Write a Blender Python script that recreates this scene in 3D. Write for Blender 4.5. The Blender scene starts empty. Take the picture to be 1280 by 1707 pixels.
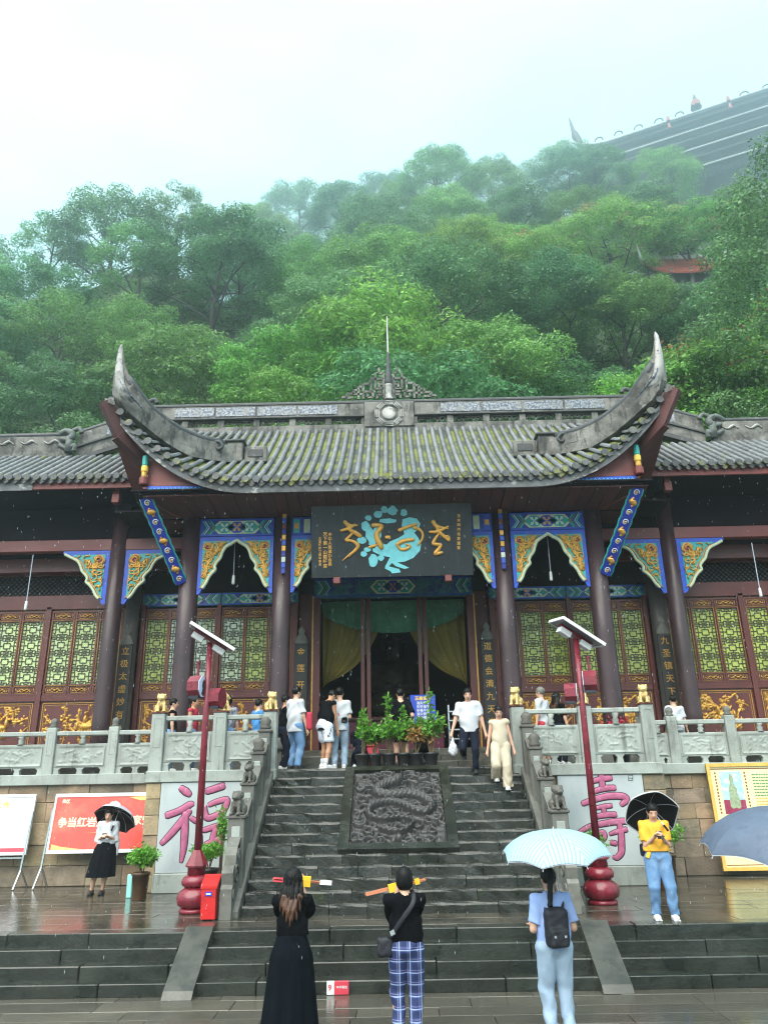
import bpy, math, random
import numpy as np
from mathutils import Vector, Matrix

# ------------------------------------------------------------------ camera
SC = bpy.context.scene
COL = SC.collection
PITCH, YAW, ROLL, CAMZ = (math.radians(a) for a in (19.7, 0.58, 1.03, 0.0))
CAMZ = 2.46
FPX, IW, IH = 1280.0, 1280.0, 1707.0
_f = Vector((-math.sin(YAW) * math.cos(PITCH), math.cos(YAW) * math.cos(PITCH), math.sin(PITCH)))
_r = Vector((math.cos(YAW), math.sin(YAW), 0.0))
_u = _r.cross(_f)
CR = _r * math.cos(ROLL) - _u * math.sin(ROLL)
CU = _r * math.sin(ROLL) + _u * math.cos(ROLL)
CF = _f
CO = Vector((0, 0, CAMZ))
cam_d = bpy.data.cameras.new('camera')
cam = bpy.data.objects.new('camera', cam_d)
COL.objects.link(cam)
cam.matrix_world = Matrix(((CR.x, CU.x, -CF.x, CO.x), (CR.y, CU.y, -CF.y, CO.y), (CR.z, CU.z, -CF.z, CO.z), (0, 0, 0, 1)))
cam_d.sensor_fit = 'VERTICAL'
cam_d.sensor_height = 36.0
cam_d.lens = FPX / IH * 36.0
cam_d.clip_start = 0.1
cam_d.clip_end = 3000
SC.camera = cam

# ------------------------------------------------------------------ overcast sky
SUN_EL, SUN_AZ = math.radians(54), math.radians(205)
w = bpy.data.worlds.new('World'); SC.world = w; w.use_nodes = True
nt = w.node_tree; nt.nodes.clear()
def _n(t, **k):
    n = nt.nodes.new(t)
    for a, b in k.items(): setattr(n, a, b)
    return n
out = _n('ShaderNodeOutputWorld'); bg = _n('ShaderNodeBackground'); sky = _n('ShaderNodeTexSky')
sky.sky_type = 'NISHITA'; sky.sun_disc = False
sky.sun_elevation = SUN_EL; sky.sun_rotation = SUN_AZ
sky.air_density = 1.0; sky.dust_density = 4.0; sky.ozone_density = 1.0
tc = _n('ShaderNodeTexCoord'); mp = _n('ShaderNodeMapping'); mp.inputs['Scale'].default_value = (1, 1, 2.2)
nz = _n('ShaderNodeTexNoise'); nz.inputs['Scale'].default_value = 3.4; nz.inputs['Detail'].default_value = 5; nz.inputs['Roughness'].default_value = 0.5
rp = _n('ShaderNodeValToRGB')
rp.color_ramp.elements[0].position = 0.35; rp.color_ramp.elements[0].color = (3.35, 5.4, 6.0, 1)
rp.color_ramp.elements[1].position = 0.75; rp.color_ramp.elements[1].color = (4.7, 6.1, 6.3, 1)
mx = _n('ShaderNodeMix', data_type='RGBA'); mx.inputs['Factor'].default_value = 0.97
nt.links.new(tc.outputs['Generated'], mp.inputs['Vector']); nt.links.new(mp.outputs[0], nz.inputs['Vector'])
nt.links.new(nz.outputs['Fac'], rp.inputs['Fac'])
nt.links.new(sky.outputs[0], mx.inputs[6]); nt.links.new(rp.outputs[0], mx.inputs[7])
nt.links.new(mx.outputs[2], bg.inputs['Color']); nt.links.new(bg.outputs[0], out.inputs['Surface'])
bg.inputs['Strength'].default_value = 0.06

sun_d = bpy.data.lights.new('sun', 'SUN'); sun_d.energy = 1.5; sun_d.angle = math.radians(70); sun_d.color = (1.0, 0.93, 0.84)
sun = bpy.data.objects.new('sun', sun_d); COL.objects.link(sun)
_sd = Vector((math.sin(SUN_AZ) * math.cos(SUN_EL), math.cos(SUN_AZ) * math.cos(SUN_EL), math.sin(SUN_EL)))
sun.rotation_euler = _sd.to_track_quat('Z', 'Y').to_euler(); sun.location = (0, -5, 40)

SC.view_settings.view_transform = 'Standard'; SC.view_settings.look = 'None'
SC.view_settings.exposure = 2.2; SC.view_settings.gamma = 1.0; SC.view_settings.use_curve_mapping = False
SC.cycles.use_denoising = True
SC.cycles.filter_width = 1.15
SC.cycles.max_bounces = 7; SC.cycles.diffuse_bounces = 3; SC.cycles.glossy_bounces = 3
SC.cycles.transmission_bounces = 4; SC.cycles.transparent_max_bounces = 8; SC.cycles.volume_bounces = 2
SC.cycles.caustics_reflective = False; SC.cycles.caustics_refractive = False

# ------------------------------------------------------------------ photo pixel -> world point
def ray(x, y): return CF + CR * ((x - IW / 2) / FPX) + CU * ((IH / 2 - y) / FPX)
def P(x, y, Y=None, Z=None, X=None):
    d = ray(x, y)
    t = (Y - CO.y) / d.y if Y is not None else (Z - CO.z) / d.z if Z is not None else (X - CO.x) / d.x
    return CO + d * t
def PP(x, y, p0, n):
    d = ray(x, y); return CO + d * ((Vector(p0) - CO).dot(n) / d.dot(n))
# ------------------------------------------------------------------ mesh helpers
RND = random.Random(7)
ORG = {}
class MB:
    def __init__(s): s.v = []; s.f = []; s.uv = None
    def add(s, vs, fs):
        o = len(s.v); s.v.extend([tuple(v) for v in vs]); s.f.extend([tuple(i + o for i in f) for f in fs]); return s
    def box(s, x0, x1, y0, y1, z0, z1):
        vs = [(x, y, z) for z in (z0, z1) for y in (y0, y1) for x in (x0, x1)]
        return s.add(vs, [(0, 2, 3, 1), (4, 5, 7, 6), (0, 1, 5, 4), (2, 6, 7, 3), (0, 4, 6, 2), (1, 3, 7, 5)])
    def obox(s, c, a, b, d):
        c, a, b, d = map(Vector, (c, a, b, d))
        vs = [c + a * i + b * j + d * k for k in (-1, 1) for j in (-1, 1) for i in (-1, 1)]
        return s.add(vs, [(0, 2, 3, 1), (4, 5, 7, 6), (0, 1, 5, 4), (2, 6, 7, 3), (0, 4, 6, 2), (1, 3, 7, 5)])
    def bar(s, a, b, w, h, up=(0, 0, 1)):
        a, b, up = Vector(a), Vector(b), Vector(up); d = b - a
        sd = d.cross(up)
        if sd.length < 1e-6: sd = d.cross(Vector((1, 0, 0)))
        sd.normalize(); u = sd.cross(d).normalized()
        return s.obox((a + b) / 2, d / 2, sd * (w / 2), u * (h / 2))
    def cbox(s, x0, x1, y0, y1, z0, z1, c=0.01, jit=0.0, rnd=None):
        # box with chamfered edges
        cx, cy, cz = (x0 + x1) / 2, (y0 + y1) / 2, (z0 + z1) / 2; hx, hy, hz = (x1 - x0) / 2, (y1 - y0) / 2, (z1 - z0) / 2
        c = min(c, hx * .8, hy * .8, hz * .8); vs = []; ix = {}
        for sx in (-1, 1):
            for sy in (-1, 1):
                for sz in (-1, 1):
                    for ax in range(3):
                        p = [sx * (hx - (0 if ax == 0 else c)), sy * (hy - (0 if ax == 1 else c)), sz * (hz - (0 if ax == 2 else c))]
                        if rnd: p = [q + rnd.uniform(-jit, jit) for q in p]
                        ix[sx, sy, sz, ax] = len(vs); vs.append((cx + p[0], cy + p[1], cz + p[2]))
        fs = []
        for ax in range(3):
            o = [i for i in range(3) if i != ax]
            for sg in (-1, 1):
                q = []
                for a, b in ((-1, -1), (1, -1), (1, 1), (-1, 1)):
                    k = [0, 0, 0]; k[ax] = sg; k[o[0]] = a; k[o[1]] = b; q.append(ix[(*k, ax)])
                if (sg < 0) ^ (ax == 1): q.reverse()
                fs.append(tuple(q))
        for ax in range(3):
            o = [i for i in range(3) if i != ax]
            for a in (-1, 1):
                for b in (-1, 1):
                    def K(t, face):
                        k = [0, 0, 0]; k[ax] = t; k[o[0]] = a; k[o[1]] = b; return ix[(*k, face)]
                    q = [K(-1, o[0]), K(1, o[0]), K(1, o[1]), K(-1, o[1])]
                    if ((a * b) < 0) ^ (ax == 1): q.reverse()
                    fs.append(tuple(q))
        for sx in (-1, 1):
            for sy in (-1, 1):
                for sz in (-1, 1):
                    q = [ix[sx, sy, sz, i] for i in range(3)]
                    if sx * sy * sz < 0: q.reverse()
                    fs.append(tuple(q))
        return s.add(vs, fs)
    def tube(s, pts, r, n=8, cap=True, flat=None, nrm=None):
        """tube along points; flat = thickness factor along nrm (a puffy stroke)"""
        pts = [Vector(p) for p in pts]; m = len(pts)
        rs = [r] * m if not hasattr(r, '__len__') else list(r)
        o = len(s.v); pu = None
        for i, p in enumerate(pts):
            t = pts[min(i + 1, m - 1)] - pts[max(i - 1, 0)]
            if t.length < 1e-9: t = Vector((0, 0, 1))
            t.normalize()
            if nrm is not None: u = Vector(nrm)
            elif pu is None: u = Vector((0, 0, 1)) if abs(t.z) < .9 else Vector((1, 0, 0))
            else: u = pu
            u = u - t * u.dot(t); u.normalize(); pu = u; b = t.cross(u)
            k = 1.0 if flat is None else flat
            for j in range(n):
                a = 2 * math.pi * j / n
                s.v.append(tuple(p + b * (math.cos(a) * rs[i]) + u * (math.sin(a) * rs[i] * k)))
        for i in range(m - 1):
            for j in range(n):
                a, b2 = o + i * n + j, o + i * n + (j + 1) % n
                s.f.append((a, b2, b2 + n, a + n))
        if cap:
            s.f.append(tuple(o + j for j in reversed(range(n)))); s.f.append(tuple(o + (m - 1) * n + j for j in range(n)))
        return s
    def lathe(s, prof, c=(0, 0, 0), n=16, ang0=0.0):
        o = len(s.v); m = len(prof)
        for (r, z) in prof:
            for j in range(n):
                a = ang0 + 2 * math.pi * j / n; s.v.append((c[0] + r * math.cos(a), c[1] + r * math.sin(a), c[2] + z))
        for i in range(m - 1):
            for j in range(n):
                a, b = o + i * n + j, o + i * n + (j + 1) % n; s.f.append((a, b, b + n, a + n))
        s.f.append(tuple(o + j for j in reversed(range(n)))); s.f.append(tuple(o + (m - 1) * n + j for j in range(n)))
        return s
    def prism(s, pts, d):
        """closed loop of 3D points extruded by vector d"""
        pts = [Vector(p) for p in pts]; d = Vector(d); n = len(pts); o = len(s.v)
        s.v.extend([tuple(p) for p in pts] + [tuple(p + d) for p in pts])
        s.f.append(tuple(o + i for i in range(n))); s.f.append(tuple(o + n + i for i in reversed(range(n))))
        for i in range(n): s.f.append((o + (i + 1) % n, o + i, o + n + i, o + n + (i + 1) % n))
        return s
    def grid(s, rows):
        """rows of points -> quads"""
        o = len(s.v); nr, nc = len(rows), len(rows[0])
        for r in rows: s.v.extend([tuple(p) for p in r])
        for i in range(nr - 1):
            for j in range(nc - 1):
                a = o + i * nc + j; s.f.append((a, a + 1, a + nc + 1, a + nc))
        return s
    def np(s, V, F):
        return s.add(V.tolist() if hasattr(V, 'tolist') else V, F.tolist() if hasattr(F, 'tolist') else F)

def mesh_of(mb, name='mesh', smooth=False, fix=True):
    me = bpy.data.meshes.new(name); me.from_pydata(mb.v, [], mb.f)
    if mb.uv is not None:
        L = me.uv_layers.new(name='UVMap'); vi = np.empty(len(me.loops), dtype=np.int32); me.loops.foreach_get('vertex_index', vi)
        L.data.foreach_set('uv', np.asarray(mb.uv, dtype=np.float32)[vi].ravel())
    if smooth: me.polygons.foreach_set('use_smooth', [True] * len(me.polygons))
    me.update(); return me

def org(o): return ORG.get(o.name, Vector((0, 0, 0)))

def mk(name, mb, mat, parent=None, smooth=False, label=None, kind=None, me=None):
    """one mesh object; geometry is in world coordinates; children share their thing's origin"""
    if me is None:
        base = org(parent) if parent is not None else None
        if parent is None:
            a = np.array(mb.v); base = Vector((float((a[:, 0].min() + a[:, 0].max()) / 2), float((a[:, 1].min() + a[:, 1].max()) / 2), float(a[:, 2].min())))
        mb2 = MB(); mb2.v = [(v[0] - base.x, v[1] - base.y, v[2] - base.z) for v in mb.v]; mb2.f = mb.f; mb2.uv = mb.uv
        me = mesh_of(mb2, name, smooth)
    o = bpy.data.objects.new(name, me); COL.objects.link(o)
    if mat is not None and not me.materials: me.materials.append(mat)
    if parent is not None: o.parent = parent; ORG[o.name] = org(parent)
    else: o.location = base; ORG[o.name] = base
    if label: o['label'] = label
    if kind: o['kind'] = kind
    return o

def inst(name, me, parent, loc, rot=(0, 0, 0), scale=(1, 1, 1), kind=None):
    """child that shares mesh data, placed at a world location"""
    o = bpy.data.objects.new(name, me); COL.objects.link(o); o.parent = parent
    o.location = Vector(loc) - org(parent); o.rotation_euler = rot; o.scale = scale
    ORG[o.name] = Vector(loc)
    if kind: o['kind'] = kind
    return o

def thing(name, label, cat, loc, group=None):
    o = bpy.data.objects.new(name, None); COL.objects.link(o); o.empty_display_size = .2
    o.location = loc; ORG[o.name] = Vector(loc); o['label'] = label; o['category'] = cat
    if group: o['group'] = group
    return o
def tag(o, label, cat, group=None):
    o['label'] = label; o['category'] = cat
    if group: o['group'] = group
    return o
def struct(name, mb, mat, smooth=False):
    o = mk(name, mb, mat, None, smooth); o['kind'] = 'structure'; return o

def copy_thing(root, loc, label, rotz=None, scale=None, group=None):
    r = root.copy(); COL.objects.link(r); r.location = loc; ORG[r.name] = Vector(loc)
    if rotz is not None: r.rotation_euler = (0, 0, rotz)
    if scale is not None: r.scale = scale if hasattr(scale, '__len__') else (scale,) * 3
    r['label'] = label
    if group: r['group'] = group
    for ch in list(root.children):
        c = ch.copy(); COL.objects.link(c); c.parent = r
        for g in list(ch.children):
            d = g.copy(); COL.objects.link(d); d.parent = c
    return r

# ---- smooth signed distance bodies meshed with surface nets
def surface_nets(fn, lo, hi, h):
    lo = np.array(lo, float); hi = np.array(hi, float); n = np.maximum(np.ceil((hi - lo) / h).astype(int) + 1, 3)
    ax = [lo[i] + h * np.arange(n[i]) for i in range(3)]
    X, Y, Z = np.meshgrid(*ax, indexing='ij'); V = fn(X, Y, Z).astype(np.float32)
    S = V < 0
    c = [(i, j, k) for i in (0, 1) for j in (0, 1) for k in (0, 1)]
    sl = lambda A, o: A[o[0]:n[0] - 1 + o[0], o[1]:n[1] - 1 + o[1], o[2]:n[2] - 1 + o[2]]
    cnt = sum(sl(S, o).astype(np.int8) for o in c); act = (cnt > 0) & (cnt < 8)
    idx = -np.ones(act.shape, dtype=np.int64); m = int(act.sum())
    if m == 0: return np.zeros((0, 3)), np.zeros((0, 4), int)
    idx[act] = np.arange(m); acc = np.zeros((m, 3)); num = np.zeros(m)
    for a in c:
        for d in range(3):
            if a[d]: continue
            b = list(a); b[d] = 1
            va = sl(V, a)[act]; vb = sl(V, b)[act]; cr = (va < 0) != (vb < 0)
            t = np.where(cr, va / np.where(cr, va - vb, 1), 0)
            for e in range(3): acc[:, e] += np.where(cr, a[e] + (t if e == d else 0), 0)
            num += cr
    base = np.argwhere(act); pts = lo + (base + acc / num[:, None]) * h
    Q = []
    for d in range(3):
        u, v = [(1, 2), (2, 0), (0, 1)][d]
        sa = [slice(None)] * 3; sb = [slice(None)] * 3; sa[d] = slice(0, -1); sb[d] = slice(1, None)
        A = S[tuple(sa)]; B = S[tuple(sb)]; cr = A != B
        e = np.argwhere(cr); ok = np.ones(len(e), bool)
        for k in (u, v): ok &= (e[:, k] > 0) & (e[:, k] < n[k] - 1)
        e = e[ok]
        def cell(du, dv):
            q = e.copy(); q[:, u] -= du; q[:, v] -= dv; return idx[q[:, 0], q[:, 1], q[:, 2]]
        q = np.stack([cell(1, 1), cell(0, 1), cell(0, 0), cell(1, 0)], 1)
        fl = A[tuple(e.T)] ; q[~fl] = q[~fl][:, ::-1]; Q.append(q)
    return pts, np.concatenate(Q)
def smin(a, b, k):
    h = np.clip(.5 + .5 * (b - a) / k, 0, 1); return b * (1 - h) + a * h - k * h * (1 - h)
def sd_cone(X, Y, Z, a, b, ra, rb, sx=1.0, sy=1.0):
    a = np.array(a, float); b = np.array(b, float); d = b - a; L2 = float(d @ d) + 1e-12
    px, py, pz = X - a[0], Y - a[1], Z - a[2]
    t = np.clip((px * d[0] + py * d[1] + pz * d[2]) / L2, 0, 1)
    qx, qy, qz = (px - t * d[0]) / sx, (py - t * d[1]) / sy, pz - t * d[2]
    return (np.sqrt(qx * qx + qy * qy + qz * qz) - (ra + (rb - ra) * t)) * min(sx, sy, 1)
def sd_ell(X, Y, Z, c, r):
    k = np.sqrt(((X - c[0]) / r[0]) ** 2 + ((Y - c[1]) / r[1]) ** 2 + ((Z - c[2]) / r[2]) ** 2)
    return (k - 1) * min(r)
def sd_box(X, Y, Z, c, r, rd=0.0):
    q = [np.abs(A - c[i]) - r[i] + rd for i, A in enumerate((X, Y, Z))]
    return np.sqrt(sum(np.maximum(a, 0) ** 2 for a in q)) + np.minimum(np.maximum(np.maximum(q[0], q[1]), q[2]), 0) - rd

ALLCHARS = '9一下中之九争京人会作元先全区华协君国圣天太妙安宝宫宮家山岩峰工平年开当德於春景月有本极某殿民池消清灾烛玉王珠瑶癸皇祈祥福立第红莲藏虚道酉金镇長雲題香'
GLYPHS = {}
def load_glyphs(chars):
    """flat letter outlines from Blender's own built-in font, one evaluation for all"""
    tmp = []
    for bold in (0.012, 0.03):
        for ch in sorted(set(chars)):
            c = bpy.data.curves.new('lettering', 'FONT'); c.body = ch; c.size = 1.0; c.align_x = 'CENTER'; c.align_y = 'CENTER'; c.offset = bold; c.resolution_u = 2
            o = bpy.data.objects.new('lettering', c); COL.objects.link(o); tmp.append((ch, bold, o, c))
    dg = bpy.context.evaluated_depsgraph_get()
    for ch, bold, o, c in tmp:
        m = bpy.data.meshes.new_from_object(o.evaluated_get(dg)); GLYPHS[ch, bold] = ([(v.co.x, v.co.y) for v in m.vertices], [tuple(p.vertices) for p in m.polygons]); bpy.data.meshes.remove(m)
    for ch, bold, o, c in tmp: bpy.data.objects.remove(o); bpy.data.curves.remove(c)
def text_mb(body, size, bold=0.0, depth=0.0, align='CENTER'):
    """a line of flat lettering as a mesh in the XZ plane facing -Y"""
    mb = MB(); n = len(body); x0 = -n / 2 if align == 'CENTER' else 0.0; k = .03 if bold / size > .03 else .012
    for i, ch in enumerate(body):
        v, f = GLYPHS[ch, k]; mb.add([((x + x0 + i + .5) * size, 0.0, y * size) for x, y in v], f)
    return mb
load_glyphs(ALLCHARS)
def place(mb, o, ux, uz, uy=None):
    """map local (x,y,z) -> o + x*ux + z*uz + y*uy"""
    o, ux, uz = Vector(o), Vector(ux), Vector(uz); uy = Vector(uy) if uy is not None else uz.cross(ux)
    mb.v = [tuple(o + ux * v[0] + uz * v[2] + uy * v[1]) for v in mb.v]; return mb
def spline(pts, n=6, r=None):
    """catmull-rom through points, radii too"""
    pts = [Vector(p) for p in pts]; m = len(pts); o = []; rr = []
    for i in range(m - 1):
        p0, p1, p2, p3 = pts[max(i - 1, 0)], pts[i], pts[i + 1], pts[min(i + 2, m - 1)]
        for k in range(n):
            t = k / n
            o.append(.5 * ((2 * p1) + (p2 - p0) * t + (2 * p0 - 5 * p1 + 4 * p2 - p3) * t * t + (3 * p1 - p0 - 3 * p2 + p3) * t ** 3))
            if r: rr.append(r[i] * (1 - t) + r[i + 1] * t)
    o.append(pts[-1])
    if r: rr.append(r[-1]); return o, rr
    return o
def vnoise(P3, seed=0):
    """smooth value noise, numpy (N,3)"""
    P3 = np.asarray(P3, float); i = np.floor(P3).astype(np.int64); f = P3 - i; f = f * f * (3 - 2 * f); r = 0
    for dx in (0, 1):
        for dy in (0, 1):
            for dz in (0, 1):
                h = (i[..., 0] + dx) * 374761393 + (i[..., 1] + dy) * 668265263 + (i[..., 2] + dz) * 2147483647 + seed * 974711
                h = (h ^ (h >> 13)) * 1274126177; h = (h ^ (h >> 16)) & 0xffff
                w = np.where(dx, f[..., 0], 1 - f[..., 0]) * np.where(dy, f[..., 1], 1 - f[..., 1]) * np.where(dz, f[..., 2], 1 - f[..., 2])
                r = r + w * (h / 65535.0)
    return r
# ------------------------------------------------------------------ procedural materials
MATS = {}
def mat(name, base, rough=.6, var=.25, scale=3.0, bump=0.0, bscale=40.0, metal=0.0, rnd=0.0, layers=(), spec=.5, coords='world',
        rvar=0.0, transl=0.0, stretch=(1, 1, 1), coat=0.0, island=0.0, hue=0.0, emit=None):
    """noise-varied principled material. layers: (colour, scale, lo, hi[, stretch[, roughness]]) laid over by thresholded noise"""
    m = bpy.data.materials.new(name); m.use_nodes = True; t = m.node_tree; t.nodes.clear(); N = t.nodes.new; L = t.links.new
    o = N('ShaderNodeOutputMaterial'); b = N('ShaderNodeBsdfPrincipled')
    if coords == 'world': g = N('ShaderNodeNewGeometry'); co = g.outputs['Position']
    else: g = N('ShaderNodeTexCoord'); co = g.outputs['Object']
    def noise(sc, st=(1, 1, 1), det=5.0, ro=.55):
        mpn = N('ShaderNodeMapping'); mpn.inputs['Scale'].default_value = st; L(co, mpn.inputs['Vector'])
        n = N('ShaderNodeTexNoise'); n.inputs['Scale'].default_value = sc; n.inputs['Detail'].default_value = det; n.inputs['Roughness'].default_value = ro
        L(mpn.outputs[0], n.inputs['Vector']); return n.outputs['Fac']
    def ramp(f, lo, hi, a, c):
        r = N('ShaderNodeMapRange'); r.inputs['From Min'].default_value = lo; r.inputs['From Max'].default_value = hi
        r.inputs['To Min'].default_value = a; r.inputs['To Max'].default_value = c; L(f, r.inputs['Value']); return r.outputs[0]
    rgb = N('ShaderNodeRGB'); rgb.outputs[0].default_value = (*base, 1); cur = rgb.outputs[0]
    def scaleby(cur, f):
        v = N('ShaderNodeVectorMath'); v.operation = 'SCALE'; L(cur, v.inputs[0]); L(f, v.inputs['Scale']); return v.outputs[0]
    if var: cur = scaleby(cur, ramp(noise(scale, stretch), .25, .75, 1 - var, 1 + var))
    if rnd or hue:
        oi = N('ShaderNodeObjectInfo')
        if rnd: cur = scaleby(cur, ramp(oi.outputs['Random'], 0, 1, 1 - rnd, 1 + rnd))
        if hue:
            hs = N('ShaderNodeHueSaturation'); L(cur, hs.inputs['Color'])
            mul = N('ShaderNodeMath'); mul.operation = 'MULTIPLY'; mul.inputs[1].default_value = 7.31; L(oi.outputs['Random'], mul.inputs[0])
            fr = N('ShaderNodeMath'); fr.operation = 'FRACT'; L(mul.outputs[0], fr.inputs[0]); L(ramp(fr.outputs[0], 0, 1, .5 - hue, .5 + hue), hs.inputs['Hue']); cur = hs.outputs[0]
    if island:
        gi = N('ShaderNodeNewGeometry'); cur = scaleby(cur, ramp(gi.outputs['Random Per Island'], 0, 1, 1 - island, 1 + island))
    rsock = None
    if rvar: rsock = ramp(noise(scale * 1.7, stretch), .3, .7, max(rough - rvar, .02), rough + rvar)
    for ly in layers:
        st = ly[4] if len(ly) > 4 else (1, 1, 1)
        f = ramp(noise(ly[1], st, 6.0, .62), ly[2], ly[3], 0, 1)
        mxn = N('ShaderNodeMix'); mxn.data_type = 'RGBA'; L(f, mxn.inputs[0]); L(cur, mxn.inputs[6]); mxn.inputs[7].default_value = (*ly[0], 1); cur = mxn.outputs[2]
        if len(ly) > 5:
            mr = N('ShaderNodeMix'); mr.data_type = 'FLOAT'; L(f, mr.inputs[0]); mr.inputs[3].default_value = ly[5]
            if rsock is None: mr.inputs[2].default_value = rough
            else: L(rsock, mr.inputs[2])
            rsock = mr.outputs[0]
    L(cur, b.inputs['Base Color'])
    if rsock is None: b.inputs['Roughness'].default_value = rough
    else: L(rsock, b.inputs['Roughness'])
    b.inputs['Metallic'].default_value = metal; b.inputs['Specular IOR Level'].default_value = spec; b.inputs['Coat Weight'].default_value = coat
    b.inputs['Coat Roughness'].default_value = .12
    if emit: b.inputs['Emission Color'].default_value = (*emit[0], 1); b.inputs['Emission Strength'].default_value = emit[1]
    if bump:
        bp = N('ShaderNodeBump'); bp.inputs['Strength'].default_value = 1.0; bp.inputs['Distance'].default_value = bump
        L(noise(bscale, stretch, 4.0, .6), bp.inputs['Height']); L(bp.outputs[0], b.inputs['Normal'])
    if transl:
        tr = N('ShaderNodeBsdfTranslucent'); L(cur, tr.inputs['Color']); ms = N('ShaderNodeMixShader'); ms.inputs[0].default_value = transl
        L(b.outputs[0], ms.inputs[1]); L(tr.outputs[0], ms.inputs[2]); L(ms.outputs[0], o.inputs['Surface'])
    else: L(b.outputs[0], o.inputs['Surface'])
    MATS[name] = m; return m

M = MATS
# wet stone
mat('pave', (.068, .058, .043), .10, .3, 1.3, .003, 26, rnd=.25, rvar=.08, layers=[((.024, .023, .016), 1.3, .46, .62), ((.11, .10, .078), 6, .6, .78), ((.035, .045, .02), 2.3, .62, .75)], stretch=(.35, 1, 1))
mat('pave_low', (.080, .071, .055), .17, .3, 1.3, .003, 26, rnd=.22, rvar=.1, layers=[((.05, .05, .038), 1.1, .52, .7)], stretch=(.35, 1, 1))
mat('joint', (.03, .03, .024), .5, .3)
mat('step_wet', (.026, .028, .022), .18, .35, 2.0, .006, 22, rnd=.25, rvar=.12, layers=[((.009, .012, .008), 2.6, .45, .65), ((.10, .092, .074), 7, .66, .85, (.4, 1, 2.5))])
mat('step_moss', (.028, .028, .023), .26, .4, 2.5, .010, 18, rnd=.25, rvar=.12, layers=[((.009, .011, .007), 2.2, .42, .62), ((.026, .034, .009), 3.2, .58, .75), ((.12, .108, .088), 8, .66, .84, (.4, 1, 2.5))])
mat('ramp_stone', (.085, .079, .062), .22, .2, 2.0, .003, 40, rvar=.1, layers=[((.04, .038, .028), 3, .46, .64), ((.15, .14, .11), 9, .64, .8)])
mat('ramp_wet', (.060, .056, .045), .2, .25, 2.0, .003, 40, rvar=.1, layers=[((.03, .029, .022), 3, .46, .64), ((.10, .094, .076), 9, .64, .8)])
mat('sandstone', (.35, .25, .15), .75, .3, 2.6, .014, 22, rnd=.25, hue=.015, layers=[((.21, .165, .11), 3.2, .5, .68), ((.13, .115, .085), 1.1, .5, .72), ((.08, .085, .06), .55, .56, .74), ((.45, .36, .25), 8, .66, .8)])
mat('sandstone_dark', (.20, .155, .108), .7, .35, 3.0, .014, 22, rnd=.4, hue=.012, layers=[((.075, .07, .05), 1.0, .48, .66), ((.05, .06, .035), 2.2, .6, .8)])
mat('mortar', (.12, .11, .09), .8, .2)
mat('grey_stone', (.33, .355, .325), .6, .16, 1.5, .005, 45, rnd=.09, layers=[((.20, .21, .185), 1.9, .5, .74), ((.105, .108, .09), 6.0, .56, .76, (1, 1, .12)), ((.16, .17, .11), 3.0, .64, .8), ((.42, .45, .43), 7, .66, .82)])
mat('weathered', (.15, .147, .128), .7, .3, 2.0, .008, 25, rnd=.1, layers=[((.055, .053, .045), 2.0, .48, .68), ((.10, .12, .04), 2.4, .62, .8)])
mat('dark_lion', (.10, .092, .078), .6, .3, 5.0, .01, 30)
mat('marble', (.44, .475, .48), .35, .09, .8, .0015, 30, layers=[((.31, .345, .36), 1.2, .5, .74, (1, 1, .5)), ((.31, .33, .335), 5, .66, .8)])
mat('relief_stone', (.042, .039, .038), .38, .3, 4.0, .006, 50, rvar=.12, layers=[((.11, .10, .095), 6, .6, .8), ((.025, .024, .023), 3, .5, .7)])
mat('pink_paint', (.42, .10, .20), .5, .25, 8.0, .004, 60, layers=[((.62, .32, .42), 9, .58, .8)])
mat('pink_dark', (.055, .02, .04), .6, .2)
# roofs
mat('tile', (.125, .13, .135), .40, .3, 3.0, .004, 60, rnd=.18, rvar=.12, layers=[((.045, .045, .047), 2.0, .52, .72), ((.10, .115, .020), 2.3, .58, .72)])
mat('channel', (.045, .045, .040), .6, .3, 3.0, .012, 12, layers=[((.015, .015, .014), 2.0, .5, .7), ((.16, .175, .014), 1.7, .43, .56)])
mat('eave_cap', (.075, .076, .08), .5, .3, 9.0, .006, 40, rnd=.2, layers=[((.20, .21, .03), 3.3, .54, .68)])
mat('ridge_plaster', (.20, .188, .168), .75, .3, 1.6, .014, 16, layers=[((.065, .061, .055), 1.8, .44, .62), ((.035, .033, .03), 5.5, .52, .66, (1, 1, .3)), ((.38, .37, .35), 4.5, .62, .74), ((.11, .12, .04), 3, .66, .8)])
mat('ridge_dark', (.050, .050, .052), .6, .3, 3.0, .01, 20, layers=[((.22, .21, .2), 4, .6, .8)])
mat('porcelain', (.30, .31, .325), .35, .15, 6, layers=[((.06, .08, .13), 14, .46, .53), ((.19, .19, .18), 4, .5, .68)])
mat('white_horn', (.36, .35, .33), .6, .25, 2.5, .010, 22, layers=[((.14, .135, .125), 3.2, .48, .62), ((.06, .06, .06), 7, .58, .70)])
mat('fascia', (.15, .15, .155), .7, .25, 3, .004, 30, layers=[((.06, .058, .058), 2.1, .5, .64), ((.50, .49, .47), 2.6, .58, .64, (1, 1, 1.6)), ((.30, .10, .09), 3.6, .66, .70)])
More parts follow.
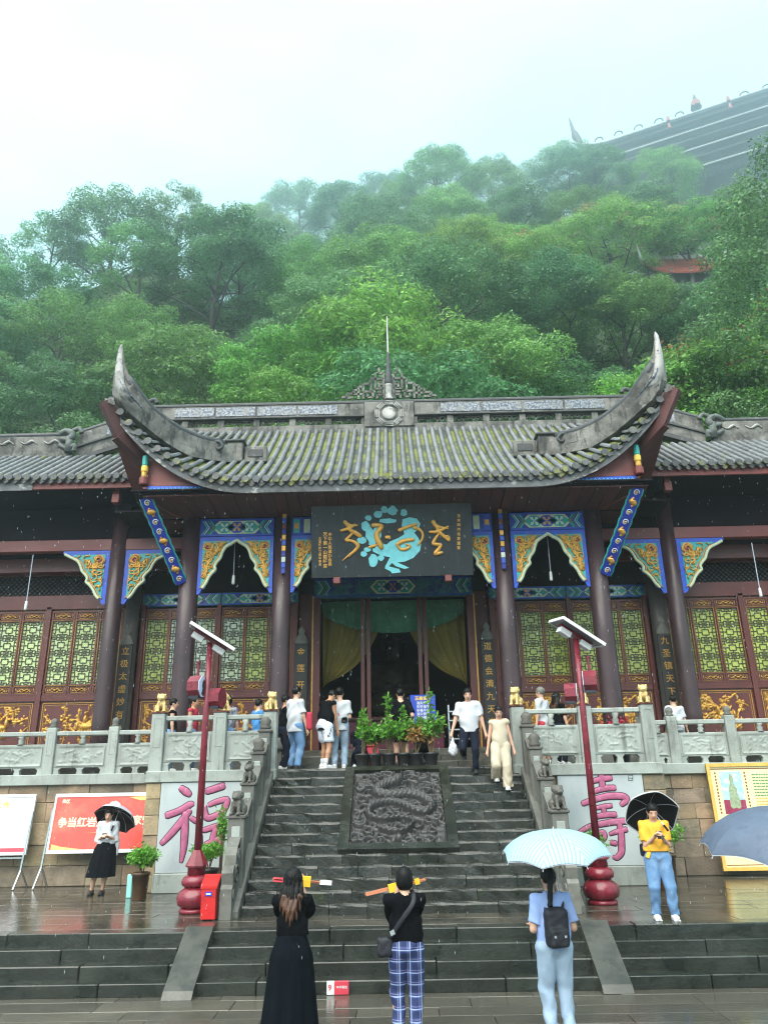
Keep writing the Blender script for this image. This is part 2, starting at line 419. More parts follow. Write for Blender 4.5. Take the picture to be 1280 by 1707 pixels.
# timber
mat('maroon', (.105, .020, .016), .42, .25, 2.0, .002, 30, rnd=.06, rvar=.1, stretch=(1, 1, .3))
mat('maroon_light', (.17, .038, .034), .45, .22, 2.0, .002, 30, rvar=.1, stretch=(.4, 1, 1))
mat('eave_red', (.19, .036, .03), .5, .25, 2.0, .003, 30, layers=[((.12, .03, .025), 2.2, .52, .75)])
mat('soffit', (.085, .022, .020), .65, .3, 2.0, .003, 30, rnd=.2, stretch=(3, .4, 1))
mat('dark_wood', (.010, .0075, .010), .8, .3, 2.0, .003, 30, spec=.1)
mat('column', (.052, .026, .030), .38, .2, 2.2, .002, 30, rvar=.12, layers=[((.12, .09, .095), 2.4, .58, .85), ((.028, .013, .015), 1.2, .5, .7)], stretch=(1, 1, .35))
mat('column_grey', (.085, .075, .07), .5, .25, 2.2, .002, 30, stretch=(1, 1, .35))
mat('gilt', (.58, .31, .06), .38, .28, 14, .003, 90, metal=.45, layers=[((.30, .13, .02), 9, .6, .8)])
mat('gilt_dull', (.50, .27, .06), .45, .3, 14, .003, 90, metal=.3)
mat('gold_letter', (.70, .36, .07), .42, .2, 12, .002, 60, metal=.3)
mat('blue_paint', (.018, .075, .50), .4, .22, 7, .001, 60)
mat('deep_blue', (.012, .03, .30), .45, .25, 7)
mat('teal_paint', (.03, .36, .33), .42, .22, 9)
mat('green_paint', (.045, .20, .13), .5, .25, 9)
mat('pale_paint', (.55, .62, .42), .45, .2, 9)
mat('paint_white', (.62, .66, .64), .5, .15, 9)
mat('plum_paint', (.22, .03, .07), .45, .25, 9)
mat('beam_teal_dull', (.035, .17, .20), .55, .3, 7, layers=[((.02, .05, .22), 6, .5, .6)])
mat('sign_black', (.014, .018, .021), .45, .3, 3, .002, 20, rvar=.1, layers=[((.030, .037, .043), 2.0, .52, .75, (4, 1, .6)), ((.06, .067, .075), 7, .7, .85)])
mat('turquoise', (.20, .62, .68), .45, .13, 8, .002, 30, layers=[((.35, .72, .75), 10, .6, .8)])
mat('board_black', (.018, .019, .018), .55, .3, 4)
mat('curtain_yellow', (.22, .165, .028), .7, .2, 3, transl=.25)
mat('curtain_green', (.045, .17, .09), .7, .3, 6, layers=[((.12, .26, .14), 9, .56, .7)])
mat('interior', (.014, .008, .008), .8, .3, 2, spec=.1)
mat('statue_dark', (.09, .075, .045), .45, .4, 7, metal=.2, layers=[((.05, .09, .08), 8, .55, .7)])
# window panes: pale film behind the fretwork
mat('pane_pale', (.60, .68, .56), .12, .15, 1.2, rnd=.14, layers=[((.32, .40, .16), 1.1, .45, .65)])
mat('pane_yellow', (.40, .45, .09), .14, .2, 1.2, rnd=.2, layers=[((.27, .32, .06), 1.5, .5, .7)])
mat('pane_lime', (.56, .66, .30), .14, .15, 1.2, rnd=.14, layers=[((.60, .68, .45), 1.0, .5, .7)])
mat('fret', (.06, .045, .022), .5, .2, 8)
# lamps, boards
mat('lamp_red', (.20, .012, .026), .26, .25, 5, .003, 30, rvar=.1, coat=.2, layers=[((.09, .008, .014), 4.5, .52, .7), ((.30, .10, .10), 22, .68, .76)])
mat('pole_red', (.20, .018, .033), .34, .25, 5, .002, 40, rvar=.1, layers=[((.09, .012, .018), 3.5, .52, .7), ((.32, .13, .13), 25, .68, .76)])
mat('solar', (.16, .165, .20), .35, .15, 6)
mat('white_edge', (.78, .79, .80), .4, .06, 6)
mat('plastic_white', (.72, .73, .74), .4, .06, 6)
mat('plate_blue', (.55, .62, .80), .35, .1, 6)
mat('ink', (.012, .014, .03), .5, .2)
mat('bin_red', (.58, .016, .016), .36, .15, 5, .002, 40, rvar=.1, layers=[((.30, .012, .012), 5, .56, .74)])
mat('banner_red', (.80, .075, .055), .38, .1, 2.0, layers=[((.86, .20, .12), 1.6, .5, .75)])
mat('banner_gold', (.85, .50, .16), .4, .15, 6)
mat('print_cream', (.86, .74, .50), .4, .08)
mat('board_white', (.80, .815, .82), .35, .04, 3)
mat('print_grey', (.45, .50, .58), .5, .1)
mat('print_red', (.62, .05, .08), .5, .1)
mat('print_yellow', (.85, .55, .08), .5, .1)
mat('steel', (.55, .55, .55), .25, .15, 6, metal=.9)
mat('poster_yellow', (.78, .72, .38), .4, .08, 2)
mat('poster_frame', (.72, .42, .09), .4, .2, 8)
mat('poster_sky', (.35, .62, .74), .45, .3, 12, layers=[((.62, .76, .80), 9, .5, .6)])
mat('poster_maroon', (.28, .02, .07), .45, .2, 12)
mat('poster_figure', (.30, .36, .22), .45, .4, 25)
mat('print_brown', (.22, .06, .03), .5, .1)
mat('print_green', (.10, .26, .12), .5, .1)
mat('notice_blue', (.02, .055, .42), .35, .1, 5)
mat('mint', (.32, .72, .68), .4, .08, 5)
mat('pot_black', (.018, .018, .02), .4, .2, 8)
mat('pot_brown', (.075, .038, .018), .3, .3, 8, .004, 30, layers=[((.18, .09, .04), 10, .58, .7)])
mat('soil', (.05, .035, .02), .9, .3, 20)
mat('twig', (.16, .11, .06), .8, .3, 12)
# foliage
mat('leaf_pot', (.115, .30, .035), .45, .25, 9, transl=.3, island=.45, spec=.4)
mat('leaf_bright', (.13, .36, .035), .45, .25, 9, transl=.3, island=.4, spec=.4)
mat('leaf_dry', (.34, .18, .05), .6, .3, 9, transl=.25, island=.5)
mat('leaf_a', (.155, .325, .085), .5, .35, .25, transl=.40, island=.45, rnd=.22, hue=.022, spec=.35)
mat('leaf_b', (.170, .340, .062), .5, .35, .25, transl=.42, island=.45, rnd=.22, hue=.02, spec=.35)
mat('leaf_c', (.115, .262, .095), .5, .35, .25, transl=.36, island=.45, rnd=.22, hue=.02, spec=.35)
mat('blossom', (.42, .17, .09), .6, .3, 2, transl=.3, island=.4)
mat('bark', (.045, .038, .03), .85, .3, 3, .02, 12)
mat('hillside', (.032, .060, .018), .9, .4, .5, .05, 4, layers=[((.05, .035, .02), .4, .55, .75)])
mat('undergrowth', (.045, .115, .025), .6, .35, .5, transl=.3, island=.5)
# people
mat('skin', (.58, .335, .235), .5, .07, 20, spec=.4)
mat('skin_tan', (.44, .225, .13), .5, .07, 20, spec=.4)
mat('hair', (.0035, .003, .003), .42, .3, 30, .004, 90, spec=.18, stretch=(1, 1, .15))
mat('hair_brown', (.075, .030, .015), .42, .4, 30, .004, 90, stretch=(1, 1, .15))
mat('c_black', (.0038, .0044, .0058), .9, .3, 9, .003, 60, spec=.05)
mat('c_skirt', (.0036, .0058, .0085), .9, .3, 5, .003, 60, spec=.05)
mat('c_white', (.52, .53, .56), .8, .05, 6, .002, 60)
mat('c_cream', (.54, .46, .34), .8, .06, 6, .002, 60)
mat('c_yellow', (.80, .40, .03), .8, .08, 6, .002, 60)
mat('c_blue', (.30, .42, .76), .8, .07, 6, .002, 60)
mat('c_sky', (.05, .22, .50), .8, .1, 6)
mat('c_red', (.42, .02, .05), .75, .12, 6)
mat('c_navy', (.010, .013, .026), .85, .15, 6, .002, 60, spec=.1)
mat('jeans', (.13, .25, .44), .85, .28, 5, .003, 90, layers=[((.30, .42, .58), 3.0, .55, .8)])
mat('jeans_light', (.30, .40, .52), .85, .22, 5, .003, 90, layers=[((.45, .55, .64), 3.0, .55, .8)])
mat('shorts_print', (.66, .70, .80), .8, .05, 6, layers=[((.03, .035, .06), 13, .60, .63)], coords='object')
mat('grey_print', (.26, .26, .30), .8, .1, 6, layers=[((.08, .08, .10), 18, .52, .6)])
mat('shoe_white', (.75, .75, .74), .5, .08, 10)
mat('shoe_black', (.02, .02, .022), .45, .2, 10)
mat('lips', (.42, .12, .10), .5, .1)
mat('backpack', (.007, .008, .014), .65, .25, 9, .002, 70)
mat('umb_black', (.005, .005, .008), .6, .2, 6, spec=.15)
mat('umb_white', (.58, .59, .61), .55, .05, 6)
mat('umb_silver', (.45, .46, .55), .4, .1, 6)
mat('umb_grey', (.080, .105, .155), .6, .14, 4, .002, 30, layers=[((.055, .075, .115), 6, .55, .7)])
mat('incense', (.55, .20, .10), .7, .1)
mat('paper_yellow', (.88, .52, .02), .6, .1, 8)
mat('lion_gold', (.70, .50, .20), .42, .25, 9, .004, 40, metal=.15, layers=[((.18, .09, .03), 6, .57, .74)])
mat('bag_white', (.74, .73, .78), .35, .06, 12, transl=.3)
mat('far_roof', (.075, .060, .056), .6, .2, 1)
mat('far_wall', (.07, .05, .05), .6, .25, 1)
mat('far_tile', (.36, .085, .055), .6, .2, 1)
mat('far_white', (.62, .60, .58), .6, .12, 1)
mat('green_patina', (.10, .115, .105), .6, .3, 6, layers=[((.05, .05, .05), 7, .5, .65)])

def pattern_mat(name, builder, rough=.8):
    m = bpy.data.materials.new(name); m.use_nodes = True; t = m.node_tree; t.nodes.clear()
    o = t.nodes.new('ShaderNodeOutputMaterial'); b = t.nodes.new('ShaderNodeBsdfPrincipled'); b.inputs['Roughness'].default_value = rough
    t.links.new(builder(t), b.inputs['Base Color']); t.links.new(b.outputs[0], o.inputs['Surface']); MATS[name] = m; return m
def _stripe(t, sock, freq, lo, hi, off=0.0):
    """1 inside a periodic band"""
    a = t.nodes.new('ShaderNodeMath'); a.operation = 'MULTIPLY_ADD'; a.inputs[1].default_value = freq; a.inputs[2].default_value = off; t.links.new(sock, a.inputs[0])
    f = t.nodes.new('ShaderNodeMath'); f.operation = 'FRACT'; t.links.new(a.outputs[0], f.inputs[0])
    g = t.nodes.new('ShaderNodeMath'); g.operation = 'GREATER_THAN'; g.inputs[1].default_value = lo; t.links.new(f.outputs[0], g.inputs[0])
    l = t.nodes.new('ShaderNodeMath'); l.operation = 'LESS_THAN'; l.inputs[1].default_value = hi; t.links.new(f.outputs[0], l.inputs[0])
    m = t.nodes.new('ShaderNodeMath'); m.operation = 'MULTIPLY'; t.links.new(g.outputs[0], m.inputs[0]); t.links.new(l.outputs[0], m.inputs[1]); return m.outputs[0]
def _mix(t, f, a, b, k=1.0):
    x = t.nodes.new('ShaderNodeMix'); x.data_type = 'RGBA'
    if k != 1.0:
        s = t.nodes.new('ShaderNodeMath'); s.operation = 'MULTIPLY'; s.inputs[1].default_value = k; t.links.new(f, s.inputs[0]); f = s.outputs[0]
    t.links.new(f, x.inputs[0])
    for i, c in ((6, a), (7, b)):
        if isinstance(c, tuple): x.inputs[i].default_value = (*c, 1)
        else: t.links.new(c, x.inputs[i])
    return x.outputs[2]
def _plaid(t):
    g = t.nodes.new('ShaderNodeTexCoord'); s = t.nodes.new('ShaderNodeSeparateXYZ'); t.links.new(g.outputs['Object'], s.inputs[0])
    c = _mix(t, _stripe(t, s.outputs[0], 9, .0, .45), (.02, .045, .19), (.012, .022, .075), .6)
    c = _mix(t, _stripe(t, s.outputs[2], 9, .0, .45), c, (.012, .02, .07), .6)
    for ax in (0, 2):
        c = _mix(t, _stripe(t, s.outputs[ax], 9, .60, .70), c, (.42, .50, .70), .65)
        c = _mix(t, _stripe(t, s.outputs[ax], 9, .84, .88), c, (.50, .42, .55), .5)
    return c
pattern_mat('plaid', _plaid)
def _umb(t):
    g = t.nodes.new('ShaderNodeUVMap'); s = t.nodes.new('ShaderNodeSeparateXYZ'); t.links.new(g.outputs[0], s.inputs[0])
    c = _mix(t, _stripe(t, s.outputs[0], 11, .0, .28), (.33, .49, .56), (.12, .25, .36), .85); return c
m_ = pattern_mat('umb_stripe', _umb, .6)
# ------------------------------------------------------------------ ground, plaza, terrace, stairs
PLAT = 2.84; TERR = 0.60
mb = MB(); mb.add([(-500, -300, -.03), (500, -300, -.03), (500, 700, -.03), (-500, 700, -.03)], [(0, 1, 2, 3)])
struct('ground', mb, M['pave_low'])

def sroot(name, loc):
    o = bpy.data.objects.new(name, None); COL.objects.link(o); o.location = loc; ORG[o.name] = Vector(loc); o['kind'] = 'structure'; return o
def slabs(root, x0, x1, y0, y1, z, depth, m, seed, wmin=.9, wmax=1.7, th=.06):
    r = random.Random(seed); y = y0
    while y < y1 - .05:
        d = min(depth * r.uniform(.85, 1.15), y1 - y)
        if y1 - (y + d) < .12: d = y1 - y
        x = x0 + r.uniform(-.6, 0)
        while x < x1:
            wd = r.uniform(wmin, wmax); a, b = max(x, x0), min(x + wd, x1)
            if b - a > .1:
                h = r.uniform(-.0025, .0025); b0 = MB()
                b0.cbox(a + .003, b - .003, y + .003, y + d - .003, z - th, z + h, .006)
                tx, ty = r.uniform(-.0022, .0022), r.uniform(-.0035, .0035); cx, cy = (a + b) / 2, y + d / 2
                b0.v = [(v[0], v[1], v[2] + (v[0] - cx) * tx + (v[1] - cy) * ty) for v in b0.v]
                mk('paving_slab', b0, m, root)
            x += wd
        y += d
plaza = sroot('plaza', (0, 8, 0))
slabs(plaza, -8, 8, 7.2, 11.19, 0.0, .42, M['pave_low'], 1, th=.025)
terrace = sroot('terrace', (0, 14, 0))
mb = MB(); mb.box(-16, 16, 12.2, 24, -.02, TERR - .065); mk('terrace_bed', mb, M['joint'], terrace)
slabs(terrace, -9.5, 9.5, 12.34, 17.82, TERR, .46, M['pave'], 2, 1.0, 2.2)
# four wide front steps
fs = sroot('front_steps', (0, 11.6, 0)); r = random.Random(5)
for k in range(1, 5):
    y = 11.2 + .28 * (k - 1); x = -9.5 - r.uniform(0, 1)
    while x < 9.5:
        wd = r.uniform(1.1, 2.6); b0 = MB()
        b0.cbox(x + .004, x + wd - .004, y + r.uniform(-.006, .006), y + (.30 if k == 4 else .34), .15 * (k - 1) - .02, .15 * k + r.uniform(-.003, .003), .012, .003, r)
        mk('step_stone', b0, M['step_wet'], fs); x += wd
for (tx, ty, bx, by, nm) in ((318, 1562, 283, 1673, 'left'), (1000, 1548, 1040, 1660, 'right')):
    a = P(tx, ty, Z=.63); b = P(bx, by, Z=.02); X = (a.x + b.x) / 2; b0 = MB()
    y0, y1 = 10.98, 12.16
    b0.prism([(X - .19, y0, .005), (X - .19, y0 + .08, .09), (X - .19, y1 - .12, .665), (X - .19, y1 + .1, .668), (X - .19, y1 + .1, .60), (X - .19, y0 + .2, .002)], (.38, 0, 0))
    o = mk('ramp_slab', b0, M['ramp_wet'], fs)
# main stairs of fourteen steps
stairs = sroot('stairs', (0, 14.5, TERR)); r = random.Random(8)
RISE, TREAD, SY0 = .16, .25, 13.30
def step_z(Y): return TERR + RISE * ((Y - SY0) / TREAD + 1)
for k in range(1, 15):
    y = SY0 + TREAD * (k - 1); z1 = TERR + RISE * k
    segs = [(-2.46, 2.46)] if k <= 5 else [(-2.46, -1.05), (1.05, 2.46)]
    for a, b in segs:
        x = a
        while x < b - .01:
            wd = r.uniform(.5, 1.3)
            if b - (x + wd) < .4: wd = b - x
            b0 = MB(); yj = r.uniform(-.014, .010)
            # worn front edge: several columns of vertices
            nx = max(3, int(wd / .16)); rows = []
            prof = [(.0, -RISE - .01), (.0, -.045), (.012, -.016), (.035, -.003), (.14, 0.0), (TREAD + .08, 0.0)]
            for (dy, dz) in prof:
                rows.append([(x + .004 + (wd - .008) * i / nx, y + yj + dy + r.uniform(-.012, .009), z1 + dz + r.uniform(-.008, .005) * (dz > -.1)) for i in range(nx + 1)])
            b0.grid(rows[::1]); b0.f = [f[::-1] for f in b0.f]
            for i in (0, nx):   # close the ends
                n0 = len(b0.v); c = [rw[i] for rw in rows] + [(rows[0][i][0], y + TREAD + .08, z1 - RISE)]
                b0.v.extend(c); b0.f.append(tuple(n0 + q for q in (range(len(c)) if i else reversed(range(len(c))))))
            mk('step_stone', b0, M['step_moss'], stairs); x += wd
mb = MB(); mb.prism([(-2.45, SY0 + .12, TERR - .02), (-2.45, 16.7, PLAT - .2), (-2.45, 16.7, TERR - .02)], (4.9, 0, 0)); mk('stair_core', mb, M['joint'], stairs)

# upper platform with the hall podium and its steps
plat = sroot('upper_platform', (0, 19, TERR))
mb = MB(); mb.box(-5.04, -2.46, 16.55, 19, TERR, PLAT - .03); mb.box(2.46, 5.25, 16.55, 19, TERR, PLAT - .03)
mb.box(-2.459, 2.459, 16.82, 18.98, TERR, PLAT - .031); mb.box(-16, -5.041, 17.95, 18.99, TERR, PLAT - .032); mb.box(5.251, 16, 17.95, 18.99, TERR, PLAT - .032)
mk('platform_fill', mb, M['joint'], plat)
r = random.Random(3)
for (x0, x1, y0, y1) in ((-2.45, 2.45, 16.56, 17.9), (-5.2, -2.47, 16.62, 17.9), (2.47, 5.2, 16.62, 17.9), (-10.5, 10.5, 17.91, 18.96)):
    slabs(plat, x0, x1, y0, y1, PLAT, .45, M['ramp_stone'], 30 + int(x0 * 3), .9, 1.6, .05)
for k in range(3):      # three broad steps up to the hall floor
    y = 18.05 + .33 * k; x = -2.6
    while x < 2.55:
        wd = min(r.uniform(.9, 1.6), 2.6 - x)
        if 2.6 - (x + wd) < .3: wd = 2.6 - x
        b0 = MB(); b0.cbox(x + .003, x + wd - .003, y, y + .4, PLAT + .15 * k - .03 + .001, PLAT + .15 * (k + 1), .012, .003, r); mk('step_stone', b0, M['ramp_stone'], plat); x += wd
POD = PLAT + .45
mb = MB(); mb.box(-16, -2.62, 18.30, 30, PLAT - .02, POD - .004); mb.box(2.62, 16, 18.30, 30, PLAT - .02, POD - .004); mb.box(-2.619, 2.619, 18.80, 30, PLAT - .02, POD - .006)
mk('podium', mb, M['weathered'], plat)

# ------------------------------------------------------------------ retaining walls of dressed blocks
def block_wall(label, x0, x1, y, z0, z1, rows, wmin, wmax, mats, seed, name='retaining_wall', th=.3):
    r = random.Random(seed); t = thing(name, label, 'wall', ((x0 + x1) / 2, y, z0))
    b0 = MB(); b0.box(x0, x1, y + .02, y + th, z0, z1); mk('wall_core', b0, M['mortar'] if name == 'retaining_wall' else M['sandstone_dark'], t)
    hs = [r.uniform(.85, 1.15) for _ in range(rows)]; k = (z1 - z0) / sum(hs); z = z0
    for i in range(rows):
        h = hs[i] * k; x = x0 - r.uniform(0, .3)
        while x < x1:
            wd = r.uniform(wmin, wmax); a, b = max(x, x0), min(x + wd, x1)
            if x1 - b < .12: b = x1
            if b - a > .08:
                b0 = MB(); pr = r.uniform(-.014, .012)
                b0.cbox(a + .003, b - .003, y - .02 + pr, y + .1, z + .003, z + h - .003, .012, .006, r); mk('stone_block', b0, mats(i, (a + b) / 2, r), t)
            x += wd
            if b == x1: break
        z += h
    return t
ml = lambda i, x, r: M['sandstone_dark'] if (i == 0 and r.random() < .75) or r.random() < .12 else M['sandstone']
mr = lambda i, x, r: M['sandstone'] if i > 1 and r.random() < .45 else M['sandstone_dark']
block_wall('tan sandstone block wall behind the red banner and the white notice board', -11.5, -5.06, 17.80, TERR, 2.66, 5, .55, 1.05, ml, 11)
block_wall('brown mottled stone block wall beside the yellow framed poster', 5.36, 11.5, 17.80, TERR, 2.66, 6, .45, .8, mr, 12)
block_wall('narrow pier of tan blocks beside the panel with the good fortune character', -5.06, -4.76, 16.42, TERR, 2.62, 6, .5, .6, lambda i, x, r: M['sandstone'], 13, 'stone_pier', 1.3)
block_wall('narrow pier of tan blocks beside the panel with the longevity character', 4.92, 5.36, 16.42, TERR, 2.62, 6, .6, .7, lambda i, x, r: M['sandstone'] if i else M['ramp_stone'], 14, 'stone_pier', 1.3)
block_wall('tan block strip between the stair lions and the longevity panel', 2.86, 3.20, 16.46, TERR, 2.62, 6, .4, .6, lambda i, x, r: M['sandstone'], 15, 'stone_pier', .3)
# marble panels with one big carved character each
def panel(label, x0, x1, strokes, ox, oy, sc, seal=None, wk=.9):
    t = thing('character_panel', label, 'panel', ((x0 + x1) / 2, 16.4, TERR))
    b0 = MB(); b0.cbox(x0, x1, 16.36, 16.54, .95, 2.615, .01); mk('slab', b0, M['marble'], t)
    b0 = MB(); b0.cbox(x0 - .02, x1 + .02, 16.30, 16.56, TERR, .945, .012); mk('plinth', b0, M['grey_stone'], t)
    Yp = 16.355; lt = MB(); ed = MB()
    for st in strokes:
        pts = [P(ox + x / sc, oy + y / sc, Y=Yp) for (x, y, w_) in st]; wds = [w_ * wk / sc / 74.0 for (x, y, w_) in st]
        q, rr = spline(pts, 5, wds)
        # round brush ends
        d0 = (q[0] - q[1]).normalized(); d1 = (q[-1] - q[-2]).normalized()
        q = [q[0] + d0 * rr[0] * .7] + q + [q[-1] + d1 * rr[-1] * .7]; rr = [rr[0] * .55] + rr + [rr[-1] * .55]
        lt.tube(q, rr, 10, flat=.20, nrm=(0, -1, 0)); ed.tube([p + Vector((0, .004, 0)) for p in q], [a + .016 for a in rr], 10, flat=.10, nrm=(0, -1, 0))
    mk('character_outline', ed, M['pink_dark'], t, True); mk('character', lt, M['pink_paint'], t, True)
    if seal:
        b0 = MB()
        for (a, b, c, d) in seal: b0.tube([P(a, b, Y=Yp), P(c, d, Y=Yp)], .006, 6)
        mk('seal_mark', b0, M['pink_dark'] if False else M['weathered'], t)
    return t
FU = [[(425, 300, 30), (480, 340, 40), (525, 375, 26)],
      [(265, 610, 34), (400, 560, 34), (520, 490, 34), (560, 480, 22)], [(520, 560, 30), (420, 690, 38), (310, 820, 36), (205, 930, 24)],
      [(470, 590, 34), (468, 750, 38), (460, 900, 38), (450, 1010, 30), (425, 1140, 16)], [(540, 640, 22), (585, 670, 26), (620, 690, 18)],
      [(720, 335, 34), (800, 310, 36), (905, 275, 36)],
      [(690, 510, 26), (695, 570, 30), (730, 640, 32), (860, 595, 30), (920, 560, 24)], [(745, 490, 22), (830, 455, 28), (945, 430, 30), (935, 500, 32), (900, 570, 28)],
      [(680, 780, 26), (760, 755, 28), (840, 730, 28), (905, 720, 26)], [(630, 840, 34), (635, 960, 34), (640, 1080, 32)],
      [(815, 760, 28), (790, 860, 32), (780, 950, 30), (770, 1030, 30)], [(700, 935, 18), (780, 905, 26), (880, 870, 26)], [(880, 730, 30), (880, 850, 30), (865, 980, 30)],
      [(700, 1065, 26), (790, 1040, 28), (880, 1000, 26)]]
SHOU = [[(518, 235, 30), (525, 300, 34), (535, 390, 34)], [(385, 355, 20), (470, 325, 28), (560, 305, 34), (625, 300, 30)], [(425, 455, 24), (540, 415, 32), (665, 405, 30)],
        [(325, 575, 26), (450, 530, 32), (600, 495, 36), (740, 495, 38), (795, 530, 34), (740, 585, 26)],
        [(470, 620, 20), (560, 605, 26), (630, 595, 24)], [(545, 620, 24), (560, 690, 26)], [(460, 715, 24), (570, 695, 30), (675, 690, 28)],
        [(290, 880, 20), (400, 820, 28), (560, 785, 32), (700, 765, 34), (800, 760, 30)],
        [(480, 900, 22), (540, 880, 26), (560, 930, 26), (520, 975, 20), (490, 945, 18)], [(615, 900, 16), (700, 870, 26), (790, 850, 28)],
        [(715, 780, 28), (735, 900, 34), (740, 1020, 36), (735, 1100, 34), (690, 1150, 28), (650, 1140, 14)], [(630, 990, 26), (680, 1000, 26)]]
panel('pale grey marble panel carved with a big pink good fortune character', -4.75, -2.88, FU, 240, 1270, 6.83)
panel('pale grey marble panel carved with a big pink longevity character', 3.21, 4.91, SHOU, 920, 1250, 6.4,
      [(1046, 1282, 1054, 1282), (1050, 1282, 1050, 1290), (1046, 1286, 1055, 1286), (1047, 1292, 1054, 1292), (1047, 1292, 1047, 1301), (1054, 1292, 1054, 1301), (1047, 1297, 1054, 1297), (1047, 1301, 1054, 1301)], .78)
# ------------------------------------------------------------------ carved dragon slab between the stair flights
def relief_grid(nu, nv, fn):
    u = np.linspace(0, 1, nu); v = np.linspace(0, 1, nv); U, V = np.meshgrid(u, v, indexing='ij'); return U, V, fn(U, V)
def polydist(U, V, pts):
    """distance to a polyline plus arc parameter"""
    best = np.full(U.shape, 1e9); par = np.zeros(U.shape); acc = 0.0
    for (a, b) in zip(pts[:-1], pts[1:]):
        dx, dy = b[0] - a[0], b[1] - a[1]; L = math.hypot(dx, dy) + 1e-9
        t = np.clip(((U - a[0]) * dx + (V - a[1]) * dy) / (L * L), 0, 1)
        d = np.hypot(U - a[0] - t * dx, V - a[1] - t * dy); k = d < best
        best = np.where(k, d, best); par = np.where(k, acc + t * L, par); acc += L
    return best, par
def smooth2(pts, n=7): return [(p.x, p.y) for p in spline([(a, b, 0) for a, b in pts], n)]
rl = random.Random(21)
clouds = [(rl.uniform(.02, 1.10), rl.uniform(.02, 1.30), rl.uniform(.035, .075)) for _ in range(85)]
tails = []
for _ in range(46):
    x, y, a = rl.uniform(.03, 1.1), rl.uniform(.03, 1.3), rl.uniform(0, 6.28); q = [(x, y)]
    for k in range(5): a += rl.uniform(.3, .8) * rl.choice((1, 1, -1)); x += .045 * math.cos(a); y += .045 * math.sin(a); q.append((x, y))
    tails.append(smooth2(q, 4))
DW, DH = 1.12, 1.32
body = smooth2([(.56, 1.12), (.40, 1.06), (.30, .92), (.45, .84), (.66, .86), (.86, .80), (.98, .66), (.90, .52), (.76, .56), (.62, .66), (.42, .70), (.24, .62), (.22, .46), (.38, .38), (.58, .40), (.74, .34), (.66, .20), (.50, .16), (.34, .22)], 6)
def dragon(U, V):
    x, y = U * DW, V * DH; H = np.zeros(U.shape) + .012 * vnoise(np.stack([x * 22, y * 22, x * 0], -1), 3)
    for (cx, cy, rr) in clouds:
        d = np.hypot(x - cx, y - cy); ring = np.clip(1 - np.abs(d - rr) / (.34 * rr), 0, 1); H = np.maximum(H, .062 * np.sqrt(ring))
    for q in tails:
        d, p = polydist(x, y, q); H = np.maximum(H, .042 * np.sqrt(np.clip(1 - d / .024, 0, 1)))
    d, p = polydist(x, y, body); L = p.max(); wd = .066 * np.clip(1.15 - p / L, .3, 1)
    k = np.clip(1 - (d / wd) ** 2, 0, 1); sc = .008 * np.cos(p * 95) * np.cos(d * 130)
    H = np.where(d < wd * 1.35, np.where(k > 0, .045 + .075 * np.sqrt(k) + sc * (k > 0), .004), H)
    for (cx, cy, a) in ((.30, .98, 2.5), (.84, .92, .6), (.18, .56, 3.6), (.90, .44, -.5)):      # four clawed legs
        for da in (-.5, 0, .5):
            q = [(cx, cy), (cx + .09 * math.cos(a + da * .4), cy + .09 * math.sin(a + da * .4)), (cx + .15 * math.cos(a + da), cy + .15 * math.sin(a + da))]
            dd, pp = polydist(x, y, q); H = np.maximum(H, .085 * np.sqrt(np.clip(1 - dd / .024, 0, 1)))
    hx, hy = .57, 1.17                                                                            # head: muzzle, brows, horns, eyes
    for (cx, cy, rx, ry, h) in ((hx, hy, .085, .10, .12), (hx, hy - .085, .06, .055, .15), (hx - .05, hy + .02, .026, .022, .15), (hx + .05, hy + .02, .026, .022, .15)):
        k = np.clip(1 - ((x - cx) / rx) ** 2 - ((y - cy) / ry) ** 2, 0, 1); H = np.maximum(H, h * np.sqrt(k))
    for s in (-1, 1):
        for q in ([(hx + s * .05, hy + .07), (hx + s * .10, hy + .12), (hx + s * .22, hy + .12)], [(hx + s * .05, hy - .09), (hx + s * .15, hy - .06), (hx + s * .24, hy - .12)], [(hx + s * .08, hy + .02), (hx + s * .17, hy + .05), (hx + s * .26, hy + .01)]):
            dd, pp = polydist(x, y, smooth2(q)); H = np.maximum(H, .085 * np.sqrt(np.clip(1 - dd / .024, 0, 1)))
    k = np.clip(1 - ((x - .57) / .055) ** 2 - ((y - .10) / .055) ** 2, 0, 1); H = np.maximum(H, .10 * np.sqrt(k))
    e = np.minimum(np.minimum(x, DW - x), np.minimum(y, DH - y)); return (H * 1.6 - .05) * np.clip(e / .02, 0, 1)
def on_slope(X, s, h=0.0):
    """point on the incline of the stairs: s metres up the slope from the lower slab end"""
    a = math.atan2(RISE, TREAD); y0 = SY0 + TREAD * 4.12; z0 = step_z(y0) - .015
    return Vector((X, y0 + s * math.cos(a) - h * math.sin(a), z0 + s * math.sin(a) + h * math.cos(a)))
SL = 2.58
dr = thing('dragon_relief', 'dark carved stone slab with a coiling dragon and clouds set into the stairs', 'stone carving', (0, 15.4, TERR))
nu, nv = 190, 250; U, V, H = relief_grid(nu, nv, dragon)
mb = MB(); rows = []
a = math.atan2(RISE, TREAD); x0, x1, s0, s1 = -.85, .85, .17, SL - .14
p0 = on_slope(0, 0); y_, z_ = p0.y, p0.z
S = s0 + V * (s1 - s0); PX = x0 + U * (x1 - x0); PY = y_ + S * math.cos(a) - H * math.sin(a); PZ = z_ + S * math.sin(a) + H * math.cos(a)
vv = np.stack([PX, PY, PZ], -1).reshape(-1, 3); I = np.arange(nu * nv).reshape(nu, nv)
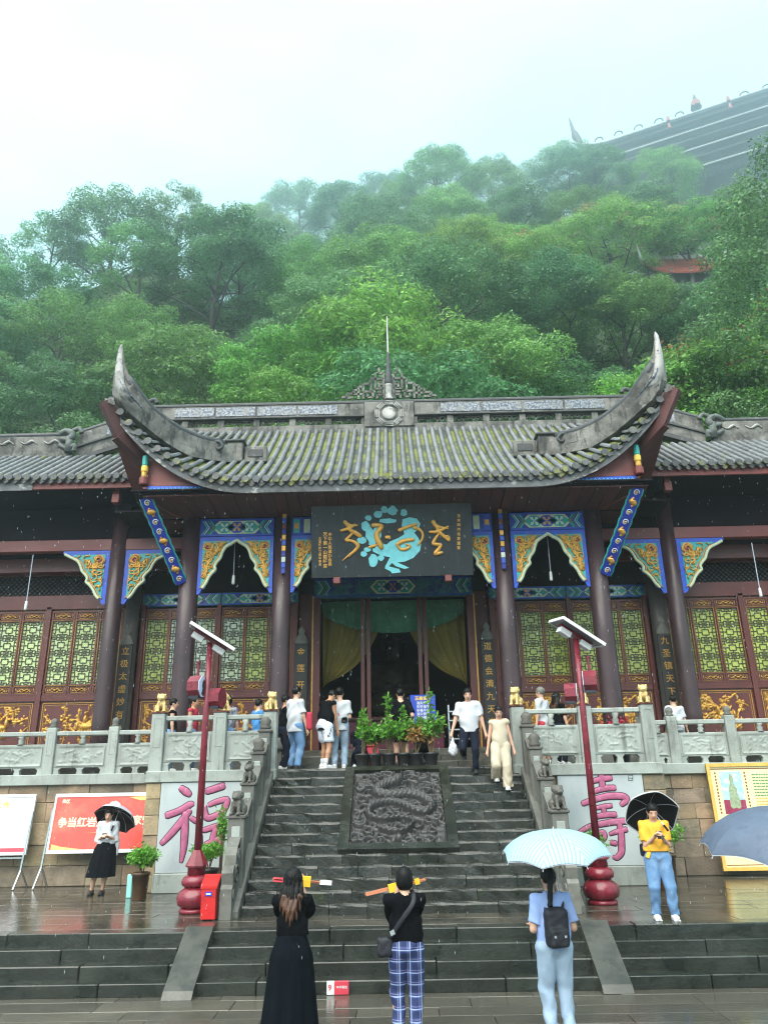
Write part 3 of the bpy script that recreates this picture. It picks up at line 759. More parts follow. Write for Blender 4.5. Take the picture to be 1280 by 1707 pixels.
ff = np.stack([I[:-1, :-1], I[1:, :-1], I[1:, 1:], I[:-1, 1:]], -1).reshape(-1, 4); mb.np(vv, ff); mk('carving', mb, M['relief_stone'], dr, True)
def slope_bar(x0, x1, s0, s1, h0, h1):
    b0 = MB(); c = [on_slope(x, s, h) for h in (h0, h1) for s in (s0, s1) for x in (x0, x1)]
    return b0.add(c, [(0, 2, 3, 1), (4, 5, 7, 6), (0, 1, 5, 4), (2, 6, 7, 3), (0, 4, 6, 2), (1, 3, 7, 5)])
mk('slab', slope_bar(-1.04, 1.04, 0, SL, -.35, -.075), M['relief_stone'], dr)
for (q0, q1, q2, q3) in ((-1.04, -.86, 0, SL), (.86, 1.04, 0, SL), (-.858, .858, SL - .13, SL + .01), (-.858, .858, 0, .16)):
    mk('border', slope_bar(q0, q1, q2, q3, -.012, .075), M['step_wet'], dr)

# ------------------------------------------------------------------ stone balustrades
def gpanel(mb, x0, x1, z0, z1, y, seed, style=0):
    """carved relief panel face (grid) looking toward -Y"""
    r = random.Random(seed); W_, H_ = x1 - x0, z1 - z0; nu, nv = max(20, int(W_ / .018)), max(12, int(H_ / .018)); st = []
    for _ in range(int(9 * W_ / .9)):
        x, z, a = r.uniform(.08, W_ - .08), r.uniform(.06, H_ - .06), r.uniform(0, 6.28); q = [(x, z)]
        for k in range(r.randint(3, 6)): a += r.uniform(-.9, .9); x += .06 * math.cos(a); z += .04 * math.sin(a); q.append((x, z))
        st.append(smooth2(q, 3))
    bl = [(r.uniform(.1, W_ - .1), r.uniform(.08, H_ - .08), r.uniform(.02, .045)) for _ in range(int(11 * W_ / .9))]
    def fn(U, V):
        x, z = U * W_, V * H_; H = np.zeros(U.shape)
        for q in st: d, p = polydist(x, z, q); H = np.maximum(H, .016 * np.sqrt(np.clip(1 - d / .017, 0, 1)))
        for (cx, cz, rr) in bl:
            dx, dz = x - cx, z - cz; an = np.arctan2(dz, dx); d = np.hypot(dx, dz); H = np.maximum(H, .018 * np.sqrt(np.clip(1 - d / (rr * (.75 + .3 * np.cos(5 * an))), 0, 1)))
        e = np.minimum(np.minimum(x, W_ - x), np.minimum(z, H_ - z)); H = H * np.clip((e - .035) / .02, 0, 1)
        return np.where(e < .03, .016, H)
    U, V, H = relief_grid(nu, nv, fn); vv = np.stack([x0 + U * W_, y - H, z0 + V * H_], -1).reshape(-1, 3); I = np.arange(nu * nv).reshape(nu, nv)
    mb.np(vv, np.stack([I[:-1, :-1], I[1:, :-1], I[1:, 1:], I[:-1, 1:]], -1).reshape(-1, 4))
def post(t, x, y, z0, z1, w_, cap=False):
    b0 = MB(); b0.cbox(x - w_ / 2, x + w_ / 2, y - w_ / 2, y + w_ / 2, z0, z1, .014); o = mk('post', b0, M['grey_stone'], t)
    h = z1 - z0; b0 = MB()
    for s in (-1, 1): b0.box(x + s * w_ * .27 - .008, x + s * w_ * .27 + .008, y - w_ / 2 - .006, y - w_ / 2 + .01, z0 + h * .42, z1 - .1)
    for zz in (z0 + h * .42, z1 - .1): b0.box(x - w_ * .27 - .0079, x + w_ * .27 + .0079, y - w_ / 2 - .0062, y - w_ / 2 + .01, zz - .008, zz + .008)
    mk('post_carving', b0, M['grey_stone'], o)
    if cap:
        b0 = MB(); b0.lathe([(w_ * .36, 0), (w_ * .44, .03), (w_ * .30, .06), (w_ * .40, .10), (w_ * .34, .17), (w_ * .12, .21)], (x, y, z1), 10); mk('post_cap', b0, M['weathered'], o, True)
    return o
def bay(t, x0, x1, y, z0, zr, seed):
    """panel, gap feet and handrail between two posts"""
    h = zr - z0; th = .12; zp0, zp1 = z0 + .15 * h, z0 + .70 * h
    b0 = MB(); b0.cbox(x0, x1, y - th / 2 + .012, y + th / 2, zp0, zp1, .01); o = mk('panel', b0, M['grey_stone'], t)
    b0 = MB(); gpanel(b0, x0 + .06, x1 - .06, zp0 + .04, zp1 - .04, y - th / 2 + .008, seed); mk('panel_carving', b0, M['grey_stone'], o, True)
    b0 = MB(); b0.cbox(x0, x1, y - .07, y + .07, zr - .10, zr, .018); mk('handrail', b0, M['grey_stone'], t)
    for fx in (.5,) if x1 - x0 < 1.3 else (.3, .7):
        xc = x0 + (x1 - x0) * fx; b0 = MB(); b0.lathe([(.09, 0), (.05, .04), (.075, .08), (.045, .13), (.085, zr - .10 - zp1)], (xc, y, zp1), 10); mk('baluster', b0, M['grey_stone'], t, True)
    for fx in (.06, .5, .94):
        xc = x0 + (x1 - x0) * fx; b0 = MB(); b0.prism([(xc - .10, y - .05, zp0), (xc - .05, y - .05, zp0 - .05), (xc - .07, y - .05, z0), (xc + .07, y - .05, z0), (xc + .05, y - .05, zp0 - .05), (xc + .10, y - .05, zp0)], (0, .1, 0)); mk('panel_foot', b0, M['grey_stone'], t)
def balustrade(label, xs, y, z0, zr, ztop, w_, seed, base_h=.22, caps=False):
    t = thing('stone_balustrade', label, 'balustrade', ((xs[0] + xs[-1]) / 2, y, z0 - base_h))
    b0 = MB(); b0.cbox(xs[0] - w_ / 2 - .02, xs[-1] + w_ / 2 + .02, y - .17, y + .17, z0 - base_h, z0, .012); mk('base_course', b0, M['grey_stone'], t)
    for x in xs: post(t, x, y, z0 - .015 if not caps else z0 - .01, ztop, w_, caps)
    for i, (a, b) in enumerate(zip(xs[:-1], xs[1:])): bay(t, a + w_ / 2, b - w_ / 2, y, z0, zr, seed + i)
    return t
BAL_L = balustrade('grey stone balustrade with a gilt lion on its posts above the good fortune panel', [-4.92, -3.64, -2.60], 16.50, PLAT, 3.93, 3.98, .27, 100)
BAL_R = balustrade('grey stone balustrade with a gilt lion on its posts above the longevity panel', [2.52, 3.90, 5.18], 16.50, PLAT, 3.93, 3.98, .27, 110)
balustrade('grey stone balustrade with knobbed posts above the wall with the red banner', [-11.9, -10.5, -9.1, -7.72, -6.32, -5.25], 17.86, PLAT, 3.76, 3.84, .22, 120, caps=True)
balustrade('grey stone balustrade with knobbed posts above the wall with the yellow poster', [5.5, 6.13, 7.42, 8.75, 10.1, 11.5], 17.86, PLAT, 3.76, 3.84, .22, 130, caps=True)

# sloping balustrades down both sides of the stairs
def lion_fn(scale=1.0, seed=0):
    """seated guardian lion, facing -Y, base at z=0, about .40 high"""
    def fn(X, Y, Z):
        d = sd_ell(X, Y, Z, (0, .03, .15), (.085, .12, .11))
        d = smin(d, sd_cone(X, Y, Z, (0, -.04, .18), (0, -.06, .27), .085, .07), .03)          # chest
        d = smin(d, sd_ell(X, Y, Z, (0, -.075, .31), (.088, .085, .08)), .02)                    # head
        d = smin(d, sd_ell(X, Y, Z, (0, -.155, .285), (.052, .04, .036)), .015)                  # muzzle
        d = smin(d, sd_ell(X, Y, Z, (0, -.02, .33), (.105, .07, .075)), .015)                    # mane
        for s in (-1, 1):
            d = smin(d, sd_cone(X, Y, Z, (s * .06, -.10, .20), (s * .065, -.13, .03), .032, .03), .015)   # forelegs
            d = smin(d, sd_ell(X, Y, Z, (s * .065, -.15, .02), (.038, .05, .025)), .01)
            d = smin(d, sd_ell(X, Y, Z, (s * .085, .06, .09), (.05, .085, .085)), .02)                       # haunches
            d = smin(d, sd_ell(X, Y, Z, (s * .09, -.01, .02), (.035, .06, .025)), .01)
            d = smin(d, sd_ell(X, Y, Z, (s * .075, -.05, .375), (.022, .016, .03)), .01)                    # ears
            d = np.minimum(d, sd_ell(X, Y, Z, (s * .036, -.148, .325), (.014, .012, .014)))                  # eyes
        d = smin(d, sd_cone(X, Y, Z, (0, .13, .08), (0, .16, .25), .035, .022), .02)             # tail
        d = np.maximum(d, -sd_ell(X, Y, Z, (0, -.195, .268), (.04, .03, .009)))                  # mouth
        return d + .006 * np.sin(X * 90 + seed) * np.sin(Y * 85) * np.sin(Z * 95)
    return fn
def lion_mesh(name, seed=0, h=.0125):
    V, F = surface_nets(lion_fn(1, seed), (-.16, -.22, -.01), (.16, .21, .43), h); b0 = MB(); b0.np(V, F); return mesh_of(b0, name, True)
LION_G = lion_mesh('gilt_lion'); LION_G.materials.append(M['lion_gold'])
LION_D = lion_mesh('stone_lion', 1); LION_D.materials.append(M['dark_lion'])
def lion(name, me, loc, rz, sc, label, group=None):
    o = bpy.data.objects.new(name, me); COL.objects.link(o); o.location = loc; o.rotation_euler = (0, 0, rz); o.scale = (sc,) * 3; ORG[o.name] = Vector(loc); return tag(o, label, 'lion statue', group)
pl = MB(); pl.cbox(-.15, .15, -.15, .15, 0, .03, .006)
for x, nm, rz in ((-4.92, 'gilt lion on the corner post beside the pier of tan blocks', .3), (-3.64, 'gilt lion standing behind the solar lamp pole with its back to the stairs', 2.2), (-2.60, 'gilt lion on the stair head post next to the man in white shirt and jeans', .5),
              (2.52, 'gilt lion on the stair head post next to the woman in cream', -.5), (3.90, 'gilt lion on the post behind the lamp pole with two white octagonal plates', -.2), (5.18, 'gilt lion on the corner post beside the brown block wall', -.3)):
    b0 = MB(); b0.cbox(x - .15, x + .15, 16.35, 16.65, 3.981, 4.01, .006); mk('post_cap', b0, M['maroon'], BAL_L if x < 0 else BAL_R)
    lion('lion_statue', LION_G, (x, 16.50, 4.011), rz, .95, nm)
for s, side in ((-1, 'good fortune panel'), (1, 'longevity panel')):
    X = s * 2.66; t = thing('stair_balustrade', 'weathered sloping stone balustrade with lion posts along the stair beside the ' + side, 'balustrade', (X, 14.8, TERR))
    # mossy stringer along the steps
    b0 = MB(); pr = [(13.16, TERR), (13.16, step_z(13.16) + .02), (16.62, step_z(16.62) + .10), (16.62, TERR)]
    b0.prism([(X - .17, y, z) for y, z in pr], (.34, 0, 0)); mk('stringer', b0, M['weathered'], t)
    ys = [13.72, 14.62, 15.50, 16.22]
    for i, y in enumerate(ys):
        zb = step_z(y) - .15; zt = step_z(y) + (.98 if i == 0 else .92); w_ = .27 if i == 0 else .23
        b0 = MB(); b0.cbox(X - w_ / 2, X + w_ / 2, y - w_ / 2, y + w_ / 2, zb, zt, .012); o = mk('post', b0, M['weathered'], t)
        b0 = MB(); b0.cbox(X - w_ / 2 - .025, X + w_ / 2 + .025, y - w_ / 2 - .025, y + w_ / 2 + .025, zt - .002, zt + .05, .012); mk('post_cap', b0, M['dark_lion'], o)
        b0 = MB(); b0.cbox(X - w_ * .26, X + w_ * .26, y - w_ / 2 - .012, y - w_ / 2 + .01, zt - .45, zt - .12, .008); mk('post_carving', b0, M['grey_stone'], o)
        if i < 2: lion('stone_lion', LION_D, (X, y, zt + .052), s * .25, .95 if i == 0 else .8, ('dark stone lion on the lowest' if i == 0 else 'smaller dark stone lion on the second') + ' stair post beside the ' + side)
        else:
            b0 = MB(); b0.lathe([(.10, 0), (.12, .05), (.09, .10), (.12, .17), (.07, .24), (.02, .26)], (X, y, zt + .05), 10); mk('drum_finial', b0, M['dark_lion'], o, True)
    for y0, y1 in zip([13.25] + ys, ys + [16.42]):
        a, b = y0 + .13, y1 - .13
        if b - a < .12: continue
        b0 = MB(); b0.prism([(X - .055, a, step_z(a) + .04), (X - .055, b, step_z(b) + .04), (X - .055, b, step_z(b) + .60), (X - .055, a, step_z(a) + .60)], (.11, 0, 0)); mk('panel', b0, M['weathered'], t)
        b0 = MB(); b0.prism([(X - .09, a, step_z(a) + .68), (X - .09, b, step_z(b) + .68), (X - .09, b, step_z(b) + .80), (X - .09, a, step_z(a) + .80)], (.18, 0, 0)); mk('handrail', b0, M['dark_lion'] if y0 > 15 else M['weathered'], t)
    # scrolled drum stone closing the foot
    b0 = MB(); pr = [(13.02, TERR), (13.02, 1.02), (13.08, 1.08), (13.05, 1.24), (13.12, 1.34), (13.24, 1.33), (13.26, 1.48), (13.36, 1.60), (13.52, 1.64), (13.60, 1.60), (13.60, TERR)]
    b0.prism([(X - .09, y, z) for y, z in pr], (.18, 0, 0)); mk('drum_stone', b0, M['weathered'], t)
    b0 = MB()
    for (cy, cz, rr) in ((13.30, 1.20, .16), (13.42, 1.48, .09), (13.14, .92, .09)):
        for q in (-1, 1):
            pts = [(X + q * .095, cy + rr * (1 - k / 20) * math.cos(k * .62), cz + rr * (1 - k / 20) * math.sin(k * .62)) for k in range(17)]; b0.tube(pts, .018, 6)
    mk('scroll_carving', b0, M['weathered'], t, True)
# ------------------------------------------------------------------ main hall
hall = thing('temple_hall', 'maroon timber temple hall with upswept grey tiled roof above the stairs', 'temple', (0, 20, POD))
EY, EZ, RY, RZ, XC = 16.90, 9.34, 21.5, 12.86, 6.84
def eave(X):
    t = max(0.0, (abs(X) - 3.3) / (XC - 3.3)); return EY - .32 * t * t, EZ + 2.17 * t ** 2.25
def surf(X, s, h=0.0):
    y, z = eave(X); Yp = y + (RY - y) * s; k = s * .80 + .20 * s * s; Zp = z + (RZ - z) * k
    dz = (RZ - z) * (.80 + .40 * s); dy = RY - y; n = math.hypot(dz, dy); return Vector((X, Yp - h * dz / n, Zp + h * dy / n))
b0 = MB(); NX = 60
b0.grid([[surf(-XC + 2 * XC * i / NX, j / 14) for i in range(NX + 1)] for j in range(15)]); roof = mk('roof', b0, M['channel'], hall)
b0 = MB(); b0.grid([[surf(-XC + 2 * XC * i / NX, j / 14, -.10) for i in range(NX + 1)] for j in range(15)][::-1]); mk('roof_boarding', b0, M['dark_wood'], roof)
def tile_row(X, s0=0.0, s1=1.0, sf=surf, n=19, parent=None, lift=.035, r0=.076):
    b = MB(); m = 7; rows = []
    for i in range(n):
        for q, rr in ((0.0, r0), (.96, r0 * .84)):
            s = s0 + (s1 - s0) * (i + q) / n; c = sf(X, s, lift); e = sf(X, s, lift + 1.0) - c
            rows.append([c + Vector((math.cos(math.pi * (1 - j / (m - 1))) * rr, 0, 0)) + e * (math.sin(math.pi * j / (m - 1)) * rr) for j in range(m)])
    b.grid(rows); return b
SP = .236
# eave disc and drip tile, shared meshes
b0 = MB(); b0.lathe([(.0, -.012), (.050, -.010), (.060, .0), (.088, .006), (.092, .03), (.088, .07), (.0, .07)], n=12); b0.v = [(x, -z, y) for x, y, z in b0.v]; b0.f = [f for f in b0.f]
CAP = mesh_of(b0, 'eave_disc'); CAP.materials.append(M['eave_cap'])
b0 = MB(); b0.prism([(-.125, 0, .02), (-.12, 0, -.04), (-.06, -.01, -.085), (0, -.015, -.13), (.06, -.01, -.085), (.12, 0, -.04), (.125, 0, .02), (0, 0, -.012)], (0, .025, 0)); DRIP = mesh_of(b0, 'drip_tile'); DRIP.materials.append(M['eave_cap'])
nrow = int(2 * XC / SP); rr_ = random.Random(4)
for i in range(nrow + 1):
    X = -nrow * SP / 2 + i * SP
    if abs(X) > XC - .1: continue
    mk('tile_row', tile_row(X), M['tile'], roof, True)
    p = surf(X, 0, .045); inst('eave_disc', CAP, roof, p + Vector((0, -.03, .0)), (rr_.uniform(-.1, .1), rr_.uniform(-.1, .1), rr_.uniform(-.12, .12)))
    p = surf(X + SP / 2, 0, .0)
    if abs(X + SP / 2) < XC - .05: inst('drip_tile', DRIP, roof, p + Vector((0, -.025, 0)), (rr_.uniform(-.12, .12), rr_.uniform(-.06, .06), 0))
# fascia board under the eave, broken into lengths
def fascia(x0, x1, n):
    b = MB(); rows = [[], [], [], []]
    for i in range(n + 1):
        X = x0 + (x1 - x0) * i / n; y, z = eave(X); rows[0].append((X, y + .015, z - .05)); rows[1].append((X, y + .03, z - .26)); rows[2].append((X, y + .10, z - .26)); rows[3].append((X, y + .10, z - .05))
    b.grid(rows); b.f = [f[::-1] for f in b.f]; return b
for i in range(10): mk('fascia_board', fascia(-XC + i * XC / 5 + .002, -XC + (i + 1) * XC / 5 - .002, 10), M['fascia'], roof)
# side eaves running back from the corners
for s in (-1, 1):
    b = MB(); e = []; inn = []
    for k in range(13):
        d = 3.6 * k / 12; t = max(0, 1 - d / 3.4); X = s * (XC - .42 * (1 - t * t)); e.append((X, 16.58 + d, EZ + 2.17 * t ** 2.25)); inn.append((s * 5.2, 16.9 + d * .9, 9.2 + .5 * t))
    b.grid([[Vector(p) + Vector((0, 0, -.03)) for p in e], [Vector(p) + Vector((0, 0, -.27)) for p in e], inn]); mk('side_soffit', b, M['soffit'], roof)
    b = MB(); b.bar((s * 5.0, 18.5, 9.25), (s * 6.55, 16.75, 10.6), .26, .34); b.bar((s * 6.50, 16.80, 10.56), (s * 6.86, 16.50, 11.36), .20, .30); mk('corner_rafter', b, M['soffit'], roof)
    # side slope of tiles behind the flying ridge
    b = MB(); b.grid([[Vector(p) for p in e], [Vector((p[0] * .80, p[1] * .7 + 21.2 * .3, min(p[2] * .9 + .9, 11.6))) for p in e]]); mk('side_slope', b, M['channel'], roof)
# flying corner ridges with horn
topP = [(392, 741), (372, 744), (356, 739), (335, 735), (314, 727), (297, 719), (281, 709), (265, 697), (251, 685), (240, 673), (230, 659), (220, 645), (212, 630), (207, 614), (205, 600), (203, 581)]
botP = [(392, 766), (372, 765), (354, 763), (335, 760), (314, 756), (293, 745), (272, 732), (254, 718), (239, 706), (224, 693), (211, 683), (199, 673), (192, 655), (193, 628), (196, 604), (201, 581)]
def corner_ridge(s):
    b = MB(); T, B = [], []
    for (tx, ty), (bx, by) in zip(topP, botP):
        f = min(max((392 - bx) / 195.0, 0), 1); Yk = 18.75 - 2.28 * f; T.append(P(tx, ty, Y=Yk)); B.append(P(bx, by, Y=Yk))
    if s > 0: T = [Vector((-p.x, p.y, p.z)) for p in T]; B = [Vector((-p.x, p.y, p.z)) for p in B]
    n = len(T); off = []
    for i in range(n):
        d = (B[min(i + 1, n - 1)] - B[max(i - 1, 0)]); d.z = 0
        if i > n - 5: d = Vector((-s * -.6, -.8, 0))
        q = Vector((-d.y, d.x, 0)); q = q.normalized() if q.length > 1e-6 else Vector((1, 0, 0)); off.append(q * (.13 if i < n - 4 else .13 * (n - i) / 5 + .01))
    rows = [[B[i] - off[i] - Vector((0, 0, .12 if i < n - 5 else 0)) for i in range(n)], [T[i] - off[i] for i in range(n)], [T[i] + off[i] for i in range(n)], [B[i] + off[i] - Vector((0, 0, .12 if i < n - 5 else 0)) for i in range(n)]]
    b.grid(rows + [rows[0]]); return b, T, B, off
for s in (-1, 1):
    b, T, B, off = corner_ridge(s); o = mk('corner_ridge', b, M['ridge_plaster'], roof)
    b = MB(); b.tube([p + Vector((0, -.02, .05)) for p in T[1:-3]], [.115] * (len(T) - 5) + [.07], 8); mk('ridge_cap', b, M['ridge_dark'], roof, True)
    b = MB(); n = len(T); b.tube([T[i] * .5 + B[i] * .5 for i in range(n - 6, n)] + [T[-1] + Vector((0, 0, .12))], [.15, .15, .14, .12, .09, .055, .012], 8); mk('horn', b, M['white_horn'], roof, True)
    # white lime streaks and mosaic on the ridge flank
    b = MB(); m0 = [(T[i] * .62 + B[i] * .38) for i in range(8, 13)]; b.tube([p + off[8] * (0) + Vector((-s * .0, -.13, .0)) for p in m0], [.05, .07, .08, .08, .05], 8, flat=.3); mk('mosaic', b, M['porcelain'], roof, True)
    # lip at the very corner
    c = B[11]; b = MB(); b.grid([[c + Vector((s * (.05 + .30 * q), -.12 + .1 * q, -.10 + .16 * q + .10 * w_)) for w_ in (0, .5, 1)] for q in (0, .3, .6, 1.0)]); b.grid([[c + Vector((s * (.05 + .30 * q), .12 - .1 * q, -.10 + .16 * q + .10 * w_)) for w_ in (0, .5, 1)] for q in (0, .3, .6, 1.0)]); mk('corner_lip', b, M['ridge_plaster'], roof)
    for fz, rr2 in ((.30, .03), (.80, .025)):
        b = MB(); b.tube([B[i].lerp(T[i], fz) + Vector((0, -.135, 0)) for i in range(1, 12)], rr2, 6); mk('flank_moulding', b, M['ridge_dark'] if fz < .5 else M['ridge_plaster'], roof, True)
    # curled end block on the slope
    c = (T[0] + B[0]) / 2; b = MB(); b.cbox(c.x - .20, c.x + .22, c.y - .12, c.y + .22, c.z - .32, c.z + .24, .02); b.cbox(c.x - s * .55 - .3, c.x - s * .55 + .3, c.y + .0, c.y + .20, c.z - .30, c.z + .16, .02); mk('ridge_block', b, M['ridge_plaster'], roof)
    b = MB(); b.cbox(c.x - s * .55 - .20, c.x - s * .55 + .2, c.y - .025, c.y + .02, c.z - .16, c.z + .06, .01); b.cbox(c.x - .26, c.x + .28, c.y - .18, c.y + .25, c.z + .241, c.z + .31, .02); mk('block_moulding', b, M['ridge_dark'], roof)
    b = MB(); p0 = T[2]; b.tube(spline([p0 + Vector((s * .1, -.05, -.02)), p0 + Vector((-s * .15, -.06, .02)), p0 + Vector((-s * .26, -.06, -.12)), p0 + Vector((-s * .16, -.06, -.2)), p0 + Vector((-s * .08, -.06, -.12))], 4), .045, 8); mk('ridge_scroll', b, M['ridge_dark'], roof, True)

# main ridge
def rbox(name, x0, x1, z0, z1, y0=21.38, y1=21.62, m='ridge_plaster', c=.015):
    b = MB(); b.cbox(x0, x1, y0, y1, z0, z1, c); return mk(name, b, M[m], roof)
RL = 7.45
rbox('ridge_base', -RL, RL, 12.72, 13.02); rbox('ridge_band', -RL, -.77, 13.31, 13.74); rbox('ridge_band', .77, RL, 13.31, 13.74)
b = MB(); b.tube([(-RL, 21.5, 13.80), (RL, 21.5, 13.80)], .085, 10); b.box(-RL, RL, 21.36, 21.64, 13.742, 13.79); mk('ridge_cap', b, M['ridge_dark'], roof)
for x0, x1 in ((-RL, -.77), (.77, RL)): rbox('ridge_moulding', x0, x1, 13.27, 13.308, 21.33, 21.67, 'ridge_dark', .006)
xs = [.77 + k * (RL - .77) / 6 for k in range(7)]
rsc = random.Random(9)
for s in (-1, 1):
    for k in range(7):
        x = s * xs[k]; rbox('ridge_post', x - .10, x + .10, 13.021, 13.269, 21.40, 21.60)
    for k in range(6):
        x0, x1 = sorted((s * (xs[k] + .10), s * (xs[k + 1] - .10))); b = MB()
        for q in range(3):
            xc = x0 + (x1 - x0) * (q + .5) / 3; a = rsc.uniform(0, 6.28); d = rsc.choice((-1, 1)); L = (x1 - x0) / 3
            b.tube(spline([(xc - L * .55, 21.5, 13.05), (xc - L * .2, 21.5, 13.22), (xc + L * .1 * d, 21.5, 13.12 + .05 * math.sin(a)), (xc + L * .35, 21.5, 13.20), (xc + L * .55, 21.5, 13.08)], 4), .021, 6)
        b.tube([(x0, 21.5, 13.245), (x1, 21.5, 13.245)], .02, 6); mk('openwork', b, M['ridge_plaster'], roof, True)
    for k in range(4):     # blue and white porcelain mosaic fields
        x0 = s * (1.6 + k * 1.28); x1 = x0 + s * 1.22; x0, x1 = sorted((x0, x1)); b = MB(); b.cbox(x0, x1, 21.362, 21.40, 13.37, 13.68, .008)
        mk('mosaic_field', b, M['porcelain'], roof)
    # curled dragon-fish end and lower stepped ridge
    b = MB(); b.tube(spline([(s * RL, 21.5, 13.75), (s * (RL + .12), 21.5, 13.98), (s * (RL - .08), 21.5, 14.08), (s * (RL - .18), 21.5, 13.95)], 5), [.07] * 16, 8); mk('ridge_curl', b, M['ridge_dark'], roof, True)
    b = MB(); b.prism([(s * (RL - .05), 21.32, 12.4), (s * (RL - .05), 21.32, 13.76), (s * (RL + .35), 21.32, 13.58), (s * (RL + .35), 21.32, 12.2)], (0, .3, 0)); mk('ridge_end', b, M['ridge_plaster'], roof)
# centre piece: plate with eight trigram bars, fretwork pyramid and spire
b = MB(); b.cbox(-.765, .765, 21.33, 21.66, 12.90, 13.742, .02); mk('centre_plate', b, M['ridge_plaster'], roof)
for k in range(8):
    a = k * math.pi / 4; c = Vector((.37 * math.cos(a), 21.315, 13.33 + .37 * math.sin(a))); d = Vector((-math.sin(a), 0, math.cos(a))); e = Vector((math.cos(a), 0, math.sin(a))); b = MB()
    for q in (-.055, 0, .055): b.obox(c + e * q, d * .125, e * .016, Vector((0, .02, 0)))
    mk('trigram', b, M['white_horn'], roof)
b = MB(); b.lathe([(.22, 0), (.22, .03), (.17, .05), (.0, .055)], (0, 0, 0), 20); b.v = [(x, 21.33 - z, 13.33 + y) for x, y, z in b.v]; mk('medallion', b, M['white_horn'], roof, True)
cell = .115; FR = ["000000000010000000000", "000000000111000000000", "0000000011.1100000000".replace('.', '0'), "000000011010110000000", "000000110010011000000", "000001101110111100000"]
b = MB()
def fb(x0, z0, x1, z1): b.bar((x0, 21.5, z0), (x1, 21.5, z1), .07, .05, (0, 1, 0))
for s in (-1, 1):
    zz = 13.89
    for (x0, z0, x1, z1) in ((.16, .05, .16, .95), (.16, .95, .30, .95), (.30, .95, .30, 1.15), (.16, .75, .42, .75), (.42, .75, .42, .95), (.42, .40, .42, .75), (.42, .75, .56, .75), (.56, .75, .56, .30), (.16, .40, .42, .40), (.30, .40, .30, .62), (.30, .62, .22, .62), (.22, .62, .22, .52),
                             (.42, .30, .80, .30), (.80, .30, .80, .58), (.56, .58, .80, .58), (.80, .48, .95, .48), (.95, .48, .95, .22), (.80, .22, 1.10, .22), (1.10, .22, 1.10, .36), (.95, .36, 1.10, .36), (1.10, .10, 1.32, .10), (1.32, .10, 1.32, .24), (1.10, .24, 1.32, .24), (1.32, .12, 1.48, .12), (.16, .18, .36, .18), (.36, .18, .36, .05), (.50, .30, .50, .10), (.50, .10, .66, .10), (.66, .10, .66, .22), (.80, .22, .80, .04), (.95, .22, .95, .04), (.22, .28, .36, .28)):
        fb(s * x0, zz + z0, s * x1, zz + z1)
mk('fretwork', b, M['ridge_plaster'], roof)
b = MB(); b.lathe([(.17, 0), (.15, .05), (.115, .10), (.115, .50), (.13, .55)], (0, 21.5, 13.87), 10); mk('spire_foot', b, M['white_horn'], roof, True)
b = MB(); b.lathe([(.11, .55), (.135, .66), (.105, .80), (.125, .86), (.085, .94), (.11, 1.04), (.065, 1.16), (.09, 1.24), (.05, 1.36), (.065, 1.44), (.035, 1.56), (.04, 1.64), (.015, 1.78)], (0, 21.5, 13.87), 12); mk('spire', b, M['ridge_dark'], roof, True)
b = MB(); b.tube([(0, 21.5, 15.6), (-.01, 21.5, 16.95)], [.022, .014], 6); mk('lightning_rod', b, M['plastic_white'], roof)

# ---- columns
def column(t, X, Y, z1, r, m='column'):
    b = MB(); b.lathe([(r * 1.02, 0), (r * 1.03, .8), (r, 2.5), (r * .95, z1 - POD)], (X, Y, POD), 24); o = mk('column', b, M[m], t, True)
    b = MB(); b.lathe([(r * 1.5, 0), (r * 1.55, .08), (r * 1.3, .18), (r * 1.35, .24), (r * 1.1, .28)], (X, Y, POD - .003), 20); mk('column_base', b, M['weathered'], o, True)
    return o
CA, CB, CY = 2.76, 5.09, 18.60
for s in (-1, 1):
    column(hall, s * CA, CY, 9.05, .235); column(hall, s * CB, CY, 9.05, .245)
    # striped hanging strip on the inner columns
    X = s * (CA - .06) if s < 0 else s * (CA - .02); top = 9.20; cols = ['blue_paint', 'gilt', 'blue_paint', 'eave_red', 'deep_blue', 'gilt', 'blue_paint', 'gilt', 'deep_blue', 'paint_white', 'blue_paint', 'deep_blue']
    for k, cn in enumerate(cols):
        b = MB(); b.cbox(X - .05, X + .05, 18.28, 18.33, top - (k + 1) * .145, top - k * .145 - .01, .006); mk('painted_strip', b, M[cn], hall)
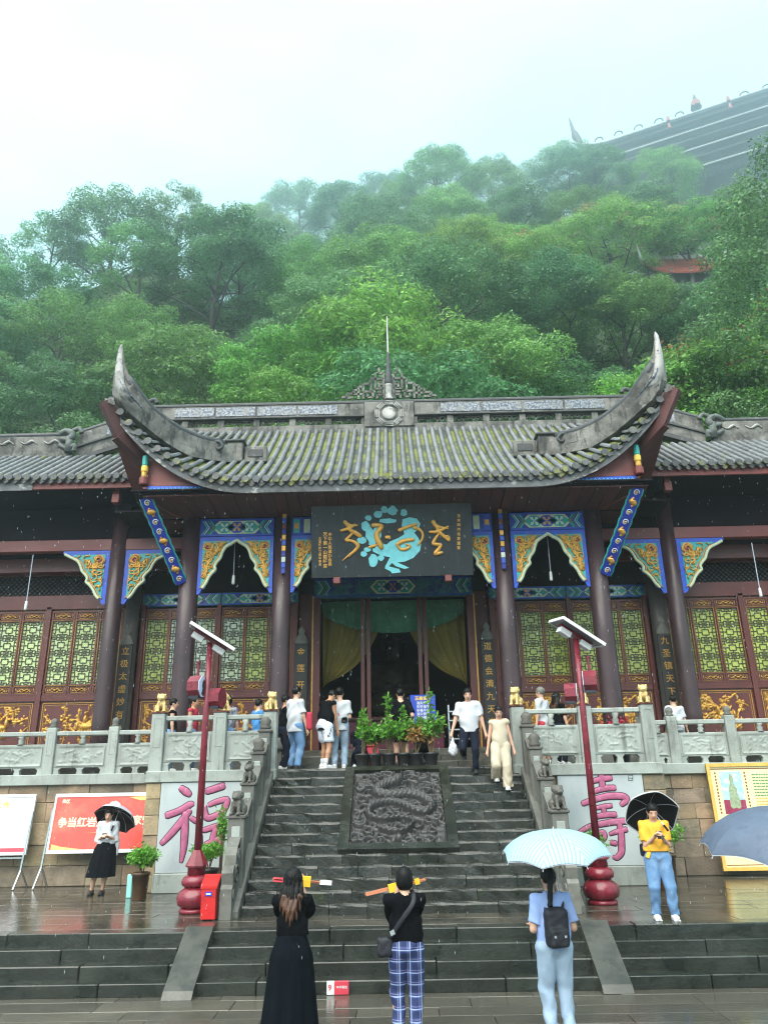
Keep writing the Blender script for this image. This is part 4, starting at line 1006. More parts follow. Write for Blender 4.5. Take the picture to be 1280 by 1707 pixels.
# ---- painted beams
def poly_xz(pts, y, d=.012):
    b = MB(); b.prism([(x, y, z) for x, z in pts], (0, d, 0)); return b
def painted_beam(t, x0, x1, z0, z1, y, dull=False, style=0):
    b = MB(); b.cbox(x0, x1, y, y + .26, z0, z1, .012); o = mk('beam', b, M['deep_blue'] if not dull else M['beam_teal_dull'], t); H_ = z1 - z0; W_ = x1 - x0; cx, cz = (x0 + x1) / 2, (z0 + z1) / 2
    def put(nm, pts, mn, lay): 
        pts = [(min(max(px_, x0 + .004), x1 - .004), pz_) for px_, pz_ in pts]; mk(nm, poly_xz(pts, y - .007 * lay, .004 + .007 * lay - .001), M[mn], o)
    put('border', [(x0 + .02, z0 + .015), (x1 - .02, z0 + .015), (x1 - .02, z0 + .05), (x0 + .02, z0 + .05)], 'blue_paint', 1); put('border', [(x0 + .02, z1 - .05), (x1 - .02, z1 - .05), (x1 - .02, z1 - .015), (x0 + .02, z1 - .015)], 'blue_paint', 1)
    if style == 0:
        h = H_ * .36; w_ = min(.27, W_ * .15)
        put('field', [(cx - w_ * 2.35, cz), (cx - w_ * 1.7, cz + h), (cx + w_ * 1.7, cz + h), (cx + w_ * 2.35, cz), (cx + w_ * 1.7, cz - h), (cx - w_ * 1.7, cz - h)], 'pale_paint', 1)
        for k, mn in ((-1, 'teal_paint'), (0, 'blue_paint'), (1, 'teal_paint')):
            c = cx + k * w_ * 1.18; put('lozenge', [(c - w_ * .92, cz), (c - w_ * .3, cz + h * .86), (c + w_ * .3, cz + h * .86), (c + w_ * .92, cz), (c + w_ * .3, cz - h * .86), (c - w_ * .3, cz - h * .86)], mn, 2)
            for a in range(4):
                q = a * math.pi / 2 + math.pi / 4; put('petal', [(c, cz), (c + .10 * math.cos(q - .35), cz + .12 * math.sin(q - .35)), (c + .14 * math.cos(q), cz + .15 * math.sin(q)), (c + .10 * math.cos(q + .35), cz + .12 * math.sin(q + .35))], 'paint_white' if k else 'gilt', 3)
        for s in (-1, 1):
            for q, mn in enumerate(('teal_paint', 'paint_white', 'green_paint', 'teal_paint', 'paint_white', 'blue_paint')):
                e = W_ / 2 - .05 - q * .065; wd = .05 if mn != 'paint_white' else .02
                if e < w_ * 2.5: break
                put('chevron', [(cx + s * e, cz + H_ * .37), (cx + s * (e - wd), cz + H_ * .37), (cx + s * (e - wd - .12), cz), (cx + s * (e - wd), cz - H_ * .37), (cx + s * e, cz - H_ * .37), (cx + s * (e - .12), cz)], mn, 1)
    else:
        n = max(3, int(W_ / .30)); 
        for k in range(n):
            c = x0 + W_ * (k + .5) / n; mn = ('teal_paint', 'pale_paint', 'blue_paint', 'green_paint')[k % 4]; wd = W_ / n * .30
            put('stripe', [(c - wd, z0 + .06), (c + wd, z0 + .06), (c + wd, z1 - .06), (c - wd, z1 - .06)], mn, 1)
            if k % 2 == 0: put('flower', [(c + .09 * math.cos(a * .785) * (1 if a % 2 else .6), cz + .11 * math.sin(a * .785) * (1 if a % 2 else .6)) for a in range(8)], 'gilt', 2)
    return o
for s in (-1, 1):
    a, b_ = sorted((s * (CA + .22), s * (CB - .22))); painted_beam(hall, a, b_, 8.50, 8.98, 18.46)
    for q in range(2):
        a, b_ = sorted((s * 1.75, s * (CA - .22)))
        if q == 0: painted_beam(hall, a, b_, 8.50, 8.98, 18.46, style=1)
b = MB(); b.cbox(-1.749, 1.749, 18.48, 18.70, 8.50, 8.98, .01); mk('beam', b, M['deep_blue'], hall)
for s in (-1, 1):
    a, b_ = sorted((s * (CA + .2), s * CB * .98)); 
# ---- carved corner brackets (shared mesh parts)
OUT = [(0, 0), (1, 0), (1, -.045), (.93, -.075), (.86, -.075), (.84, -.14), (.74, -.155), (.66, -.19), (.60, -.27), (.57, -.37), (.49, -.43), (.44, -.50), (.47, -.57), (.43, -.63), (.33, -.655), (.27, -.75), (.21, -.84), (.20, -.89), (.12, -.91), (.09, -.97), (.05, -1), (0, -1)]
def bracket_meshes(w_, h_, seed):
    r = random.Random(seed); ms = {}
    S = lambda p: (p[0] * w_, p[1] * h_)
    b = MB(); b.prism([(S(p)[0], -.045, S(p)[1]) for p in OUT], (0, .09, 0)); ms['bracket'] = (b, 'blue_paint', False)
    inn = [(.09, -.075), (.80, -.075), (.72, -.115), (.60, -.17), (.53, -.27), (.49, -.37), (.42, -.43), (.37, -.50), (.38, -.58), (.29, -.62), (.22, -.72), (.16, -.82), (.09, -.87)]
    b = MB(); b.prism([(S(p)[0], -.052, S(p)[1]) for p in inn], (0, .104, 0)); ms['panel'] = (b, 'teal_paint', False)
    edge = [(.96, -.06), (.85, -.11), (.74, -.155), (.66, -.20), (.60, -.28), (.55, -.38), (.47, -.45), (.42, -.52), (.44, -.58), (.36, -.64), (.28, -.72), (.21, -.83), (.13, -.90)]
    b = MB(); b.tube(spline([(S(p)[0], -.05, S(p)[1]) for p in edge], 3), .042, 8); ms['edge_trim'] = (b, 'pale_paint', True)
    b = MB(); b.tube(spline([(S((p[0] - .06, p[1] + .02))[0], -.06, S(p)[1]) for p in edge[1:]], 3), .016, 6); ms['edge_bead'] = (b, 'gilt', True)
    b = MB(); cx, cz = S((.22, -.17)); R = .105 * min(w_, h_ * .8)
    for k in range(3): b.tube([(cx + R * (1.05 - .1 * k) * math.cos(a * .449), -.058 - .004 * k, cz + R * (1.05 - .1 * k) * math.sin(a * .449)) for a in range(15)], .012, 6, cap=False)
    ms['medallion_ring'] = (b, 'gilt', True)
    b = MB(); b.lathe([(R * .95, 0), (R * .8, .025), (0, .03)], (0, 0, 0), 14); b.v = [(cx + x, -.05 - z, cz + y) for x, y, z in b.v]; ms['medallion'] = (b, 'plum_paint', True)
    b = MB(); b.tube(spline([(cx - R * .6, -.085, cz - R * .2), (cx - R * .2, -.09, cz + R * .4), (cx + R * .4, -.09, cz + R * .2), (cx + R * .5, -.085, cz - R * .4), (cx, -.09, cz - R * .3)], 4), [R * .16] * 5 + [R * .26] * 8 + [R * .12] * 4, 6)
    def inside(px, pz):
        p = inn; c = False
        for i in range(len(p)):
            (xa, za), (xb, zb) = p[i], p[i - 1]
            if (za > pz) != (zb > pz) and px < (xb - xa) * (pz - za) / (zb - za) + xa: c = not c
        return c
    for _ in range(170):
        px, pz = r.uniform(.1, .8), r.uniform(-.86, -.08)
        if not inside(px, pz) or math.hypot((px - .22) * w_, (pz + .17) * h_) < R * 1.25 or -.40 < pz < -.33: continue
        x, z = S((px, pz)); a = r.uniform(0, 6.28); d = r.choice((-1, 1)); q = [(x, -.06, z)]; st = .06
        for k in range(6):
            a += d * (.35 + .12 * k); x += st * math.cos(a); z += st * math.sin(a); st *= .93
            if not inside(x / w_, z / h_): break
            q.append((x, -.065 - .01 * math.sin(k), z))
        if len(q) > 2: b.tube(q, [.023 * (1 - .5 * i / len(q)) for i in range(len(q))], 6)
    ms['carving'] = (b, 'gilt', True)
    return {k: (lambda me: (me.materials.append(M[mm]), me)[1])(mesh_of(bb, k, sm)) for k, (bb, mm, sm) in ms.items()}
BR1 = bracket_meshes(.98, 1.48, 3); BR2 = bracket_meshes(1.28, 1.50, 5)
def bracket(t, ms, X, Y, Z, side):
    o = inst('bracket', ms['bracket'], t, (X, Y, Z), (0, 0, 0), (side, 1, 1))
    for k in ms:
        if k != 'bracket':
            c = bpy.data.objects.new(k, ms[k]); COL.objects.link(c); c.parent = o
    return o
for s in (-1, 1):
    bracket(hall, BR1, s * (CA + .225), 18.52, 8.497, s); bracket(hall, BR1, s * (CB - .235), 18.52, 8.497, -s); bracket(hall, BR1, s * (CA - .225), 18.52, 8.497, -s)
# slanting carved struts from the outer columns to the eave corners
for s in (-1, 1):
    a = P(303, 972, Y=18.4); c = P(243, 830, Y=17.25)
    if s > 0: a.x, c.x = -a.x, -c.x
    d = (c - a); e = d.normalized(); n = Vector((0, -1, 0)); n = (n - e * n.dot(e)).normalized(); sd = e.cross(n); b = MB(); b.obox((a + c) / 2, d / 2, sd * .12, n * .06); o = mk('corner_strut', b, M['deep_blue'], hall)
    b = MB()
    for k in range(9):
        p = a + d * (k + .5) / 9 + n * .06; q = [p + (sd * math.cos(t_) * .075 + e * math.sin(t_) * .085) * (1 - t_ * .09) for t_ in np.linspace(0, 7.5, 12)]
        if k % 3 != 1: b.tube(q, .014, 5)
    mk('strut_scroll', b, M['paint_white'], o, True, kind='stuff')
    b = MB()
    for k in range(9):
        p = a + d * (k + .5) / 9 + n * .055
        if k % 3 == 1: b.tube(spline([p - e * .11, p - e * .03 + sd * .05, p + e * .05 - sd * .04, p + e * .12], 4), [.03] * 4 + [.075] * 5 + [.03] * 4, 8, flat=.7, nrm=n)
        else: b.tube([p - sd * .03, p + sd * .03], .03, 6)
    mk('strut_carving', b, M['gilt'], o, True, kind='stuff')
    b = MB()
    for q in (-1, 1): b.tube([a + d * k / 18 + sd * q * (.125 + .02 * (k % 2)) for k in range(19)], .028, 6)
    mk('strut_edge', b, M['teal_paint'], o, True)
# ---- eave underside: planks, triangular boards, painted stripe, hanging posts
k = 0; X = -5.95
while X < 5.9:
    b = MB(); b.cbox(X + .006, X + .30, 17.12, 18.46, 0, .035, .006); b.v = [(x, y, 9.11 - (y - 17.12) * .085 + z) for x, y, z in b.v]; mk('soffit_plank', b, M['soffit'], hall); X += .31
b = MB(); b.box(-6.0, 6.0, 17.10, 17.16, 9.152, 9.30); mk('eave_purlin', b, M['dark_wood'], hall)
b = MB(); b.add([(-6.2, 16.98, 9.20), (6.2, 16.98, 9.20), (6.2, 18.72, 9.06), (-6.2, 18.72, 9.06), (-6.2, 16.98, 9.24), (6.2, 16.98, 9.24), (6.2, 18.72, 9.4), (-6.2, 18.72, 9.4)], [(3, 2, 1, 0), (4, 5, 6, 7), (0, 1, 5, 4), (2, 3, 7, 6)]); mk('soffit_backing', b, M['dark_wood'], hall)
for s in (-1, 1):
    f = lambda x, y, Y=17.15: (lambda p: Vector((p.x if s < 0 else -p.x, p.y, p.z)))(P(x, y, Y=Y))
    b = MB(); b.prism([f(250, 752), f(272, 770), f(314, 789), f(352, 803), f(246, 806)], (0, .05, 0)); mk('eave_board', b, M['eave_red'], hall)
    b = MB(); b.prism([f(244, 803.5, 17.10), f(360, 803.5, 17.10), f(360, 809, 17.10), f(244, 810, 17.10)], (0, .06, 0)); mk('eave_moulding', b, M['eave_red'], hall)
    b = MB(); b.prism([f(246, 810.5, 17.06), f(398, 809.5, 17.06), f(380, 817, 17.06), f(246, 819, 17.06)], (0, .07, 0)); o = mk('painted_stripe', b, M['blue_paint'], hall)
    b = MB(); q0, q1 = f(248, 816, 17.05), f(384, 813, 17.05); b.tube([q0.lerp(q1, i / 40) + Vector((0, -.008, .028 * (1 if i % 2 else -1))) for i in range(41)], .011, 5); mk('stripe_wave', b, M['turquoise'], o)
    b = MB(); b.prism([f(238, 812, 17.3), f(262, 812, 17.3), f(298, 846, 17.9), f(300, 862, 18.3), f(243, 834, 17.3)], (0, .12, 0)); mk('corner_bracket', b, M['eave_red'], hall)
    c = f(240, 800, 17.0); 
    for (z0, z1, mn, r_) in ((.36, .62, 'teal_paint', .075), (.20, .355, 'print_yellow', .085), (.06, .195, 'gilt', .075), (-.14, .055, 'eave_red', .11)):
        b = MB(); b.lathe([(r_ * .85, z0), (r_, z0 + .03), (r_, z1 - .03), (r_ * .85, z1)], (c.x, c.y, c.z), 10); mk('hanging_post', b, M[mn], hall, False)
# ---- facade
FY = 21.0
GP = ["horse", "tree", "crane"]
def gold_panel(seed, W_, H_):
    r = random.Random(seed); nu, nv = int(W_ / .016), int(H_ / .016); st = []; bl = []
    for k in range(14):
        x, z, a = r.uniform(.05, W_ - .05), r.uniform(.05, H_ * .9), r.uniform(.3, 2.8); q = [(x, z)]
        for j in range(7):
            a += r.uniform(-.6, .6); x += .10 * math.cos(a); z += .09 * math.sin(a); q.append((x, z))
            for _ in range(2): bl.append((x + r.uniform(-.09, .09), z + r.uniform(-.08, .08), r.uniform(.025, .055), r.randint(3, 6)))
        st.append(smooth2(q, 3))
    hx, hz = W_ * r.uniform(.55, .72), H_ * .52; f = r.choice((-1, 1))
    horse = [(hx, hz, .20, .09), (hx + f * .20, hz + .12, .06, .13), (hx + f * .27, hz + .21, .08, .045), (hx - f * .03, hz + .18, .065, .12), (hx - f * .03, hz + .34, .05, .05)] + [(hx + dx, hz - .17, .028, .13) for dx in (-.16, -.09, .10, .17)] + [(hx - f * .24, hz + .02, .05, .10)]
    def fn(U, V):
        x, z = U * W_, V * H_; H = np.zeros(U.shape) - .004
        for q in st: d, p = polydist(x, z, q); H = np.maximum(H, .05 * np.sqrt(np.clip(1 - d / .020, 0, 1)) - .004)
        for (cx, cz, rr, n_) in bl:
            dx, dz = x - cx, z - cz; an = np.arctan2(dz, dx); d = np.hypot(dx, dz); H = np.maximum(H, .045 * np.sqrt(np.clip(1 - d / (rr * (.7 + .35 * np.cos(n_ * an))), 0, 1)) - .004)
        k0 = np.zeros(U.shape, bool)
        for (cx, cz, rx, rz) in horse: k = np.clip(1 - ((x - cx) / rx) ** 2 - ((z - cz) / rz) ** 2, 0, 1); H = np.where(k > 0, np.maximum(H, .075 * np.sqrt(k) + .01), H)
        return H + .006 * (vnoise(np.stack([x * 40, z * 40, x * 0], -1), seed) - .5) * (H > 0)
    U, V, H = relief_grid(nu, nv, fn); vv = np.stack([(U - .5) * W_, -H, V * H_], -1).reshape(-1, 3); I = np.arange(nu * nv).reshape(nu, nv)
    ok = (H > 0); c = ok[:-1, :-1] | ok[1:, :-1] | ok[1:, 1:] | ok[:-1, 1:]; ff = np.stack([I[:-1, :-1], I[1:, :-1], I[1:, 1:], I[:-1, 1:]], -1)[c]
    us = np.unique(ff); mp_ = -np.ones(nu * nv, int); mp_[us] = np.arange(len(us)); b = MB(); b.np(vv[us], mp_[ff]); me = mesh_of(b, 'gilt_carving', True); me.materials.append(M['gilt']); return me
GOLD = [gold_panel(sd, 1.86, 1.12) for sd in (3, 7, 12, 19)]
LW, LH = .655, 2.30     # leaf
b = MB(); t_ = .05
for x in (-LW / 2, LW / 2 - t_): b.box(x, x + t_, -.04, .04, 0, LH)
for z in (0, .22, LH - .30, LH - .055): b.box(-LW / 2 + t_ + .0005, LW / 2 - t_ - .0005, -.039, .039, z, z + (.055 if z else .04))
b.box(-LW / 2 + t_, LW / 2 - t_, -.01, .01, .04, .22); b.box(-LW / 2 + t_, LW / 2 - t_, -.01, .01, LH - .245, LH - .055)
LEAF = mesh_of(b, 'window_leaf'); LEAF.materials.append(M['maroon'])
def rim(b, x0, x1, z0, z1, y, r):
    b.tube([(x0, y, z0), (x1, y, z0)], r, 5); b.tube([(x0, y, z1), (x1, y, z1)], r, 5); b.tube([(x0, y, z0), (x0, y, z1)], r, 5); b.tube([(x1, y, z0), (x1, y, z1)], r, 5)
LX, Z0, Z1 = LW / 2 - t_ - .01, .275, LH - .30
b = MB(); rim(b, -LW / 2 + .03, LW / 2 - .03, .245, Z1 + .03, -.043, .007); rim(b, -LX + .02, LX - .02, .06, .20, -.014, .008); rim(b, -LX + .02, LX - .02, LH - .225, LH - .075, -.014, .008)
for zc in (.13, LH - .15):
    for s in (-1, 1):
        b.tube(spline([(s * .02, -.02, zc), (s * .07, -.03, zc + .035), (s * .12, -.02, zc), (s * .17, -.03, zc - .03), (s * .2, -.02, zc + .01)], 3), [.018] * 6 + [.012] * 7, 5)
        b.tube(spline([(s * .03, -.02, zc - .03), (s * .09, -.025, zc - .035), (s * .15, -.02, zc + .03)], 3), .011, 5)
    b.tube([(-.03, -.03, zc), (.03, -.03, zc)], .028, 6)
LGILT = mesh_of(b, 'leaf_gilding', True); LGILT.materials.append(M['gilt_dull'])
b = MB(); seg = [(.33, .33, .67, .33), (.33, .67, .67, .67), (.33, .33, .33, .67), (.67, .33, .67, .67), (.5, .67, .5, .82), (.24, .82, .76, .82), (.24, .82, .24, 1), (.76, .82, .76, 1), (.5, .33, .5, .18), (.24, .18, .76, .18), (.24, 0, .24, .18), (.76, 0, .76, .18),
       (.33, .5, .14, .5), (.67, .5, .86, .5), (.14, .26, .14, .74), (.86, .26, .86, .74), (0, .26, .14, .26), (0, .74, .14, .74), (.86, .26, 1, .26), (.86, .74, 1, .74), (.24, 1, .76, 1), (0, .5, .14, .5), (.86, .5, 1, .5), (0, 0, .24, .0), (.76, 0, 1, 0), (.38, .82, .38, .92), (.62, .82, .62, .92), (.38, .92, .62, .92), (.38, .18, .38, .08), (.62, .18, .62, .08), (.38, .08, .62, .08), (0, .9, .24, .9), (.76, .9, 1, .9), (0, .1, .24, .1), (.76, .1, 1, .1), (.12, .74, .12, .9), (.88, .74, .88, .9), (.12, .26, .12, .1), (.88, .26, .88, .1)]
NC = 4; CH = (Z1 - Z0) / NC
for c in range(NC):
    for (a0, b0_, a1, b1_) in seg: b.bar((-LX + 2 * LX * a0, -.005, Z0 + CH * (c + b0_)), (-LX + 2 * LX * a1, -.005, Z0 + CH * (c + b1_)), .016, .018, (0, 1, 0))
LATT = mesh_of(b, 'fretwork'); LATT.materials.append(M['fret'])
def pane_mesh(mn):
    b = MB(); b.box(-LX - .01, LX + .01, .012, .02, Z0 - .01, Z1 + .01); me = mesh_of(b, 'pane'); me.materials.append(M[mn]); return me
PANES = {k: pane_mesh(k) for k in ('pane_pale', 'pane_yellow', 'pane_lime')}
def leaf(t, X, pane):
    o = inst('window_leaf', LEAF, t, (X, FY, 4.94))
    for nm, me in (('pane', PANES[pane]), ('fretwork', LATT), ('leaf_gilding', LGILT)): c = bpy.data.objects.new(nm, me); COL.objects.link(c); c.parent = o
def bay_facade(t, x0, x1, panes, seed, gi):
    """three leaves over one wide gilt panel"""
    n = len(panes); wd = (x1 - x0) / n
    for i, pn in enumerate(panes): leaf(t, x0 + wd * (i + .5), pn)
    b = MB(); b.box(x0, x1, FY - .05, FY + .09, 4.78, 4.935); mk('sill_rail', b, M['maroon'], t)
    b = MB(); b.box(x0, x1, FY + .0, FY + .05, POD, 4.779); o = mk('lower_panel', b, M['maroon'], t)
    b = MB(); rim(b, x0 + .06, x1 - .06, POD + .12, 4.72, FY - .008, .013); rim(b, x0 + .11, x1 - .11, POD + .17, 4.67, FY - .006, .007); mk('panel_rim', b, M['gilt_dull'], o)
    me = GOLD[gi % len(GOLD)]; c = inst('gilt_carving', me, o, ((x0 + x1) / 2, FY - .002, POD + .22), (0, 0, 0), ((x1 - x0 - .26) / 1.86, 1, 1.02))
def fpost(t, X, w_=.12, z1=7.35, m='maroon'):
    b = MB(); b.cbox(X - w_ / 2, X + w_ / 2, FY - .08, FY + .12, POD, z1, .01); mk('frame_post', b, M[m], t)
for s, pn in ((-1, ('pane_pale', 'pane_pale', 'pane_yellow')), (1, ('pane_yellow',) * 3)):
    a, b_ = sorted((s * 6.86, s * 4.90)); bay_facade(hall, a, b_, pn if s > 0 else ('pane_yellow', 'pane_pale', 'pane_pale'), 1, 0 if s < 0 else 2)
    a, b_ = sorted((s * 4.76, s * 2.80)); bay_facade(hall, a, b_, ('pane_pale', 'pane_yellow', 'pane_pale') if s < 0 else ('pane_pale', 'pane_yellow', 'pane_yellow'), 2, 1 if s < 0 else 3)
    fpost(hall, s * 4.83); fpost(hall, s * 6.93); fpost(hall, s * 2.72, .15); fpost(hall, s * 2.12, .2, 7.6)
    b = MB(); b.box(s * 2.225 - .02, s * 2.225 + .02, FY - .10, FY - .06, POD, 7.5); mk('gilt_edge', b, M['gilt_dull'], hall)
    a, b_ = sorted((s * 6.99, s * 4.80)); painted_beam(hall, a, b_, 7.30, 7.66, FY - .06, True); a, b_ = sorted((s * 4.79, s * 2.65)); painted_beam(hall, a, b_, 7.30, 7.66, FY - .06, True)
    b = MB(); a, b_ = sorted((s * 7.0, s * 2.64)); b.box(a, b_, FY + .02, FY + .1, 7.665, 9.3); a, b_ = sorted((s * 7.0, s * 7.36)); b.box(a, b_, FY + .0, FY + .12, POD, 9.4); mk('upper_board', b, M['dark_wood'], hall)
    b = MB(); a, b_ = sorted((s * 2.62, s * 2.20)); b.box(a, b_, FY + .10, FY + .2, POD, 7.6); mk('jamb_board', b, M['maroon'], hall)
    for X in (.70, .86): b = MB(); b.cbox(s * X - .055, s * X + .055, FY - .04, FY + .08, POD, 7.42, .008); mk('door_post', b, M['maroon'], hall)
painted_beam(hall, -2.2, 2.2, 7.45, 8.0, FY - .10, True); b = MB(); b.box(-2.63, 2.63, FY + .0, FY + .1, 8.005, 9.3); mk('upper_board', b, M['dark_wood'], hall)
# hall interior and ceiling above the porch
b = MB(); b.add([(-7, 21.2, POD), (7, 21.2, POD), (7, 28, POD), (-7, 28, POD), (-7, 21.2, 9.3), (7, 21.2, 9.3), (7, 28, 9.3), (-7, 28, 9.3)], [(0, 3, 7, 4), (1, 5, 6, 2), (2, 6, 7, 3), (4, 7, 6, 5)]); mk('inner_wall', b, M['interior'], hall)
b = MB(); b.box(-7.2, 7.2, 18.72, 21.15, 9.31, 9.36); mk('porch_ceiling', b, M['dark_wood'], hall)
for s in (-1, 1):
    for X in (CA, CB): b = MB(); b.cbox(s * X - .11, s * X + .11, 18.8, 20.98, 8.35, 8.75, .01); mk('tie_beam', b, M['beam_teal_dull'], hall)
# ------------------------------------------------------------------ side galleries
GC = 7.45; GEY, GEZ, GRY, GRZ = 18.6, 10.22, 20.9, 11.86
def gallery(s):
    t = thing('side_gallery', 'maroon timber side gallery with low tiled roof over the ' + ('red banner side' if s < 0 else 'yellow poster side'), 'building', (s * 10, 20.5, POD))
    column(t, s * GC, 20.0, 10.1, .225); column(t, s * 7.18, 20.75, 8.6, .19, 'column_grey')
    def gs(X, q, h=0.0):
        sag = .10 * max(0, (abs(X) - 9.0) / 4); n = math.hypot(GRY - GEY, GRZ - GEZ); return Vector((X, GEY + (GRY - GEY) * q - h * (GRZ - GEZ) / n, GEZ + sag + (GRZ - GEZ) * q + h * (GRY - GEY) / n))
    xa, xb = 6.35, 14.0
    b = MB(); rows = [[gs(s * (xa + (xb - xa) * i / 16), j / 4) for i in range(17)] for j in range(5)]; b.grid(rows); rf = mk('roof', b, M['channel'], t)
    b = MB(); b.grid([[gs(s * (xa + (xb - xa) * i / 16), j / 2, -.12) for i in range(17)] for j in range(3)]); mk('roof_boarding', b, M['dark_wood'], rf)
    k = 0; X = xa + .1
    while X < 12.6:
        mk('tile_row', tile_row(s * X, 0, 1, gs, 9), M['tile'], rf, True); p = gs(s * X, 0, .045); inst('eave_disc', CAP, rf, p + Vector((0, -.03, 0)), (0, rr_.uniform(-.1, .1), rr_.uniform(-.1, .1)))
        p = gs(s * (X + SP / 2), 0); inst('drip_tile', DRIP, rf, p + Vector((0, -.025, 0)), (rr_.uniform(-.1, .1), 0, 0)); X += SP
    b = MB(); x0, x1 = sorted((s * xa, s * xb)); b.box(x0, x1, GEY + .05, GEY + .12, GEZ - .24, GEZ - .03); mk('fascia_board', b, M['eave_red'], rf)
    if True:
        x0, x1 = sorted((s * (9.4 if s < 0 else 10.2), s * xb)); b = MB(); b.box(x0, x1, GEY + .03, GEY + .049, GEZ - .27, GEZ - .0); mk('peeling_fascia', b, M['fascia'] if s < 0 else M['eave_red'], rf)
    # ridge with cap, dragon head and sloping ridge up to the hall
    x0, x1 = sorted((s * 9.55, s * xb)); b = MB(); b.cbox(x0, x1, 20.8, 21.0, GRZ - .15, 12.55, .015); mk('ridge_band', b, M['ridge_plaster'], rf)
    b = MB(); b.tube([(x0, 20.9, 12.60), (x1, 20.9, 12.62)], .10, 8); mk('ridge_cap', b, M['ridge_dark'], rf)
    b = MB()
    for q in range(4):
        xq = s * (10.1 + q * .7); b.tube(spline([(xq - .25, 20.79, 12.38), (xq - .08, 20.78, 12.30), (xq + .1, 20.78, 12.40), (xq + .25, 20.79, 12.30)], 3), [.02] * 4 + [.045] * 3 + [.02] * 3, 6)
    mk('stucco_cloud', b, M['white_horn'], rf, True)
    b = MB(); c = s * 9.62
    b.tube(spline([(c + s * .35, 20.86, 12.60), (c + s * .1, 20.8, 12.72), (c - s * .12, 20.78, 12.58), (c - s * .02, 20.76, 12.40), (c + s * .22, 20.76, 12.44)], 4), [.09] * 6 + [.11] * 6 + [.07] * 5, 8)
    b.tube(spline([(c - s * .05, 20.78, 12.66), (c - s * .28, 20.78, 12.78), (c - s * .38, 20.78, 12.62)], 4), [.07] * 9, 8); b.tube(spline([(c + s * .25, 20.78, 12.25), (c, 20.76, 12.12), (c - s * .22, 20.76, 12.22), (c - s * .2, 20.78, 12.02)], 4), [.07] * 13, 8); b.tube([(c - s * .05, 20.78, 12.0), (c - s * .05, 20.78, 12.5)], .12, 8); mk('dragon_head', b, M['green_patina'], rf, True)
    A0, A1 = Vector((s * 9.40, 20.95, 12.70)), Vector((s * 7.7, 21.3, 13.50)); B0, B1 = Vector((s * 9.40, 20.95, 11.75)), Vector((s * 7.6, 21.3, 12.55))
    b = MB(); b.prism([A0, A1, B1, B0], (0, .22, 0)); mk('sloping_ridge', b, M['ridge_plaster'], rf); b = MB(); b.tube([A0 + Vector((0, .1, .06)), A1 + Vector((0, .1, .06))], .10, 8); mk('ridge_cap', b, M['ridge_dark'], rf)
    m0, m1 = A0.lerp(B0, .48), A1.lerp(B1, .48); b = MB(); b.bar(m0 + Vector((0, -.03, 0)), m1 + Vector((0, -.03, 0)), .08, .05); b.bar(B0.lerp(A0, .06) + Vector((0, -.05, 0)), B1.lerp(A1, .06) + Vector((0, -.05, 0)), .1, .12); mk('ridge_moulding', b, M['ridge_dark'], rf)
    b = MB(); q0, q1 = A0.lerp(A1, .45), A0.lerp(A1, .95); b.prism([q0 + Vector((0, -.015, -.1)), q1 + Vector((0, -.015, -.1)), q1 + Vector((0, -.015, -.36)), q0 + Vector((0, -.015, -.36))], (0, .02, 0)); mk('mosaic_field', b, M['porcelain'], rf)
    # roof between ridge and hall
    b = MB(); b.add([(s * 9.4, 20.95, 11.85), (s * 6.3, 20.95, 11.85), (s * 6.3, 24, 13.2), (s * 9.4, 24, 13.2)], [(0, 1, 2, 3)]); mk('rear_slope', b, M['channel'], rf)
    # dark underside, hanging post, beams
    b = MB(); x0, x1 = sorted((s * 5.6, s * xb)); b.add([(x0, GEY + .12, GEZ - .2), (x1, GEY + .12, GEZ - .2), (x1, 20.9, 9.95), (x0, 20.9, 9.95)], [(0, 1, 2, 3)]); b.box(x0, x1, 20.9, 21.1, 8.45, 10.0); mk('soffit', b, M['dark_wood'], t)
    b = MB(); c = P(196, 822, Y=18.95); cx = c.x * (1 if s < 0 else -1); b.cbox(cx - .10, cx + .10, 18.85, 19.05, c.z - .30, c.z - .04, .015); b.cbox(cx - .085, cx + .085, 18.87, 19.03, c.z - .035, c.z + .45, .01); mk('hanging_post', b, M['eave_red'], t)
    x0, x1 = sorted((s * 5.35, s * 14)); b = MB(); b.cbox(x0, x1, 19.92, 20.16, 8.66, 8.98, .012); mk('tie_beam', b, M['maroon_light'], t)
    b = MB(); b.cbox(x0, x1, 20.55, 20.7, 8.25, 8.64, .01); mk('inner_beam', b, M['maroon'], t)
    b = MB(); b.box(x0, x1, 20.0, 20.06, 8.99, 9.9); mk('upper_boards', b, M['dark_wood'], t)
    # diamond lattice transom
    b = MB(); za, zb = 7.68, 8.24; x0, x1 = sorted((s * 7.0, s * 13)); q = x0 - .6
    while q < x1:
        for d in (1, -1):
            xs_, xe = (q, q + (zb - za)) if d > 0 else (q + (zb - za), q); b.bar((xs_, FY - .03, za), (xe, FY - .03, zb), .028, .02, (0, 1, 0))
        q += .135
    mk('lattice_transom', b, M['dark_wood'], t)
    b = MB(); b.box(x0, x1, FY + .35, FY + .4, za, zb + .2); mk('transom_back', b, M['tile'], t)
    b = MB(); b.cbox(x0, x1, FY - .08, FY + .10, 7.27, 7.675, .01); mk('lintel', b, M['maroon'], t); b = MB(); b.cbox(x0, x1, FY - .08, FY + .10, 8.245, 8.5, .01); mk('lintel', b, M['maroon'], t)
    pn = 'pane_lime' if s < 0 else 'pane_yellow'; a, b_ = sorted((s * 7.50, s * 9.50)); bay_facade(t, a, b_, (pn,) * 3, 3, 1 if s < 0 else 2); a, b_ = sorted((s * 9.66, s * 11.66)); bay_facade(t, a, b_, (pn,) * 3, 4, 3 if s < 0 else 0)
